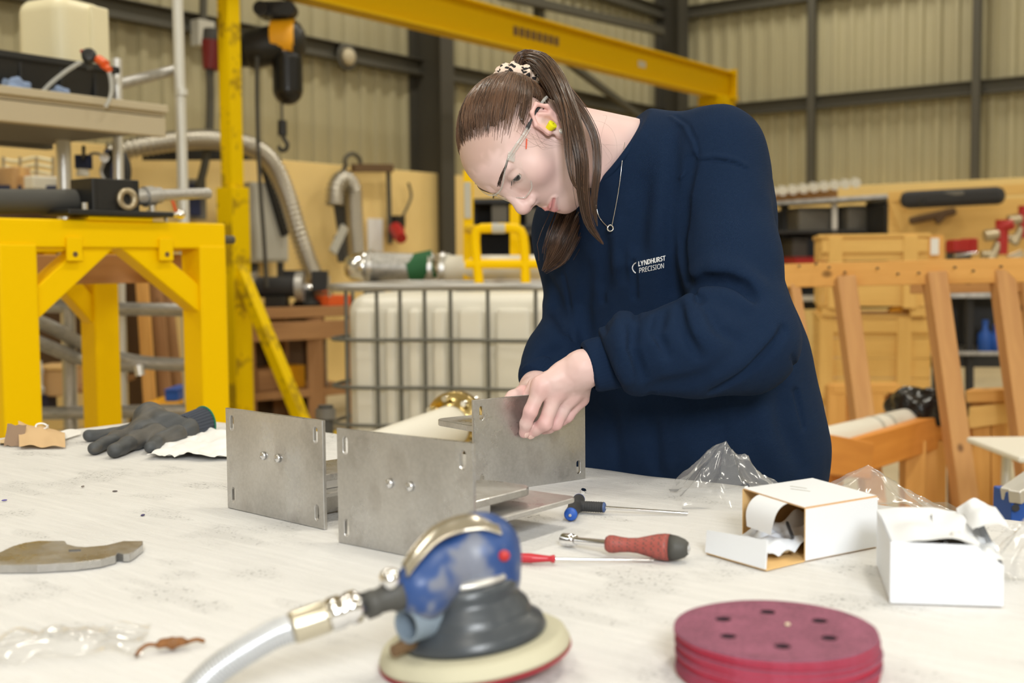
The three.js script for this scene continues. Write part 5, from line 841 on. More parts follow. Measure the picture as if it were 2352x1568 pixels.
  const gx = e[1].clone().sub(e[0]), gz = e[2].clone().sub(e[0]), w = (x, y, z) => e[0].clone().addScaledVector(gx, x).addScaledVector(gz, z).setY(TABLE + 0.0015 + y);
  const wall = (a, d, h0, h1, name) => part(b, name, merge([0, 1].map((s) => sheetGeo(10, 4, (u, v, o) => { o.copy(a).lerp(d, u); o.y += v * mix(h0, h1, u); o.addScaledVector(V(d.z - a.z, 0, a.x - d.x).normalize(), s * 0.0016); }))), WB);
  wall(w(0, 0, 0), w(0.74, 0, 0), h2, h2 * 0.97, 'front_wall'); wall(w(0.74, 0, 0), w(1, 0, 0), h2 * 0.97, h2 * 0.66, 'front_wall'); wall(w(0, 0, 1), w(0, 0, 0), h2, h2, 'left_wall'); wall(w(1, 0, 0), w(1, 0, 1), h2 * 0.66, h2, 'right_wall'); wall(w(1, 0, 1), w(0, 0, 1), h2, h2, 'back_wall');
  part(b, 'floor', sheetGeo(2, 2, (u, v, o) => o.copy(w(u, 0.0005, v))), CI);
  part(b, 'top_flap', sheetGeo(16, 12, (u, v, o) => { o.copy(w(u * 0.8, h2, v)); o.y += 0.001 + 0.004 * noise3(u * 3, v * 3, 2); }), WB, 'white top flap folded in');
  part(b, 'torn_flap', sheetGeo(12, 8, (u, v, o) => { o.copy(w(0.78 + 0.34 * u, h2 + 0.002 + 0.012 * Math.sin(u * 2.6), 0.25 + 0.7 * v)); o.y += 0.004 * noise3(u * 4, v * 4, 6); }), WB, 'torn curled flap');
  part(b, 'packing_film', sheetGeo(30, 24, (u, v, o) => { o.copy(w(0.5 + 0.52 * u, h2 * 0.62, 0.06 + 0.86 * v)); o.y += 0.02 * (1 - u * 0.6) * (0.5 + Math.abs(noise3(u * 5, v * 5, 12))); }), mat('milky_film', [0.85, 0.86, 0.87], 0.4, 0, { side: THREE.DoubleSide }), 'milky plastic packing film');
  centred(b);
}
const crumple = (w, h, dp, s, peak = [0, 0]) => { // clear bag: creased sheet standing in folds
  const g = sheetGeo(70, 70, (u, v, o) => { const x = (u - 0.5) * 2, z = (v - 0.5) * 2, r = Math.hypot(x - peak[0], z - peak[1]), a = Math.atan2(z - peak[1], x - peak[0]); const fold = Math.abs(Math.sin(a * 4.5 + s + 2 * noise3(x * 1.5, z * 1.5, s))) ; let y = Math.max(0, 1 - Math.pow(r, 1.0) * (0.78 + 0.2 * fold)); y += 0.1 * (1 - Math.abs(noise3(x * 2.2 + s, z * 2.2, s)) * 2) * sstep(1.2, 0.3, r); o.set(x * w * (1 - 0.2 * y), Math.max(0.0015, y * h + 0.0015 * noise3(x * 7, z * 7, s)), z * dp * (1 - 0.2 * y)); });
  return g;
};
solo('plastic_bag', 'clear crumpled plastic bag peaked in front of the sweatshirt, left of the open carton', 'bag', crumple(0.082, 0.082, 0.07, 2, [-0.2, 0]), M.clearBag, onY(1690, 1146));
solo('plastic_bag', 'clear crumpled plastic bag behind the open carton at the right', 'bag', crumple(0.1, 0.062, 0.07, 11, [-0.35, 0.1]), M.clearBag, onY(2040, 1182));
solo('plastic_bag', 'clear crumpled plastic bag at the right edge behind the near carton', 'bag', crumple(0.07, 0.07, 0.06, 21, [0.4, 0]), M.clearBag, onY(2352, 1300));
{ // sanding discs
  const c = P(1784, 1452, 0.934).setY(TABLE), R = 0.0785, N = 8, th = 0.0042, ord = ['topmost', 'second', 'third', 'fourth', 'fifth', 'sixth', 'seventh', 'lowest'];
  const mk = (r0, t0, jag) => { const a = Array.from({ length: 96 }, (_, i) => { const q = i / 96 * 6.2832, r = r0 + jag * noise3(Math.cos(q) * 6, Math.sin(q) * 6, jag * 900); return [r * Math.cos(q), r * Math.sin(q)]; }); const holes = Array.from({ length: 6 }, (_, i) => { const q = i / 6 * 6.2832 + 0.42, s = new THREE.Path(); s.absarc(0.044 * Math.cos(q), 0.044 * Math.sin(q), 0.0066, 0, Math.PI * 2); return s; }); return extrude(a, t0, 0.0003, holes).rotateX(-Math.PI / 2); };
  const felt = mk(R, th * 0.45, 0.0007), grit = mk(R - 0.0003, th * 0.55, 0.0005), fm = mat('maroon_felt', [1, 1, 1], 0.95, 0, { map: T.felt, bumpMap: T.coarse, bumpScale: 0.0008 }), gm = mat('red_abrasive', [0.4, 0.008, 0.035], 0.8);
  const proto = new THREE.Group(); part(proto, 'grit_layer', grit, gm, 'red grit layer'); part(proto, 'felt_layer', felt.clone().translate(0, th * 0.55, 0), fm, 'maroon felt layer');
  part(proto, 'hole_shade_liner', merge(Array.from({ length: 6 }, (_, i) => { const q = i / 6 * 6.2832 + 0.42; return cyl(0.0059, 0.0059, th * 0.98, 0.044 * Math.cos(q), th / 2, -0.044 * Math.sin(q), 20, true); })), mat('painted_hole_shade', [0.02, 0.01, 0.014], 0.9, 0, { side: THREE.DoubleSide }), 'dark added liners with painted shade inside the holes');  // added liners, their dark colour stands in for shade inside the holes
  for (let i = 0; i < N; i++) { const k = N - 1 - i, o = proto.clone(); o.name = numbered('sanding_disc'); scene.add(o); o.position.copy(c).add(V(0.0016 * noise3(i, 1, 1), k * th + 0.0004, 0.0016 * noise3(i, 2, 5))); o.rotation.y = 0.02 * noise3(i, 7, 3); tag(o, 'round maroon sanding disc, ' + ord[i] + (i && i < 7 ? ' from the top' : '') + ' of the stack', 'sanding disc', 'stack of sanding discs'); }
  solo('grit_crumb', 'pale crumb lying on the topmost sanding disc', 'crumb', new THREE.IcosahedronGeometry(0.0022, 1).scale(1, 0.6, 1), mat('pale_crumb', [0.7, 0.6, 0.42], 0.8), P(1809, 1440, 0.94).setY(TABLE + N * th + 0.0015));
}
{ // random orbital air sander
  const base = P(1093, 1526, 0.953).setY(TABLE), t = thing('air_sander', 'blue and black air sander with round pad and silver hose', 'sander', base);
  const tilt = (g) => g.rotateZ(0.115).translate(0, 0.009, 0);
  part(t, 'sanding_sheet', tilt(lathe([[0.001, 0], [0.0755, 0], [0.0772, 0.0012], [0.0772, 0.003], [0.001, 0.003]], 64)), mat('red_sanding_sheet', [0.34, 0.012, 0.03], 0.8));
  part(t, 'foam_pad', tilt(lathe([[0.001, 0.003], [0.0765, 0.003], [0.0768, 0.006], [0.0735, 0.0135], [0.069, 0.0165], [0.001, 0.0165]], 64)), mat('beige_pad_foam', [0.5, 0.47, 0.34], 0.85, 0, { bumpMap: T.soft, bumpScale: 0.0006 }));
  part(t, 'skirt', tilt(lathe([[0.001, 0.0165], [0.058, 0.0165], [0.0595, 0.02], [0.057, 0.027], [0.05, 0.032], [0.0485, 0.036], [0.047, 0.041], [0.041, 0.0475], [0.0395, 0.053], [0.041, 0.056], [0.0385, 0.061], [0.035, 0.063], [0.001, 0.063]], 56)), mat('dusty_black_rubber', [0.045, 0.052, 0.06], 0.34, 0, { bumpMap: T.soft, bumpScale: 0.0005 }), 'dusty black rubber skirt');
  part(t, 'collar_ring', tilt(lathe([[0.001, 0.062], [0.036, 0.062], [0.0372, 0.0645], [0.0365, 0.068], [0.001, 0.068]], 48)), M.alu);
  const L = (px, py, d) => P(px, py, d).sub(base), mc = L(1108, 1264, 0.955), hd = L(1005, 1312, 0.925), fr = L(955, 1346, 0.905);
  const f0 = join([ell(mc, 0.0275, 0.024, 0.032), cone(mc, L(1114, 1330, 0.955), 0.026, 0.028), cone(mc.clone().add(V(-0.006, 0.002, 0)), hd, 0.0225, 0.0195), cone(hd, fr, 0.0185, 0.016), cone(L(985, 1345, 0.912), L(980, 1378, 0.91), 0.0165, 0.0145)], 0.016);
  const f = (x, y, z) => f0(x, y, z) + 0.0005 * noise3(x * 60, y * 60, z * 60);
  part(t, 'housing', skin(f, V(-0.1, 0.02, -0.06), V(0.06, 0.15, 0.09), 0.0022, { color: (x, y, z) => { const k = sstep(-0.1, 0.5, noise3(x * 38, y * 38, z * 38) + 0.5 * noise3(x * 130, y * 110, z * 120)); return [mix(0.02, 0.21, k * 0.8), mix(0.06, 0.22, k * 0.8), mix(0.2, 0.25, k * 0.8)]; } }), mat('scuffed_blue_plastic', [1, 1, 1], 0.42, 0, { vertexColors: true }), 'scuffed blue housing');
  const lp = [L(1134, 1190, 0.955), L(1092, 1180, 0.95), L(1044, 1188, 0.945), L(1000, 1208, 0.932), L(955, 1254, 0.912), L(928, 1292, 0.9)], lc = curve(lp), side = V(0.25, 0.0, 1).normalize();
  const lev = sheetGeo(40, 12, (u, v, o) => { lc.getPointAt(u, o); const w = mix(0.026, 0.014, u); o.addScaledVector(side, (v - 0.35) * w * 1.6); o.y -= 0.006 * Math.pow(Math.abs(v - 0.4) * 1.6, 2) + 0.0; });
  const lev2 = lev.clone().translate(0, -0.0022, 0);
  part(t, 'lever', merge([lev, lev2, ...[0, 1].map((s) => { const e = lp.map((p, i) => p.clone().addScaledVector(side, (s - 0.35) * mix(0.026, 0.014, i / 5) * 1.6).add(V(0, -0.006 * Math.pow(Math.abs(s - 0.4) * 1.6, 2) - 0.001, 0))); return tube(e, 0.0013, 40, 6); })]), Object.assign(mat('lever_steel', [0.66, 0.62, 0.53], 0.25, 0.9), { side: THREE.DoubleSide }), 'bent steel lever');
  part(t, 'fitting', merge([along(lathe([[0.001, 0], [0.012, 0], [0.013, 0.004], [0.013, 0.014], [0.0105, 0.018], [0.0095, 0.026], [0.0105, 0.028], [0.0105, 0.036], [0.001, 0.036]], 24), L(938, 1352, 0.905), L(820, 1400, 0.885))]), M.darkGrey);
  part(t, 'ball_joint', new THREE.SphereGeometry(0.0085, 24, 16).translate(...L(896, 1330, 0.89).toArray()), M.chrome);
  const c0 = L(838, 1385, 0.885), c1 = L(664, 1445, 0.872);
  part(t, 'coupling', merge([along(lathe([[0.001, 0], [0.008, 0], [0.009, 0.003], [0.012, 0.005], [0.0125, 0.012], [0.0105, 0.015], [0.0125, 0.018], [0.0125, 0.026], [0.01, 0.029], [0.001, 0.029]], 6), c0, c1)]), M.chrome);
  part(t, 'ferrule', along(lathe([[0.001, 0.027], [0.0105, 0.027], [0.0122, 0.03], [0.0122, 0.052], [0.0113, 0.056], [0.001, 0.056]], 28), c0, c1), mat('nickel_ferrule', [0.62, 0.57, 0.45], 0.3, 0.9));
  part(t, 'hose', bellows([L(690, 1437, 0.874), L(640, 1452, 0.868), L(570, 1490, 0.862), L(490, 1545, 0.86), L(430, 1610, 0.855), L(390, 1680, 0.85)], 0.0105, 0.0003, 0.003, 20), mat('braided_silver_hose', [0.55, 0.57, 0.6], 0.3, 0.6), 'braided silver air hose');
  const s0 = L(1000, 1420, 0.925), s1 = L(912, 1444, 0.895);
  part(t, 'exhaust_spout', merge([along(new THREE.CylinderGeometry(0.0135, 0.0145, 0.045, 28, 1, true).translate(0, 0.0225, 0), s0.clone().add(V(0.01, 0.002, -0.01)), s1), along(new THREE.CylinderGeometry(0.0112, 0.0112, 0.03, 28, 1, true).translate(0, 0.03, 0), s0.clone().add(V(0.01, 0.002, -0.01)), s1), along(new THREE.RingGeometry(0.0112, 0.0135, 28).rotateX(-Math.PI / 2).translate(0, 0.045, 0), s0.clone().add(V(0.01, 0.002, -0.01)), s1)]), Object.assign(mat('grey_blue_plastic', [0.2, 0.25, 0.3], 0.45), { side: THREE.DoubleSide }), 'grey blue exhaust spout');
  part(t, 'spout_bracket', rod(L(990, 1455, 0.93), L(905, 1495, 0.9), 0.006, 0.005), M.brown);
  part(t, 'red_button', new THREE.SphereGeometry(0.0045, 16, 10).scale(1, 1, 0.5).translate(...L(1158, 1276, 0.925).toArray()), M.red);
}
// ------------------------------------------------------------------ the woman
const person = thing('person', 'young woman in navy sweatshirt and clear glasses bending over the table, gripping a bracket', 'person', P(1600, 1100, 2.0).setY(0));
const PO = person.position, put = (name, g, m, label, parent = person) => part(parent, name, g.translate(-PO.x, -PO.y, -PO.z), m, label);
// head: its own axes (y up to the crown, z out of the face, x to her left), laid into the hall
const HS = 0.939, HT = P(1206.7, 322, 1.78).add(V(-0.8799, 0.2779, 0.3854).multiplyScalar(0.0085)), HB = new THREE.Matrix4().makeBasis(V(0.4542, 0.2533, 0.8541), V(-0.8799, 0.2779, 0.3854), V(-0.1397, -0.9266, 0.3491));
const HM = new THREE.Matrix4().makeTranslation(HT.x, HT.y, HT.z).multiply(HB).multiply(new THREE.Matrix4().makeScale(HS, HS, HS)), HI = HM.clone().invert();
const toW = (x, y, z) => V(x, y, z).applyMatrix4(HM), toH = (p) => p.clone().applyMatrix4(HI);
const J = { LS: P(1650, 345, 1.81), LM: P(1678, 600, 1.77), LE: P(1712, 782, 1.72), LF: P(1600, 797, 1.69), LG: P(1440, 816, 1.69), LW: P(1362, 848, 1.695), RS: P(1322, 520, 2.0), RE: P(1338, 742, 1.97), RW: P(1228, 884, 1.85), NB: P(1440, 345, 1.87), CL: P(1610, 470, 1.87), CR: P(1385, 560, 1.97), WL: P(1690, 850, 1.93), WR: P(1450, 850, 1.99), HL: P(1716, 1030, 1.95), HR: P(1450, 1080, 2.02) };

const cranium = ell(V(0, 0.028, -0.005), 0.073, 0.07, 0.087);
const hairline = (x, y, z) => Math.max(y - 0.068 * Math.pow(Math.max(0, 1 - Math.pow(Math.abs(x) / 0.0755, 2.4)), 0.4167), Math.min(y + 0.045, -(z + 0.02)));
const headField = (() => {
  const c = (a, b, r1, r2) => cone(V(...a), V(...b), r1, r2), B = (a, r) => ball(V(...a), r);
  const base = [cranium, ell(V(0, 0.036, 0.031), 0.061, 0.054, 0.0635), ell(V(0, -0.012, 0.034), 0.06, 0.07, 0.06), ell(V(0, -0.057, 0.044), 0.044, 0.053, 0.052), B([0, -0.095, 0.079], 0.0185)];
  const side = [c([0.05, -0.045, 0.006], [0.018, -0.096, 0.068], 0.018, 0.0165), B([0.041, -0.014, 0.06], 0.023)];
  const brow = c([0.012, 0.029, 0.0915], [0.043, 0.034, 0.077], 0.0075, 0.006), socket = ell(V(0.033, 0.014, 0.101), 0.019, 0.012, 0.0165), lid = B([0.032, 0.0145, 0.0765], 0.0142), slit = ell(V(0.0335, 0.0112, 0.0885), 0.0126, 0.0054, 0.0105);
  const nose = [c([0, 0.024, 0.0905], [0, -0.017, 0.11], 0.0075, 0.009), B([0, -0.0225, 0.113], 0.0105), c([0, -0.031, 0.111], [0, -0.037, 0.1], 0.004, 0.005)], ala = B([0.0115, -0.0278, 0.1035], 0.0075), nostril = ell(V(0.0072, -0.0345, 0.1075), 0.0038, 0.0046, 0.0058);
  const lipU = [c([0.021, -0.0618, 0.0895], [0.007, -0.0658, 0.1], 0.0028, 0.0039), c([0.007, -0.0658, 0.1], [0, -0.0676, 0.1003], 0.0039, 0.0037)], lipL = c([0.019, -0.0638, 0.0893], [0, -0.0762, 0.098], 0.003, 0.0054), mouth = c([0.0212, -0.0628, 0.0932], [0, -0.0717, 0.1072], 0.0016, 0.0022);
  const helix = chain([[0.076, 0.003, 0.006], [0.078, 0.02, 0.004], [0.081, 0.031, -0.012], [0.083, 0.027, -0.027], [0.082, 0.008, -0.031], [0.0785, -0.012, -0.022], [0.075, -0.024, -0.006]].map((a) => V(...a)), [0.0026, 0.0028, 0.003, 0.0031, 0.0031, 0.003, 0.0034], 0.004);
  const anti = chain([[0.079, 0.018, -0.015], [0.0795, 0.0, -0.021], [0.078, -0.014, -0.013]].map((a) => V(...a)), [0.0028, 0.003, 0.0026], 0.004), earBase = ell(V(0.074, 0.0, -0.012), 0.0055, 0.03, 0.02), concha = ell(V(0.081, -0.003, -0.006), 0.007, 0.013, 0.01), lobe = B([0.0742, -0.0255, 0.0015], 0.0076), tragus = B([0.0752, -0.004, 0.0075], 0.0045);
  const nb = toH(J.NB), neck = cone(V(0, -0.04, -0.024), nb, 0.053, 0.055), tendon = cone(V(0.052, -0.035, -0.035), nb.clone().add(V(0.015, -0.02, 0.045)), 0.014, 0.014), larynx = cone(V(0, -0.085, 0.03), nb.clone().add(V(0, 0.0, 0.04)), 0.026, 0.024);
  const f = (x, y, z) => {
    const a = Math.abs(x); let d = base[0](x, y, z);
    const k0 = d;
    for (let i = 1; i < base.length; i++) d = smin(d, base[i](x, y, z), 0.022);
    for (const s of side) d = smin(d, s(a, y, z), 0.022);
    let n = neck(x, y, z); n = smin(n, tendon(a, y, z), 0.025); n = smin(n, larynx(x, y, z), 0.03); d = smin(d, n, 0.022);
    if (z > 0.03 && y > -0.1 && y < 0.07) {
      d = smin(d, brow(a, y, z), 0.012); d = smax(d, -socket(a, y, z), 0.014); d = smin(d, lid(a, y, z), 0.004); d = smax(d, -slit(a, y, z), 0.002);
      let q = smin(smin(nose[0](x, y, z), nose[1](x, y, z), 0.012), nose[2](x, y, z), 0.006); q = smin(q, ala(a, y, z), 0.007); d = smin(d, q, 0.011); d = smax(d, -nostril(a, y, z), 0.003);
      d = smin(d, Math.min(lipU[0](a, y, z), lipU[1](a, y, z)), 0.006); d = smin(d, lipL(a, y, z), 0.006); d = smax(d, -mouth(a, y, z), 0.004);
    }
    if (a > 0.055 && z < 0.04 && z > -0.045) { y += 0.008; z -= 0.008; let e = earBase(a, y, z); e = smax(e, -concha(a, y, z), 0.006); e = Math.min(smin(e, helix(a, y, z), 0.004), 1); e = smin(e, anti(a, y, z), 0.004); e = smin(e, lobe(a, y, z), 0.007); e = smin(e, tragus(a, y, z), 0.006); d = smin(d, e, 0.005); }
    return d + 0 * k0;
  };
  f.lips = (x, y, z) => { const a = Math.abs(x); return Math.min(lipU[0](a, y, z), lipU[1](a, y, z), lipL(a, y, z)); };
  f.ear = (x, y, z) => Math.min(helix(Math.abs(x), y + 0.008, z - 0.008), anti(Math.abs(x), y + 0.008, z - 0.008), tragus(Math.abs(x), y + 0.008, z - 0.008));
  return f;
})();
const SK = [0.73, 0.535, 0.5], tint = (b, t, k) => b.map((v, i) => mix(v, t[i], k));
const headColor = (x, y, z) => {
  let c = tint(SK, [0.74, 0.5, 0.46], 0.5 + 0.5 * noise3(x * 40, y * 40, z * 40));
  const a = Math.abs(x); c = tint(c, [0.73, 0.42, 0.4], 0.55 * (1 - sstep(0.0, 0.034, Math.hypot(a - 0.048, y + 0.022, z - 0.066)))); c = tint(c, [0.72, 0.4, 0.38], 0.55 * (1 - sstep(0.002, 0.02, Math.hypot(x, y + 0.024, z - 0.115)))); c = tint(c, [0.74, 0.38, 0.34], 0.5 * (1 - sstep(0, 0.006, headField.ear(x, y, z))));
  c = tint(c, [0.6, 0.2, 0.2], 0.8 * (1 - sstep(0.0, 0.0022, headField.lips(x, y, z)))); c = tint(c, [0.6, 0.33, 0.3], 0.45 * (1 - sstep(0.003, 0.011, Math.hypot((a - 0.033) * 0.8, (y - 0.0095) * 2.2, (z - 0.09) * 0.8))));
  const h = hairline(x, y, z); if (h > -0.006 && a < 0.074) c = tint(c, [0.4, 0.26, 0.2], 0.5 * sstep(-0.006, 0.01, h + 0.006 * noise3(x * 160, y * 160, z * 60)));
  return c;
};
const headGeo = skin((x, y, z) => headField(x, y, z), V(-0.095, -0.23, -0.125), V(0.1, 0.12, 0.135), 0.0022, { color: headColor }).applyMatrix4(HM);
// hands
function handGeo(o) {
  const parts = [];
  for (const f of o.fingers) parts.push({ f: chain(f.p, f.r, 0.004), end: f.p[f.p.length - 1] });
  const palm = join(o.fingers.slice(0, 4).map((f) => cone(o.wrist, f.p[0], 0.019, 0.0125)).concat([cone(o.fore, o.wrist, 0.025, 0.021), cone(o.wrist, o.fingers[4].p[0], 0.018, 0.0145), cone(o.fingers[0].p[0], o.fingers[2].p[0], 0.0105, 0.0105), cone(o.fingers[4].p[0], o.fingers[0].p[0].clone().lerp(o.wrist, 0.3), 0.0135, 0.0125)]), 0.014);
  const f = (x, y, z) => { let d = palm(x, y, z), w = 1e9; for (const q of parts) { const v = q.f(x, y, z); w = w > 1e8 ? v : smin(w, v, 0.0022); } return smin(d, w, 0.009) + 0.00035 * noise3(x * 150, y * 150, z * 150); };
  const b = new THREE.Box3(); for (const q of o.fingers) q.p.forEach((p) => b.expandByPoint(p)); b.expandByPoint(o.wrist); b.expandByPoint(o.fore); b.expandByScalar(0.032);
  const kn = o.fingers.flatMap((q) => q.p.slice(0, -1).slice(0, 2)), tips = o.fingers.map((q) => q.p[q.p.length - 1]);
  const col = (x, y, z) => { let c = tint(SK, [0.72, 0.48, 0.44], 0.6 + 0.4 * noise3(x * 50, y * 50, z * 50)), m = 1; for (const k of kn) m = Math.min(m, Math.hypot(x - k.x, y - k.y, z - k.z)); c = tint(c, [0.72, 0.36, 0.35], 0.5 * (1 - sstep(0.008, 0.024, m))); m = 1; for (const k of tips) m = Math.min(m, Math.hypot(x - k.x, y - k.y, z - k.z)); return tint(c, [0.7, 0.36, 0.35], 0.45 * (1 - sstep(0.006, 0.02, m))); };
  return skin(f, b.min, b.max, 0.0024, { color: col });
}
const pl = plate3, fr4 = [0.0112, 0.0098, 0.0086, 0.0074];
const LH = { wrist: P(1338, 846, 1.685), fore: P(1395, 838, 1.69), fingers: [
  { p: [pl(1243, 886, 0.032), pl(1219, 944, 0.026), pl(1208, 973, 0.0155), pl(1203.5, 994, 0.0085)], r: fr4 },
  { p: [pl(1277, 897, 0.04), pl(1253, 971, 0.033), pl(1232, 985, 0.018), pl(1218, 996, 0.0085)], r: [0.0115, 0.0104, 0.0088, 0.0076] },
  { p: [pl(1309, 908, 0.038), pl(1277, 972, 0.028), pl(1261, 981, 0.016), pl(1249, 986, 0.008)], r: [0.0112, 0.0097, 0.0084, 0.0072] },
  { p: [pl(1333, 914, 0.03), pl(1304, 956, 0.02), pl(1290, 966, 0.012), pl(1280, 970, 0.007)], r: [0.0102, 0.0084, 0.0073, 0.0064] },
  { p: [P(1296, 858, 1.69), pl(1258, 872, 0.012), pl(1228, 886, -0.012), pl(1206, 918, -0.0145)], r: [0.015, 0.0118, 0.0104, 0.0085] }] };
const RH = { wrist: P(1232, 892, 1.835), fore: P(1250, 858, 1.89), fingers: [
  { p: [pl(1190, 925, -0.05), pl(1165, 965, -0.05), pl(1160, 990, -0.03), pl(1164, 1000, -0.0145)], r: fr4 },
  { p: [pl(1205, 935, -0.06), pl(1185, 985, -0.058), pl(1180, 1005, -0.035), pl(1184, 1012, -0.0145)], r: fr4 },
  { p: [pl(1225, 940, -0.065), pl(1207, 990, -0.06), pl(1202, 1010, -0.04), pl(1204, 1018, -0.02)], r: fr4 },
  { p: [pl(1245, 940, -0.065), pl(1230, 985, -0.058), pl(1226, 1005, -0.04), pl(1226, 1012, -0.024)], r: [0.0102, 0.0084, 0.0073, 0.0064] },
  { p: [P(1222, 898, 1.81), pl(1200, 903, -0.028), pl(1178, 912, -0.02), pl(1160, 930, -0.0145)], r: [0.0145, 0.0115, 0.0102, 0.0085] }] };
const hands = [handGeo(LH), handGeo(RH)];
const hipM = J.HL.clone().lerp(J.HR, 0.5), footL = V(J.HL.x + 0.02, 0.07, J.HL.z), footR = V(J.HR.x + 0.02, 0.07, J.HR.z - 0.02), kneeL = footL.clone().setY(0.45).add(V(-0.03, 0, 0.03)), kneeR = footR.clone().setY(0.45).add(V(-0.03, 0, 0.03));
const inner = join([cone(J.NB.clone().lerp(hipM, 0.22), hipM, 0.06, 0.1), cone(J.CL, J.CR, 0.07, 0.07), cone(J.WL.clone().lerp(hipM, 0.3), J.WR.clone().lerp(hipM, 0.3), 0.08, 0.08), chain([J.LS, J.LM, J.LE], [0.045, 0.042, 0.036], 0.02), chain([J.LE, J.LF, J.LG, LH.fore], [0.036, 0.036, 0.028, 0.024], 0.02), chain([J.RS, J.RE, RH.fore], [0.045, 0.036, 0.024], 0.02), chain([J.HL, kneeL, footL], [0.08, 0.055, 0.038], 0.03), chain([J.HR, kneeR, footR], [0.08, 0.055, 0.038], 0.03), cone(J.NB.clone().lerp(hipM, 0.15), J.LS, 0.04, 0.04), cone(J.NB.clone().lerp(hipM, 0.15), J.RS, 0.04, 0.04), cone(J.NB, J.NB.clone().lerp(hipM, 0.22), 0.045, 0.06)], 0.02);
const bodyGeo = skin(inner, V(-0.1, 0.02, -2.25), V(0.62, 1.4, -1.5), 0.013, { color: () => SK });
put('body', BGU.mergeGeometries([headGeo, ...hands, bodyGeo]), mat('skin', [1, 1, 1], 0.48, 0, { vertexColors: true, phys: true, sheen: 0.25, sheenRoughness: 0.5, sheenColor: lin(1, 0.8, 0.7) }));
const nail = mat('fingernail', [0.82, 0.56, 0.5], 0.25);
for (const [f, w] of [[LH.fingers[0], 1], [LH.fingers[1], 1]]) { const n = f.p.length, a = f.p[n - 2], b = f.p[n - 1], dir = b.clone().sub(a).normalize(), out = V(0, 0, 1).applyQuaternion(br3.quaternion); out.addScaledVector(dir, -out.dot(dir)).normalize(); const s = dir.clone().cross(out), g = new THREE.SphereGeometry(1, 20, 14).scale(0.0045 * w, 0.0058, 0.0016); g.applyMatrix4(new THREE.Matrix4().makeBasis(s, dir, out).setPosition(b.clone().addScaledVector(out, 0.0064).addScaledVector(dir, -0.0012))); put('fingernail', g, nail); }
// eyes
{
  const eyeM = mat('eye_white', [1, 1, 1], 0.15, 0, { vertexColors: true });
  for (const s of [1, -1]) {
    const g = new THREE.SphereGeometry(0.0133, 48, 36).translate(s * 0.032, 0.0145, 0.0765), p = g.attributes.position, C = new Float32Array(p.count * 3), look = V(s * 0.032 + 0.006, 0.0145 - 0.0018, 0.0765 + 0.0117);
    for (let i = 0; i < p.count; i++) { const d = Math.hypot(p.getX(i) - look.x, p.getY(i) - look.y, p.getZ(i) - look.z); C.set(d < 0.0026 ? [0.004, 0.004, 0.005] : d < 0.0062 ? [0.05, 0.045, 0.045] : [0.72, 0.66, 0.62], 3 * i); }
    g.setAttribute('color', new THREE.BufferAttribute(C, 3)); put('eye', g.applyMatrix4(HM), eyeM);
  }
}
// hair
const strandM = mat('brown_hair', [1, 1, 1], 0.27, 0, { vertexColors: true, phys: true, sheen: 0.3, sheenRoughness: 0.4, sheenColor: lin(0.6, 0.45, 0.35) });
function strands(list, sides = 3) {                                   // list of {p: points, r: [root, mid, tip], c: colour} as thin tapered tubes in one geometry
  let nv = 0, ni = 0; for (const s of list) { nv += s.p.length * sides; ni += (s.p.length - 1) * sides * 6; }
  const Pp = new Float32Array(nv * 3), N = new Float32Array(nv * 3), C = new Float32Array(nv * 3), U = new Float32Array(nv * 2), I = new Uint32Array(ni), t = V(), e1 = V(), e2 = V(), q = V(); let v = 0, k = 0;
  for (const s of list) {
    const n = s.p.length; e1.set(0.31, 0.77, 0.55);
    for (let i = 0; i < n; i++) {
      t.copy(s.p[Math.min(i + 1, n - 1)]).sub(s.p[Math.max(i - 1, 0)]).normalize(); e2.copy(t).cross(e1).normalize(); e1.copy(e2).cross(t).normalize();
      const u = i / (n - 1), r = u < 0.5 ? mix(s.r[0], s.r[1], u * 2) : mix(s.r[1], s.r[2], u * 2 - 1);
      for (let j = 0; j < sides; j++) { const a = j / sides * 6.2832; q.copy(e1).multiplyScalar(Math.cos(a)).addScaledVector(e2, Math.sin(a)); const o = v + i * sides + j; N.set([q.x, q.y, q.z], 3 * o); Pp.set([s.p[i].x + q.x * r, s.p[i].y + q.y * r, s.p[i].z + q.z * r], 3 * o); C.set(s.c, 3 * o); U.set([u, a], 2 * o); if (i < n - 1) { const o2 = v + i * sides + (j + 1) % sides; I.set([o, o2, o + sides, o2, o2 + sides, o + sides], k); k += 6; } }
    }
    v += n * sides;
  }
  const g = new THREE.BufferGeometry(); g.setIndex(new THREE.BufferAttribute(I, 1)); g.setAttribute('position', new THREE.BufferAttribute(Pp, 3)); g.setAttribute('normal', new THREE.BufferAttribute(N, 3)); g.setAttribute('color', new THREE.BufferAttribute(C, 3)); g.setAttribute('uv', new THREE.BufferAttribute(U, 2)); return fixWinding(g);
}
const hairTone = (k = rnd()) => { const a = [0.036, 0.02, 0.013], b = [0.17, 0.09, 0.052]; return a.map((x, i) => mix(x, b[i], k * k)); };
const PB = V(0, 0.022, -0.09), C0 = V(0, 0.026, -0.005);
const hairRoot = new THREE.Group(); hairRoot.name = 'hair'; hairRoot.userData.label = 'brown hair drawn back into a ponytail'; person.add(hairRoot);
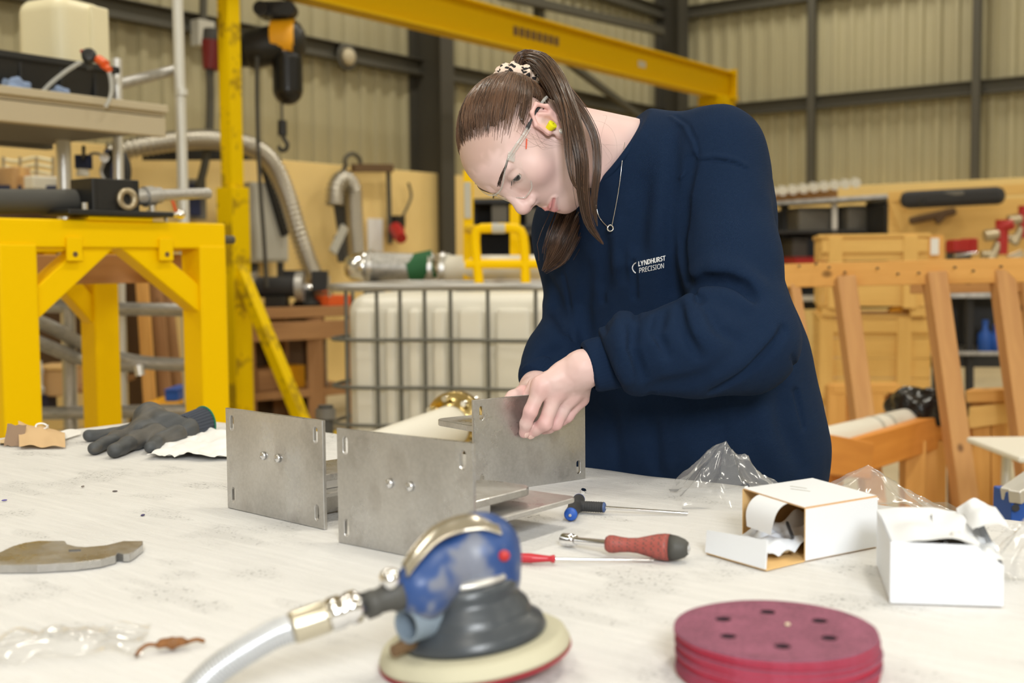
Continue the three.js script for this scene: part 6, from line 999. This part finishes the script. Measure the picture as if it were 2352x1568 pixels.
{
  const cap = (x, y, z) => Math.max(cranium(x, y, z) - 0.0042 - 0.0007 * noise3(x * 70, y * 40, z * 40), -0.8 * (hairline(x, y, z) - 0.02 + 0.007 * noise3(x * 130, y * 40, z * 40)));
  put('scalp_hair', skin(cap, V(-0.09, -0.06, -0.13), V(0.09, 0.14, 0.1), 0.0028, { color: (x, y, z) => scale3(hairTone(0.35), 1) }).applyMatrix4(HM), strandM, undefined, hairRoot);
  const out = (dir, off) => { let r = 0.07; for (let i = 0; i < 14; i++) r -= cranium(C0.x + dir.x * r, C0.y + dir.y * r, C0.z + dir.z * r) - off; return C0.clone().addScaledVector(dir, r); };
  const L = [], pd = PB.clone().sub(C0).normalize();
  for (let i = 0; L.length < 4200 && i < 40000; i++) {
    const d = V(rr(-1, 1), rr(-1, 1), rr(-1, 1)); if (d.length() > 1 || d.length() < 0.1) continue; d.normalize();
    const p = out(d, 0), h = hairline(p.x, p.y, p.z), edge = h < 0.024; if (h < -0.016 || rnd() > (h < 0.024 ? 0.1 + 0.9 * sstep(-0.014, 0.022, h + 0.008 * noise3(p.x * 120, p.y * 40, p.z * 40)) : 0.4) || (Math.abs(p.x) > 0.06 && Math.abs(p.z + 0.004) < 0.024 && p.y < 0.026)) continue;
    const off = rr(0.0045, 0.0072), pts = [], n = 12, sw = rr(-0.05, 0.05), ph = rr(0, 6);
    for (let k = 0; k <= n; k++) { const t = k / n, a = d.clone().lerp(pd, t * 0.985).normalize(); a.x += 0.02 * Math.sin(t * 5 + ph) * (1 - t) + sw * t * (1 - t); a.normalize(); const lift = edge ? mix(0.0005, off, sstep(0, 0.16, t)) : mix(0.003, off, sstep(0, 0.1, t)); pts.push(out(a, lift + 0.006 * sstep(0.75, 1, t)).applyMatrix4(HM)); }
    L.push({ p: pts, r: edge ? [0.00007, 0.00048, 0.0006] : [0.0003, 0.0006, 0.0006], c: hairTone(clamp(0.5 * rnd() + 0.55 + 0.9 * noise3(d.x * 16 + d.y * 5, d.y * 4, d.z * 7))) });
  }
  put('combed_hair', strands(L), strandM, undefined, hairRoot);
  // ponytail falling over her shoulder
  const pb = toW(PB.x, PB.y, PB.z - 0.006), G = [
    { n: 330, w: [0.011, 0.014, 0.0155, 0.015, 0.013, 0.011, 0.0095, 0.0085, 0.006, 0.0012], g: [pb, P(1202, 136, 1.815), P(1236, 138, 1.79), P(1272, 180, 1.745), P(1302, 246, 1.715), P(1320, 300, 1.7), P(1335, 370, 1.695), P(1338, 440, 1.7), P(1352, 515, 1.715), P(1386, 562, 1.73)] },
    { n: 170, w: [0.01, 0.012, 0.01, 0.008, 0.0065, 0.0062, 0.006, 0.005, 0.001], g: [pb, P(1206, 134, 1.815), P(1252, 148, 1.785), P(1296, 205, 1.75), P(1340, 262, 1.738), P(1366, 318, 1.735), P(1371, 390, 1.73), P(1364, 470, 1.735), P(1372, 520, 1.74)] },
    { n: 90, w: [0.01, 0.012, 0.01, 0.0075, 0.006, 0.005, 0.003, 0.001], g: [pb, P(1206, 138, 1.81), P(1258, 180, 1.75), P(1290, 240, 1.71), P(1302, 310, 1.695), P(1307, 370, 1.69), P(1316, 415, 1.69), P(1328, 440, 1.695)] },
    { n: 420, w: [0.012, 0.02, 0.024, 0.024, 0.023, 0.021, 0.017, 0.004], g: [pb, P(1215, 160, 1.86), P(1320, 300, 1.96), P(1340, 430, 1.92), P(1312, 505, 1.86), P(1294, 550, 1.85), P(1276, 590, 1.85), P(1248, 626, 1.85)] },
    { n: 40, w: [0.01, 0.012, 0.01, 0.007, 0.006, 0.008, 0.006], g: [pb, P(1240, 150, 1.83), P(1310, 220, 1.84), P(1352, 262, 1.86), P(1400, 280, 1.88), P(1460, 284, 1.92), P(1552, 262, 1.97)] },
  ], S = [], core = [];
  for (const o of G) {
    const c = curve(o.g), n = 26, cs = Array.from({ length: n + 1 }, (_, i) => c.getPoint(i / n)), wAt = (u) => { const q = u * (o.w.length - 1), i = Math.min(Math.floor(q), o.w.length - 2); return mix(o.w[i], o.w[i + 1], q - i); };
    const clump = Array.from({ length: 14 }, () => [Math.sqrt(rnd()), rr(0, 6.28)]);
    for (let i = 0; i < o.n; i++) {
      const k = clump[i % 14], a = k[1] + rr(-0.5, 0.5), rad = clamp(k[0] + rr(-0.25, 0.25), 0, 1), end = rr(0.78, 1), wob = rr(0, 6.28), stray = rnd() < 0.06 ? rr(1.4, 2.4) : 1, pts = [], e1 = V(), e2 = V(), t = V();
      for (let j = 0; j <= n; j++) { const u = j / n * end, p = c.getPoint(u); t.copy(c.getTangent(u)); e1.set(0.2, 0.3, 1).addScaledVector(t, -(0.2 * t.x + 0.3 * t.y + t.z)).normalize(); e2.copy(t).cross(e1); const w = wAt(u) * rad * mix(1, stray, u), b = a + 0.5 * u + 0.12 * Math.sin(u * 9 + wob); pts.push(p.addScaledVector(e1, w * Math.cos(b) * 0.6).addScaledVector(e2, w * Math.sin(b))); }
      S.push({ p: pts, r: [0.0007, 0.00075, 0.0003], c: hairTone(o.n === 40 ? 0.95 : clamp(rnd() * 0.8 + 0.25 * (i % 14) / 14)) });
    }
    if (o.n > 100) core.push({ p: cs.slice(0, n - 3), r: [0.006, o.w[3] * 0.42, 0.001], c: hairTone(0.3) });
  }
  put('ponytail', strands(S), strandM, undefined, hairRoot); put('ponytail_core', strands(core, 10), strandM, undefined, hairRoot);
  const W = [];
  for (let i = 0; i < 12; i++) { const s = toW(0.066 + rr(-0.004, 0.004), rr(0.0, 0.045), rr(0.0, 0.05)), e = P(rr(1255, 1350), rr(305, 345), 1.69); W.push({ p: Array.from({ length: 12 }, (_, k) => { const t = k / 11; return s.clone().lerp(e, t * 0.9 + 0).add(V(0, -0.012 * Math.sin(t * 3), 0.014 * Math.sin(t * 3))); }), r: [0.0001, 0.00014, 0.00005], c: hairTone(0.9) }); }
  for (let i = 0; i < 6; i++) { const s = P(rr(1330, 1380), rr(240, 330), 1.75), e = P(rr(1390, 1450), rr(330, 420), 1.78); W.push({ p: Array.from({ length: 14 }, (_, k) => { const t = k / 13; return s.clone().lerp(e, t).add(V(0.01 * Math.sin(t * 4 + i), 0.02 * Math.sin(t * 3.1) * (i % 2 ? 1 : -0.4), 0.02 * Math.sin(t * 3))); }), r: [0.00008, 0.0001, 0.00004], c: hairTone(1) }); }
  put('loose_hair', strands(W.slice(0, 86)), strandM, undefined, hairRoot);
  const B = []; for (let i = 0; i < 260; i++) { const s = i % 2 ? 1 : -1, u = rnd(), x = mix(0.014, 0.05, u), y = 0.0305 + 0.0085 * u + 0.002 * Math.sin(u * 3) + rr(-0.0026, 0.0026) * (1 - 0.5 * u); let z = 0.11; for (let k = 0; k < 30; k++) z -= headField(x, y, z) * 0.8; const l = 0.007; B.push({ p: [0, 1, 2, 3].map((k) => { const t = k / 3 * l, xx = x + t * 0.9, yy = y + t * 0.45 * (1 - u); let zz = z + 0.004; for (let m = 0; m < 14; m++) zz -= (headField(xx, yy, zz) - 0.0006) * 0.8; return toW(s * xx, yy, zz); }), r: [0.00026, 0.00028, 0.0001], c: [0.035, 0.018, 0.012] }); }
  for (const k of [0, 1]) put('eyebrow', strands(B.filter((_, i) => i % 2 === k)), strandM, undefined, hairRoot);
  const E = []; for (let i = 0; i < 60; i++) { const s = i % 2 ? 1 : -1, u = rnd(), x = mix(0.022, 0.0455, u), r = 0.0142, dx = x - 0.032, yy = 0.0164 - 0.007 * Math.abs(u - 0.45) ** 1.5, z = 0.0765 + Math.sqrt(Math.max(0, r * r - dx * dx - (yy - 0.0145) ** 2)); const a = V(x, yy, z), d = V((u - 0.4) * 0.8, -0.35, 0.9).normalize(); E.push({ p: [0, 1, 2, 3, 4].map((k) => { const t = k / 4 * 0.0075, q = a.clone().addScaledVector(d, t).add(V(0, 26 * t * t, 0)); return toW(s * q.x, q.y, q.z); }), r: [0.0003, 0.0002, 0.00006], c: [0.005, 0.008, 0.008] }); }
  put('eyelashes', strands(E), strandM, undefined, hairRoot);
}
{ // scrunchie
  const g = new THREE.TorusGeometry(0.019, 0.0155, 26, 72), p = g.attributes.position; for (let i = 0; i < p.count; i++) { const a = Math.atan2(p.getY(i), p.getX(i)), k = 1 + 0.13 * Math.sin(a * 11) * Math.sin(a * 3 + 1) + 0.06 * Math.sin(a * 23); p.setXYZ(i, p.getX(i) * k, p.getY(i) * k, p.getZ(i) * (1 + 0.15 * Math.sin(a * 9 + 1))); }
  g.computeVertexNormals(); const uv = g.attributes.uv; for (let i = 0; i < uv.count; i++) uv.setXY(i, uv.getX(i) * 0.12, uv.getY(i) * 0.09);
  const dir = PB.clone().sub(C0).normalize(); g.applyQuaternion(new THREE.Quaternion().setFromUnitVectors(V(0, 0, 1), dir)).translate(...PB.clone().addScaledVector(dir, 0.008).toArray());
  put('scrunchie', g.applyMatrix4(HM), mat('leopard_print_fabric', [1, 1, 1], 0.8, 0, { map: T.leopard }), 'leopard print scrunchie');
}
{ // safety glasses, ear plug, ear stud
  const gl = new THREE.Group(); gl.name = 'safety_glasses'; gl.userData.label = 'clear safety glasses'; person.add(gl);
  const clear = mat('clear_lens', [0.985, 0.985, 0.975], 0.04, 0, { phys: true, transmission: 0.97, thickness: 0, ior: 1.5, side: THREE.DoubleSide }), frame = mat('clear_frame', [0.9, 0.9, 0.88], 0.08, 0, { phys: true, transmission: 0.75, thickness: 0, ior: 1.5 });
  const QM = 1.02, lx = (q) => 0.066 * Math.sin(q), lz = (q) => 0.026 + 0.079 * Math.cos(q), low = (q) => { const a = Math.abs(q); return a < 0.2 ? mix(0.008, -0.012, a / 0.2) : mix(-0.016, 0.004, sstep(0.5, QM, a)); }, hiE = (q) => mix(0.026, 0.04, sstep(0.1, QM, Math.abs(q)));
  put('lens', sheetGeo(90, 16, (u, v, o) => { const q = mix(-QM, QM, u); o.set(lx(q), mix(low(q), hiE(q), v), lz(q) - 0.004 * (v - 0.4)); }).applyMatrix4(HM), clear, undefined, gl);
  const edge = (fy, a, b) => tube(Array.from({ length: 40 }, (_, i) => { const q = mix(a, b, i / 39); return V(lx(q), fy(q), lz(q)); }), 0.0013, 100, 8);
  put('brow_bar', edge((q) => hiE(q) + 0.0005, -QM, QM).applyMatrix4(HM), frame, undefined, gl); put('lens_rim', edge(low, -QM, QM).applyMatrix4(HM), frame, undefined, gl);
  for (const s of [1, -1]) {
    const a = [[0.0565, 0.04, 0.067], [0.0705, 0.036, 0.05], [0.0765, 0.03, 0.034], [0.0785, 0.025, 0.02]].map((q) => V(s * q[0], q[1], q[2]));
    put('temple_arm', merge([tube(a, 0.0022, 30, 8), tube(a.map((q) => q.clone().add(V(0, -0.0045, 0))), 0.0013, 30, 6), box(0.004, 0.012, 0.014, s * 0.0575, 0.036, 0.066, 0.001)]).applyMatrix4(HM), frame, undefined, gl);
    const b = [[0.0783, 0.0255, 0.022], [0.0782, 0.0225, 0.012]].map((q) => V(s * q[0], q[1], q[2])), c = [[0.0775, 0.015, -0.01], [0.0768, 0.008, -0.026]].map((q) => V(s * q[0], q[1], q[2])), e = [[0.0768, 0.008, -0.026], [0.076, 0.003, -0.036]].map((q) => V(s * q[0], q[1], q[2]));
    put('arm_sleeve', merge([rod(...b, 0.003, 0.0028, 10), rod(V(s * 0.0782, 0.0225, 0.012), c[0], 0.0018), rod(...c, 0.0027, 0.0024, 10)]).applyMatrix4(HM), M.rubber, 'black arm sleeve', gl);
    put('arm_tip', tube([...e, V(s * 0.0757, -0.001, -0.042)], 0.0026, 12, 8).applyMatrix4(HM), frame, undefined, gl);
  }
  put('hinge_mark', rod(toW(0.0705, 0.0205, 0.0351), toW(0.0668, 0.0175, 0.0495), 0.0009), mat('orange_red_print', [0.8, 0.1, 0.03], 0.5), 'thin orange red mark', gl);
  put('ear_plug', along(lathe([[0.001, -0.005], [0.005, -0.005], [0.0076, 0.0085], [0.0072, 0.0095], [0.001, 0.0098]], 24), V(0.0775, -0.0115, 0.0085), V(0.09, -0.014, 0.001)).applyMatrix4(HM), mat('yellow_foam', [0.88, 0.83, 0.0], 0.7), 'yellow foam ear plug');
  put('ear_stud', merge([new THREE.IcosahedronGeometry(0.0034, 1).translate(0.0822, -0.0305, 0.0085), new THREE.TorusGeometry(0.0036, 0.0008, 8, 24).rotateY(Math.PI / 2).translate(0.0817, -0.0305, 0.0085)]).applyMatrix4(HM), mat('bright_stone', [0.9, 0.92, 0.95], 0.15, 0.3), 'sparkling round ear stud');
}
// sweatshirt
const shirtBase = (() => {
  const torso = join([chain([J.CL, J.WL, J.HL], [0.1, 0.112, 0.114], 0.05), chain([J.CR, J.WR, J.HR], [0.092, 0.115, 0.12], 0.05), cone(P(1490, 540, 1.9), P(1590, 1000, 1.95), 0.1, 0.13), cone(J.CL, J.CR, 0.09, 0.09), cone(P(1452, 385, 1.88), J.CL.clone().lerp(J.CR, 0.5), 0.066, 0.1), cone(J.HL, J.HL.clone().setY(0.68), 0.118, 0.112), cone(J.HR, J.HR.clone().setY(0.68), 0.12, 0.112)], 0.07);
  const yoke = join([cone(P(1452, 372, 1.88), J.LS, 0.062, 0.06), cone(P(1452, 372, 1.88), J.RS, 0.062, 0.06)], 0.04);
  const armL = chain([J.LS, J.LM, J.LE], [0.066, 0.07, 0.07], 0.03), foreL = chain([J.LE, J.LF, J.LG, P(1385, 834, 1.693)], [0.07, 0.066, 0.053, 0.042], 0.03), armR = chain([J.RS, J.RE], [0.062, 0.055], 0.03), foreR = chain([J.RE, J.RE.clone().lerp(J.RW, 0.55), J.RE.clone().lerp(J.RW, 0.86)], [0.055, 0.047, 0.037], 0.03);
  const cutO = P(1402, 829, 1.693), cutD = P(1362, 848, 1.695).sub(P(1440, 816, 1.69)).normalize();
  return (x, y, z) => { let d = smin(torso(x, y, z), yoke(x, y, z), 0.06); const a = smin(armL(x, y, z), smax(foreL(x, y, z), (x - cutO.x) * cutD.x + (y - cutO.y) * cutD.y + (z - cutO.z) * cutD.z, 0.014), 0.035), b = smin(armR(x, y, z), foreR(x, y, z), 0.035); d = smin(d, a, 0.022); return smin(d, b, 0.022); };
})();
const creases = [];
function crease(amp, w, ...px) { const p = px.map(([a, b]) => trace(shirtBase, a, b)).filter(Boolean); if (p.length > 1) { const box3 = new THREE.Box3().setFromPoints(p).expandByScalar(w * 2.6); creases.push({ amp, w, p, box3 }); } }
crease(-0.017, 0.0075, [1592, 366], [1572, 450], [1566, 548], [1577, 640], [1604, 690]);
crease(-0.024, 0.009, [1592, 664], [1622, 645], [1666, 646], [1704, 660], [1724, 682]); crease(0.012, 0.013, [1575, 690], [1610, 677], [1660, 680], [1710, 698]); crease(0.011, 0.015, [1596, 628], [1640, 616], [1690, 624], [1738, 652]);
crease(-0.012, 0.0075, [1640, 898], [1700, 862], [1755, 815], [1800, 758]); crease(0.006, 0.014, [1650, 862], [1710, 826], [1770, 770]);
crease(0.011, 0.012, [1418, 742], [1428, 800], [1442, 872]); crease(-0.011, 0.008, [1456, 742], [1450, 800], [1476, 866]); crease(0.007, 0.013, [1500, 728], [1506, 790], [1526, 850]); crease(-0.011, 0.0085, [1520, 720], [1508, 766], [1528, 812]); crease(-0.009, 0.008, [1562, 700], [1572, 760], [1602, 812]); crease(0.006, 0.014, [1580, 700], [1600, 760], [1640, 800]); crease(-0.006, 0.01, [1620, 705], [1650, 755], [1690, 780]);
crease(-0.006, 0.012, [1500, 892], [1570, 880], [1640, 850]);
crease(-0.009, 0.013, [1392, 560], [1386, 650], [1392, 745]); crease(0.006, 0.02, [1430, 470], [1424, 600], [1428, 720]); crease(-0.008, 0.014, [1480, 420], [1466, 560], [1462, 720]); crease(0.005, 0.02, [1520, 380], [1512, 520], [1510, 690]); crease(-0.005, 0.012, [1552, 300], [1545, 400], [1540, 520], [1545, 660]);
for (const l of [[[1379, 600], [1384, 690], [1389, 762]], [[1455, 600], [1458, 680], [1462, 738]], [[1293, 633], [1304, 700], [1316, 778]], [[1496, 905], [1503, 980], [1508, 1080]], [[1556, 420], [1560, 540], [1566, 620], [1590, 660]], [[1820, 820], [1828, 900], [1846, 980]]]) crease(-0.007, 0.0045, ...l);
crease(-0.006, 0.01, [1440, 500], [1430, 570], [1436, 640]); crease(-0.008, 0.012, [1350, 620], [1340, 700], [1345, 780]);
crease(0.0024, 0.0035, [1540, 268], [1572, 290], [1592, 330], [1600, 362]); crease(-0.0022, 0.003, [1550, 264], [1580, 286], [1599, 326], [1606, 360]); crease(0.0028, 0.0036, [1600, 362], [1640, 358], [1680, 364], [1716, 380]); crease(-0.0024, 0.003, [1604, 371], [1644, 368], [1684, 375], [1712, 388]); crease(0.0022, 0.0035, [1600, 362], [1578, 392], [1556, 414], [1548, 430]);
crease(-0.006, 0.012, [1490, 925], [1500, 1000], [1512, 1085]); crease(-0.006, 0.016, [1790, 900], [1800, 980], [1840, 1070]); crease(0.006, 0.022, [1750, 930], [1760, 1010], [1790, 1085]); crease(-0.004, 0.014, [1640, 930], [1660, 1010], [1690, 1085]); crease(0.004, 0.02, [1560, 930], [1580, 1010], [1600, 1080]); crease(-0.004, 0.012, [1400, 930], [1410, 1000], [1420, 1070]);
crease(-0.008, 0.012, [1262, 650], [1278, 700], [1300, 760]); crease(0.006, 0.014, [1250, 700], [1262, 760], [1290, 790]); crease(-0.006, 0.01, [1240, 835], [1262, 815], [1290, 800]);
const collarN = (() => { const a = P(1468, 262, 1.9), b = P(1378, 424, 1.79), e = b.clone().sub(a).normalize(), n = toW(0, -0.04, -0.028).sub(J.NB); n.addScaledVector(e, -n.dot(e)).normalize(); return { n, o: a.lerp(b, 0.5), e, r: a.distanceTo(b) }; })();
const neckHole = cone(toW(0, -0.04, -0.028), J.NB.clone().addScaledVector(collarN.n, -0.03), 0.0555, 0.0575);
const shirtField = (x, y, z) => {
  let d = shirtBase(x, y, z);
  if (d > -0.05 && d < 0.05) {
    d -= 0.0022 * noise3(x * 14, y * 9, z * 14) + 0.0009 * noise3(x * 42, y * 30, z * 42);
    for (const c of creases) {
      const B = c.box3; if (x < B.min.x || x > B.max.x || y < B.min.y || y > B.max.y || z < B.min.z || z > B.max.z) continue;
      let m = 1e9, tt = 0; const n = c.p.length - 1;
      for (let i = 0; i < n; i++) { const a = c.p[i], b = c.p[i + 1], bx = b.x - a.x, by = b.y - a.y, bz = b.z - a.z, t = clamp(((x - a.x) * bx + (y - a.y) * by + (z - a.z) * bz) / (bx * bx + by * by + bz * bz)), q = (x - a.x - bx * t) ** 2 + (y - a.y - by * t) ** 2 + (z - a.z - bz * t) ** 2; if (q < m) { m = q; tt = (i + t) / n; } }
      d -= 1.45 * c.amp * Math.exp(-m / (c.w * c.w)) * (0.35 + 0.65 * Math.sin(Math.PI * clamp(tt * 0.9 + 0.05)));
    }
  }
  const o = collarN.o, n = collarN.n; const ds = Math.hypot(x - o.x, y - o.y, z - o.z) - 0.115; if (ds < 0.03) d = smax(d, Math.min(-ds, (x - o.x) * n.x + (y - o.y) * n.y + (z - o.z) * n.z) , 0.004);
  d = Math.max(d, 0.66 - y);
  return Math.max(d, -neckHole(x, y, z));
};
const navy = mat('navy_sweatshirt_cotton', [0.0072, 0.0185, 0.047], 0.95, 0, { phys: true, specularIntensity: 0.3, sheen: 0.08, sheenRoughness: 0.6, sheenColor: lin(0.05, 0.11, 0.25), bumpMap: T.knit, bumpScale: 0.0005 });
const shirt = put('sweatshirt', skin(shirtField, V(-0.12, 0.64, -2.28), V(0.62, 1.4, -1.55), 0.004), navy, 'navy sweatshirt with white embroidered lettering');
const navyRib = mat('navy_ribbing', [0.0072, 0.018, 0.046], 0.95, 0, { phys: true, specularIntensity: 0.3, sheen: 0.08, sheenRoughness: 0.6, sheenColor: lin(0.05, 0.11, 0.25), side: THREE.DoubleSide });
function cuff(a, b, r1, r2, ribs = 46) { const dir = b.clone().sub(a), e1 = dir.clone().cross(UPV).normalize(), e2 = e1.clone().cross(dir).normalize(), g = sheetGeo(ribs * 6, 18, (u, v, o) => { const q = u * Math.PI * 2, edge = Math.sqrt(Math.max(0, 1 - Math.pow(2 * Math.abs(v - 0.5), 6))), r = mix(r1, r2, v) + 0.00012 * Math.sin(q * ribs) - 0.006 * (1 - edge) + 0.0012 * Math.sin(3 * q + 4 * v); o.copy(a).addScaledVector(dir, v + 0.02 * Math.sin(q * 2)).addScaledVector(e1, r * Math.cos(q) * 0.92).addScaledVector(e2, r * Math.sin(q) * 1.06); }); put('cuff', g, navyRib, undefined, shirt); }
shirt.position.set(0, 0, 0);
cuff(P(1418, 824, 1.693), P(1352, 846, 1.69), 0.0375, 0.036); cuff(J.RE.clone().lerp(J.RW, 0.8), J.RE.clone().lerp(J.RW, 1.0), 0.036, 0.032);
{ // collar band
  const { n, e, o } = collarN, s = e.clone().cross(n).normalize(), L = [];
  for (let i = 0; i < 72; i++) { const q = i / 72 * 6.2832, dir = e.clone().multiplyScalar(Math.cos(q)).addScaledVector(s, Math.sin(q)); let r = 0.03; const c = o.clone().addScaledVector(n, -0.004); for (let k = 0; k < 40; k++) { const v = neckHole(c.x + dir.x * r, c.y + dir.y * r, c.z + dir.z * r); r -= v * 0.8; if (Math.abs(v) < 0.0002) break; } L.push(c.clone().addScaledVector(dir, r + 0.003)); }
  put('collar', tube(L, 0.0055, 180, 10, true), navyRib, undefined, shirt);
}
{ // embroidered lettering, laid on the cloth
  const bold = await new FontLoader().loadAsync('fonts/droid/droid_sans_bold.typeface.json'), plain = await new FontLoader().loadAsync('fonts/droid/droid_sans_regular.typeface.json'), white = mat('white_thread', [0.82, 0.82, 0.82], 0.8), L = [];
  const word = (txt, x, y, size, ang, gap, font) => { let cx = 0; const c = Math.cos(ang), s = Math.sin(ang); for (const ch of txt) { const g = new TextGeometry(ch, { font, size: 1, depth: 0.05, curveSegments: 4, bevelEnabled: false }); g.computeBoundingBox(); g.scale(0.8, 1, 1); const w = g.boundingBox.max.x * 0.8, p = g.attributes.position; const mid = trace(shirtField, x + cx * size * c, y + cx * size * s - size * 0.4) ; if (mid) { const k = mid.distanceTo(camera.position) / F, r = V(1, 0, 0).applyQuaternion(camera.quaternion), u = V(0, 1, 0).applyQuaternion(camera.quaternion); for (let i = 0; i < p.count; i++) { const px = x + (cx + p.getX(i)) * size * c, py = y + (cx + p.getX(i)) * size * s - p.getY(i) * size; const q = trace(shirtField, px, py, 1.4) ?? mid; const away = camera.position.clone().sub(q).normalize(); q.addScaledVector(away, 0.0006 + (p.getZ(i) > 0.02 ? 0.0007 : 0)); p.setXYZ(i, q.x, q.y, q.z); void k; void r; void u; } g.computeVertexNormals(); L.push(g); } cx += w + gap; } };
  word('LYNDHURST', 1465, 612, 11.5, -0.22, 0.1, bold); word('PRECISION', 1467, 627, 11.5, -0.2, 0.12, plain);
  const arc = [[1461, 603], [1455, 608], [1452.5, 615], [1455, 622], [1460, 627]].map(([a, b]) => trace(shirtField, a, b)).filter(Boolean).map((q) => q.addScaledVector(camera.position.clone().sub(q).normalize(), 0.0006));
  if (arc.length > 2) L.push(tube(arc, 0.0009, 24, 6));
  put('lettering', merge(L), white, 'white embroidered lettering and curved mark', shirt);
}
{ // necklace
  const nk = new THREE.Group(); nk.name = 'necklace'; nk.userData.label = 'fine silver chain necklace with ring pendant'; person.add(nk);
  const silver = mat('silver', [0.9, 0.89, 0.86], 0.2, 1), near = (px, py, lift = 0.004, fall = 1.8) => { const q = trace(shirtField, px, py, 1.4); return q ? q.addScaledVector(camera.position.clone().sub(q).normalize(), lift) : P(px, py, fall); };
  const pd = near(1402, 524, 0.006);
  put('chain', merge([tube([P(1436, 290, 1.815), P(1434, 330, 1.805), P(1429, 370, 1.79), near(1424, 415, 0.006), near(1416, 465), near(1406, 516)], 0.0006, 80, 6), tube([near(1397, 522), near(1385, 510), near(1375, 495), near(1369, 470), near(1366, 440, 0.004, 1.76)], 0.0006, 60, 6)]), silver, undefined, nk);
  put('pendant', new THREE.TorusGeometry(0.0046, 0.0012, 10, 32).rotateY(0.3).translate(pd.x, pd.y, pd.z), silver, 'silver ring pendant', nk);
}
{ // trousers and shoes, behind the table
  const f = join([chain([J.HL.clone().setY(0.72), kneeL, footL], [0.105, 0.082, 0.075], 0.03), chain([J.HR.clone().setY(0.72), kneeR, footR], [0.105, 0.082, 0.075], 0.03), cone(J.HL.clone().setY(0.74), J.HR.clone().setY(0.74), 0.1, 0.1)], 0.04);
  put('trousers', skin((x, y, z) => Math.max(f(x, y, z) + 0.003 * noise3(x * 20, y * 14, z * 20), 0.06 - y), V(-0.02, 0.04, -2.25), V(0.62, 0.9, -1.68), 0.009), mat('black_work_trousers', [0.012, 0.012, 0.014], 0.9));
  for (const q of [footL, footR]) { const fwd = V(-0.636, 0, 0.772), g = join([cone(q.clone().setY(0.05), q.clone().addScaledVector(fwd, 0.13).setY(0.042), 0.05, 0.042), cone(q.clone().setY(0.1), q.clone().setY(0.05), 0.052, 0.05)], 0.03); put('shoe', skin((x, y, z) => Math.max(g(x, y, z), -y + 0.002), q.clone().add(V(-0.24, -0.075, -0.1)), q.clone().add(V(0.1, 0.12, 0.24)), 0.008), M.rubber); }
}
// ------------------------------------------------------------------ repeats named as groups
const GROUPS = { leaning_plank: 'planks leaning behind the yellow stand', steel_bracket: 'steel brackets on the table', plastic_bag: 'clear bags on the table', wooden_crate: 'stacked softwood crates', cloth_rag: 'crumpled cloths on the work platform', ink_fleck: 'small flecks on the sheet', bottle: 'blue bottles on the bench shelf', clear_hose: 'clear hoses on the black tote', hand_drill: 'red hand tools at the right' };
for (const o of scene.children) { const k = o.name.replace(/_[0-9]{3}$/, ''), g = GROUPS[k] ?? (k === 'storage_bin' && /long shelf/.test(o.userData.label) ? 'bins on the long wall shelf' : null); if (g) o.userData.group = g; }
renderer.render(scene, camera);
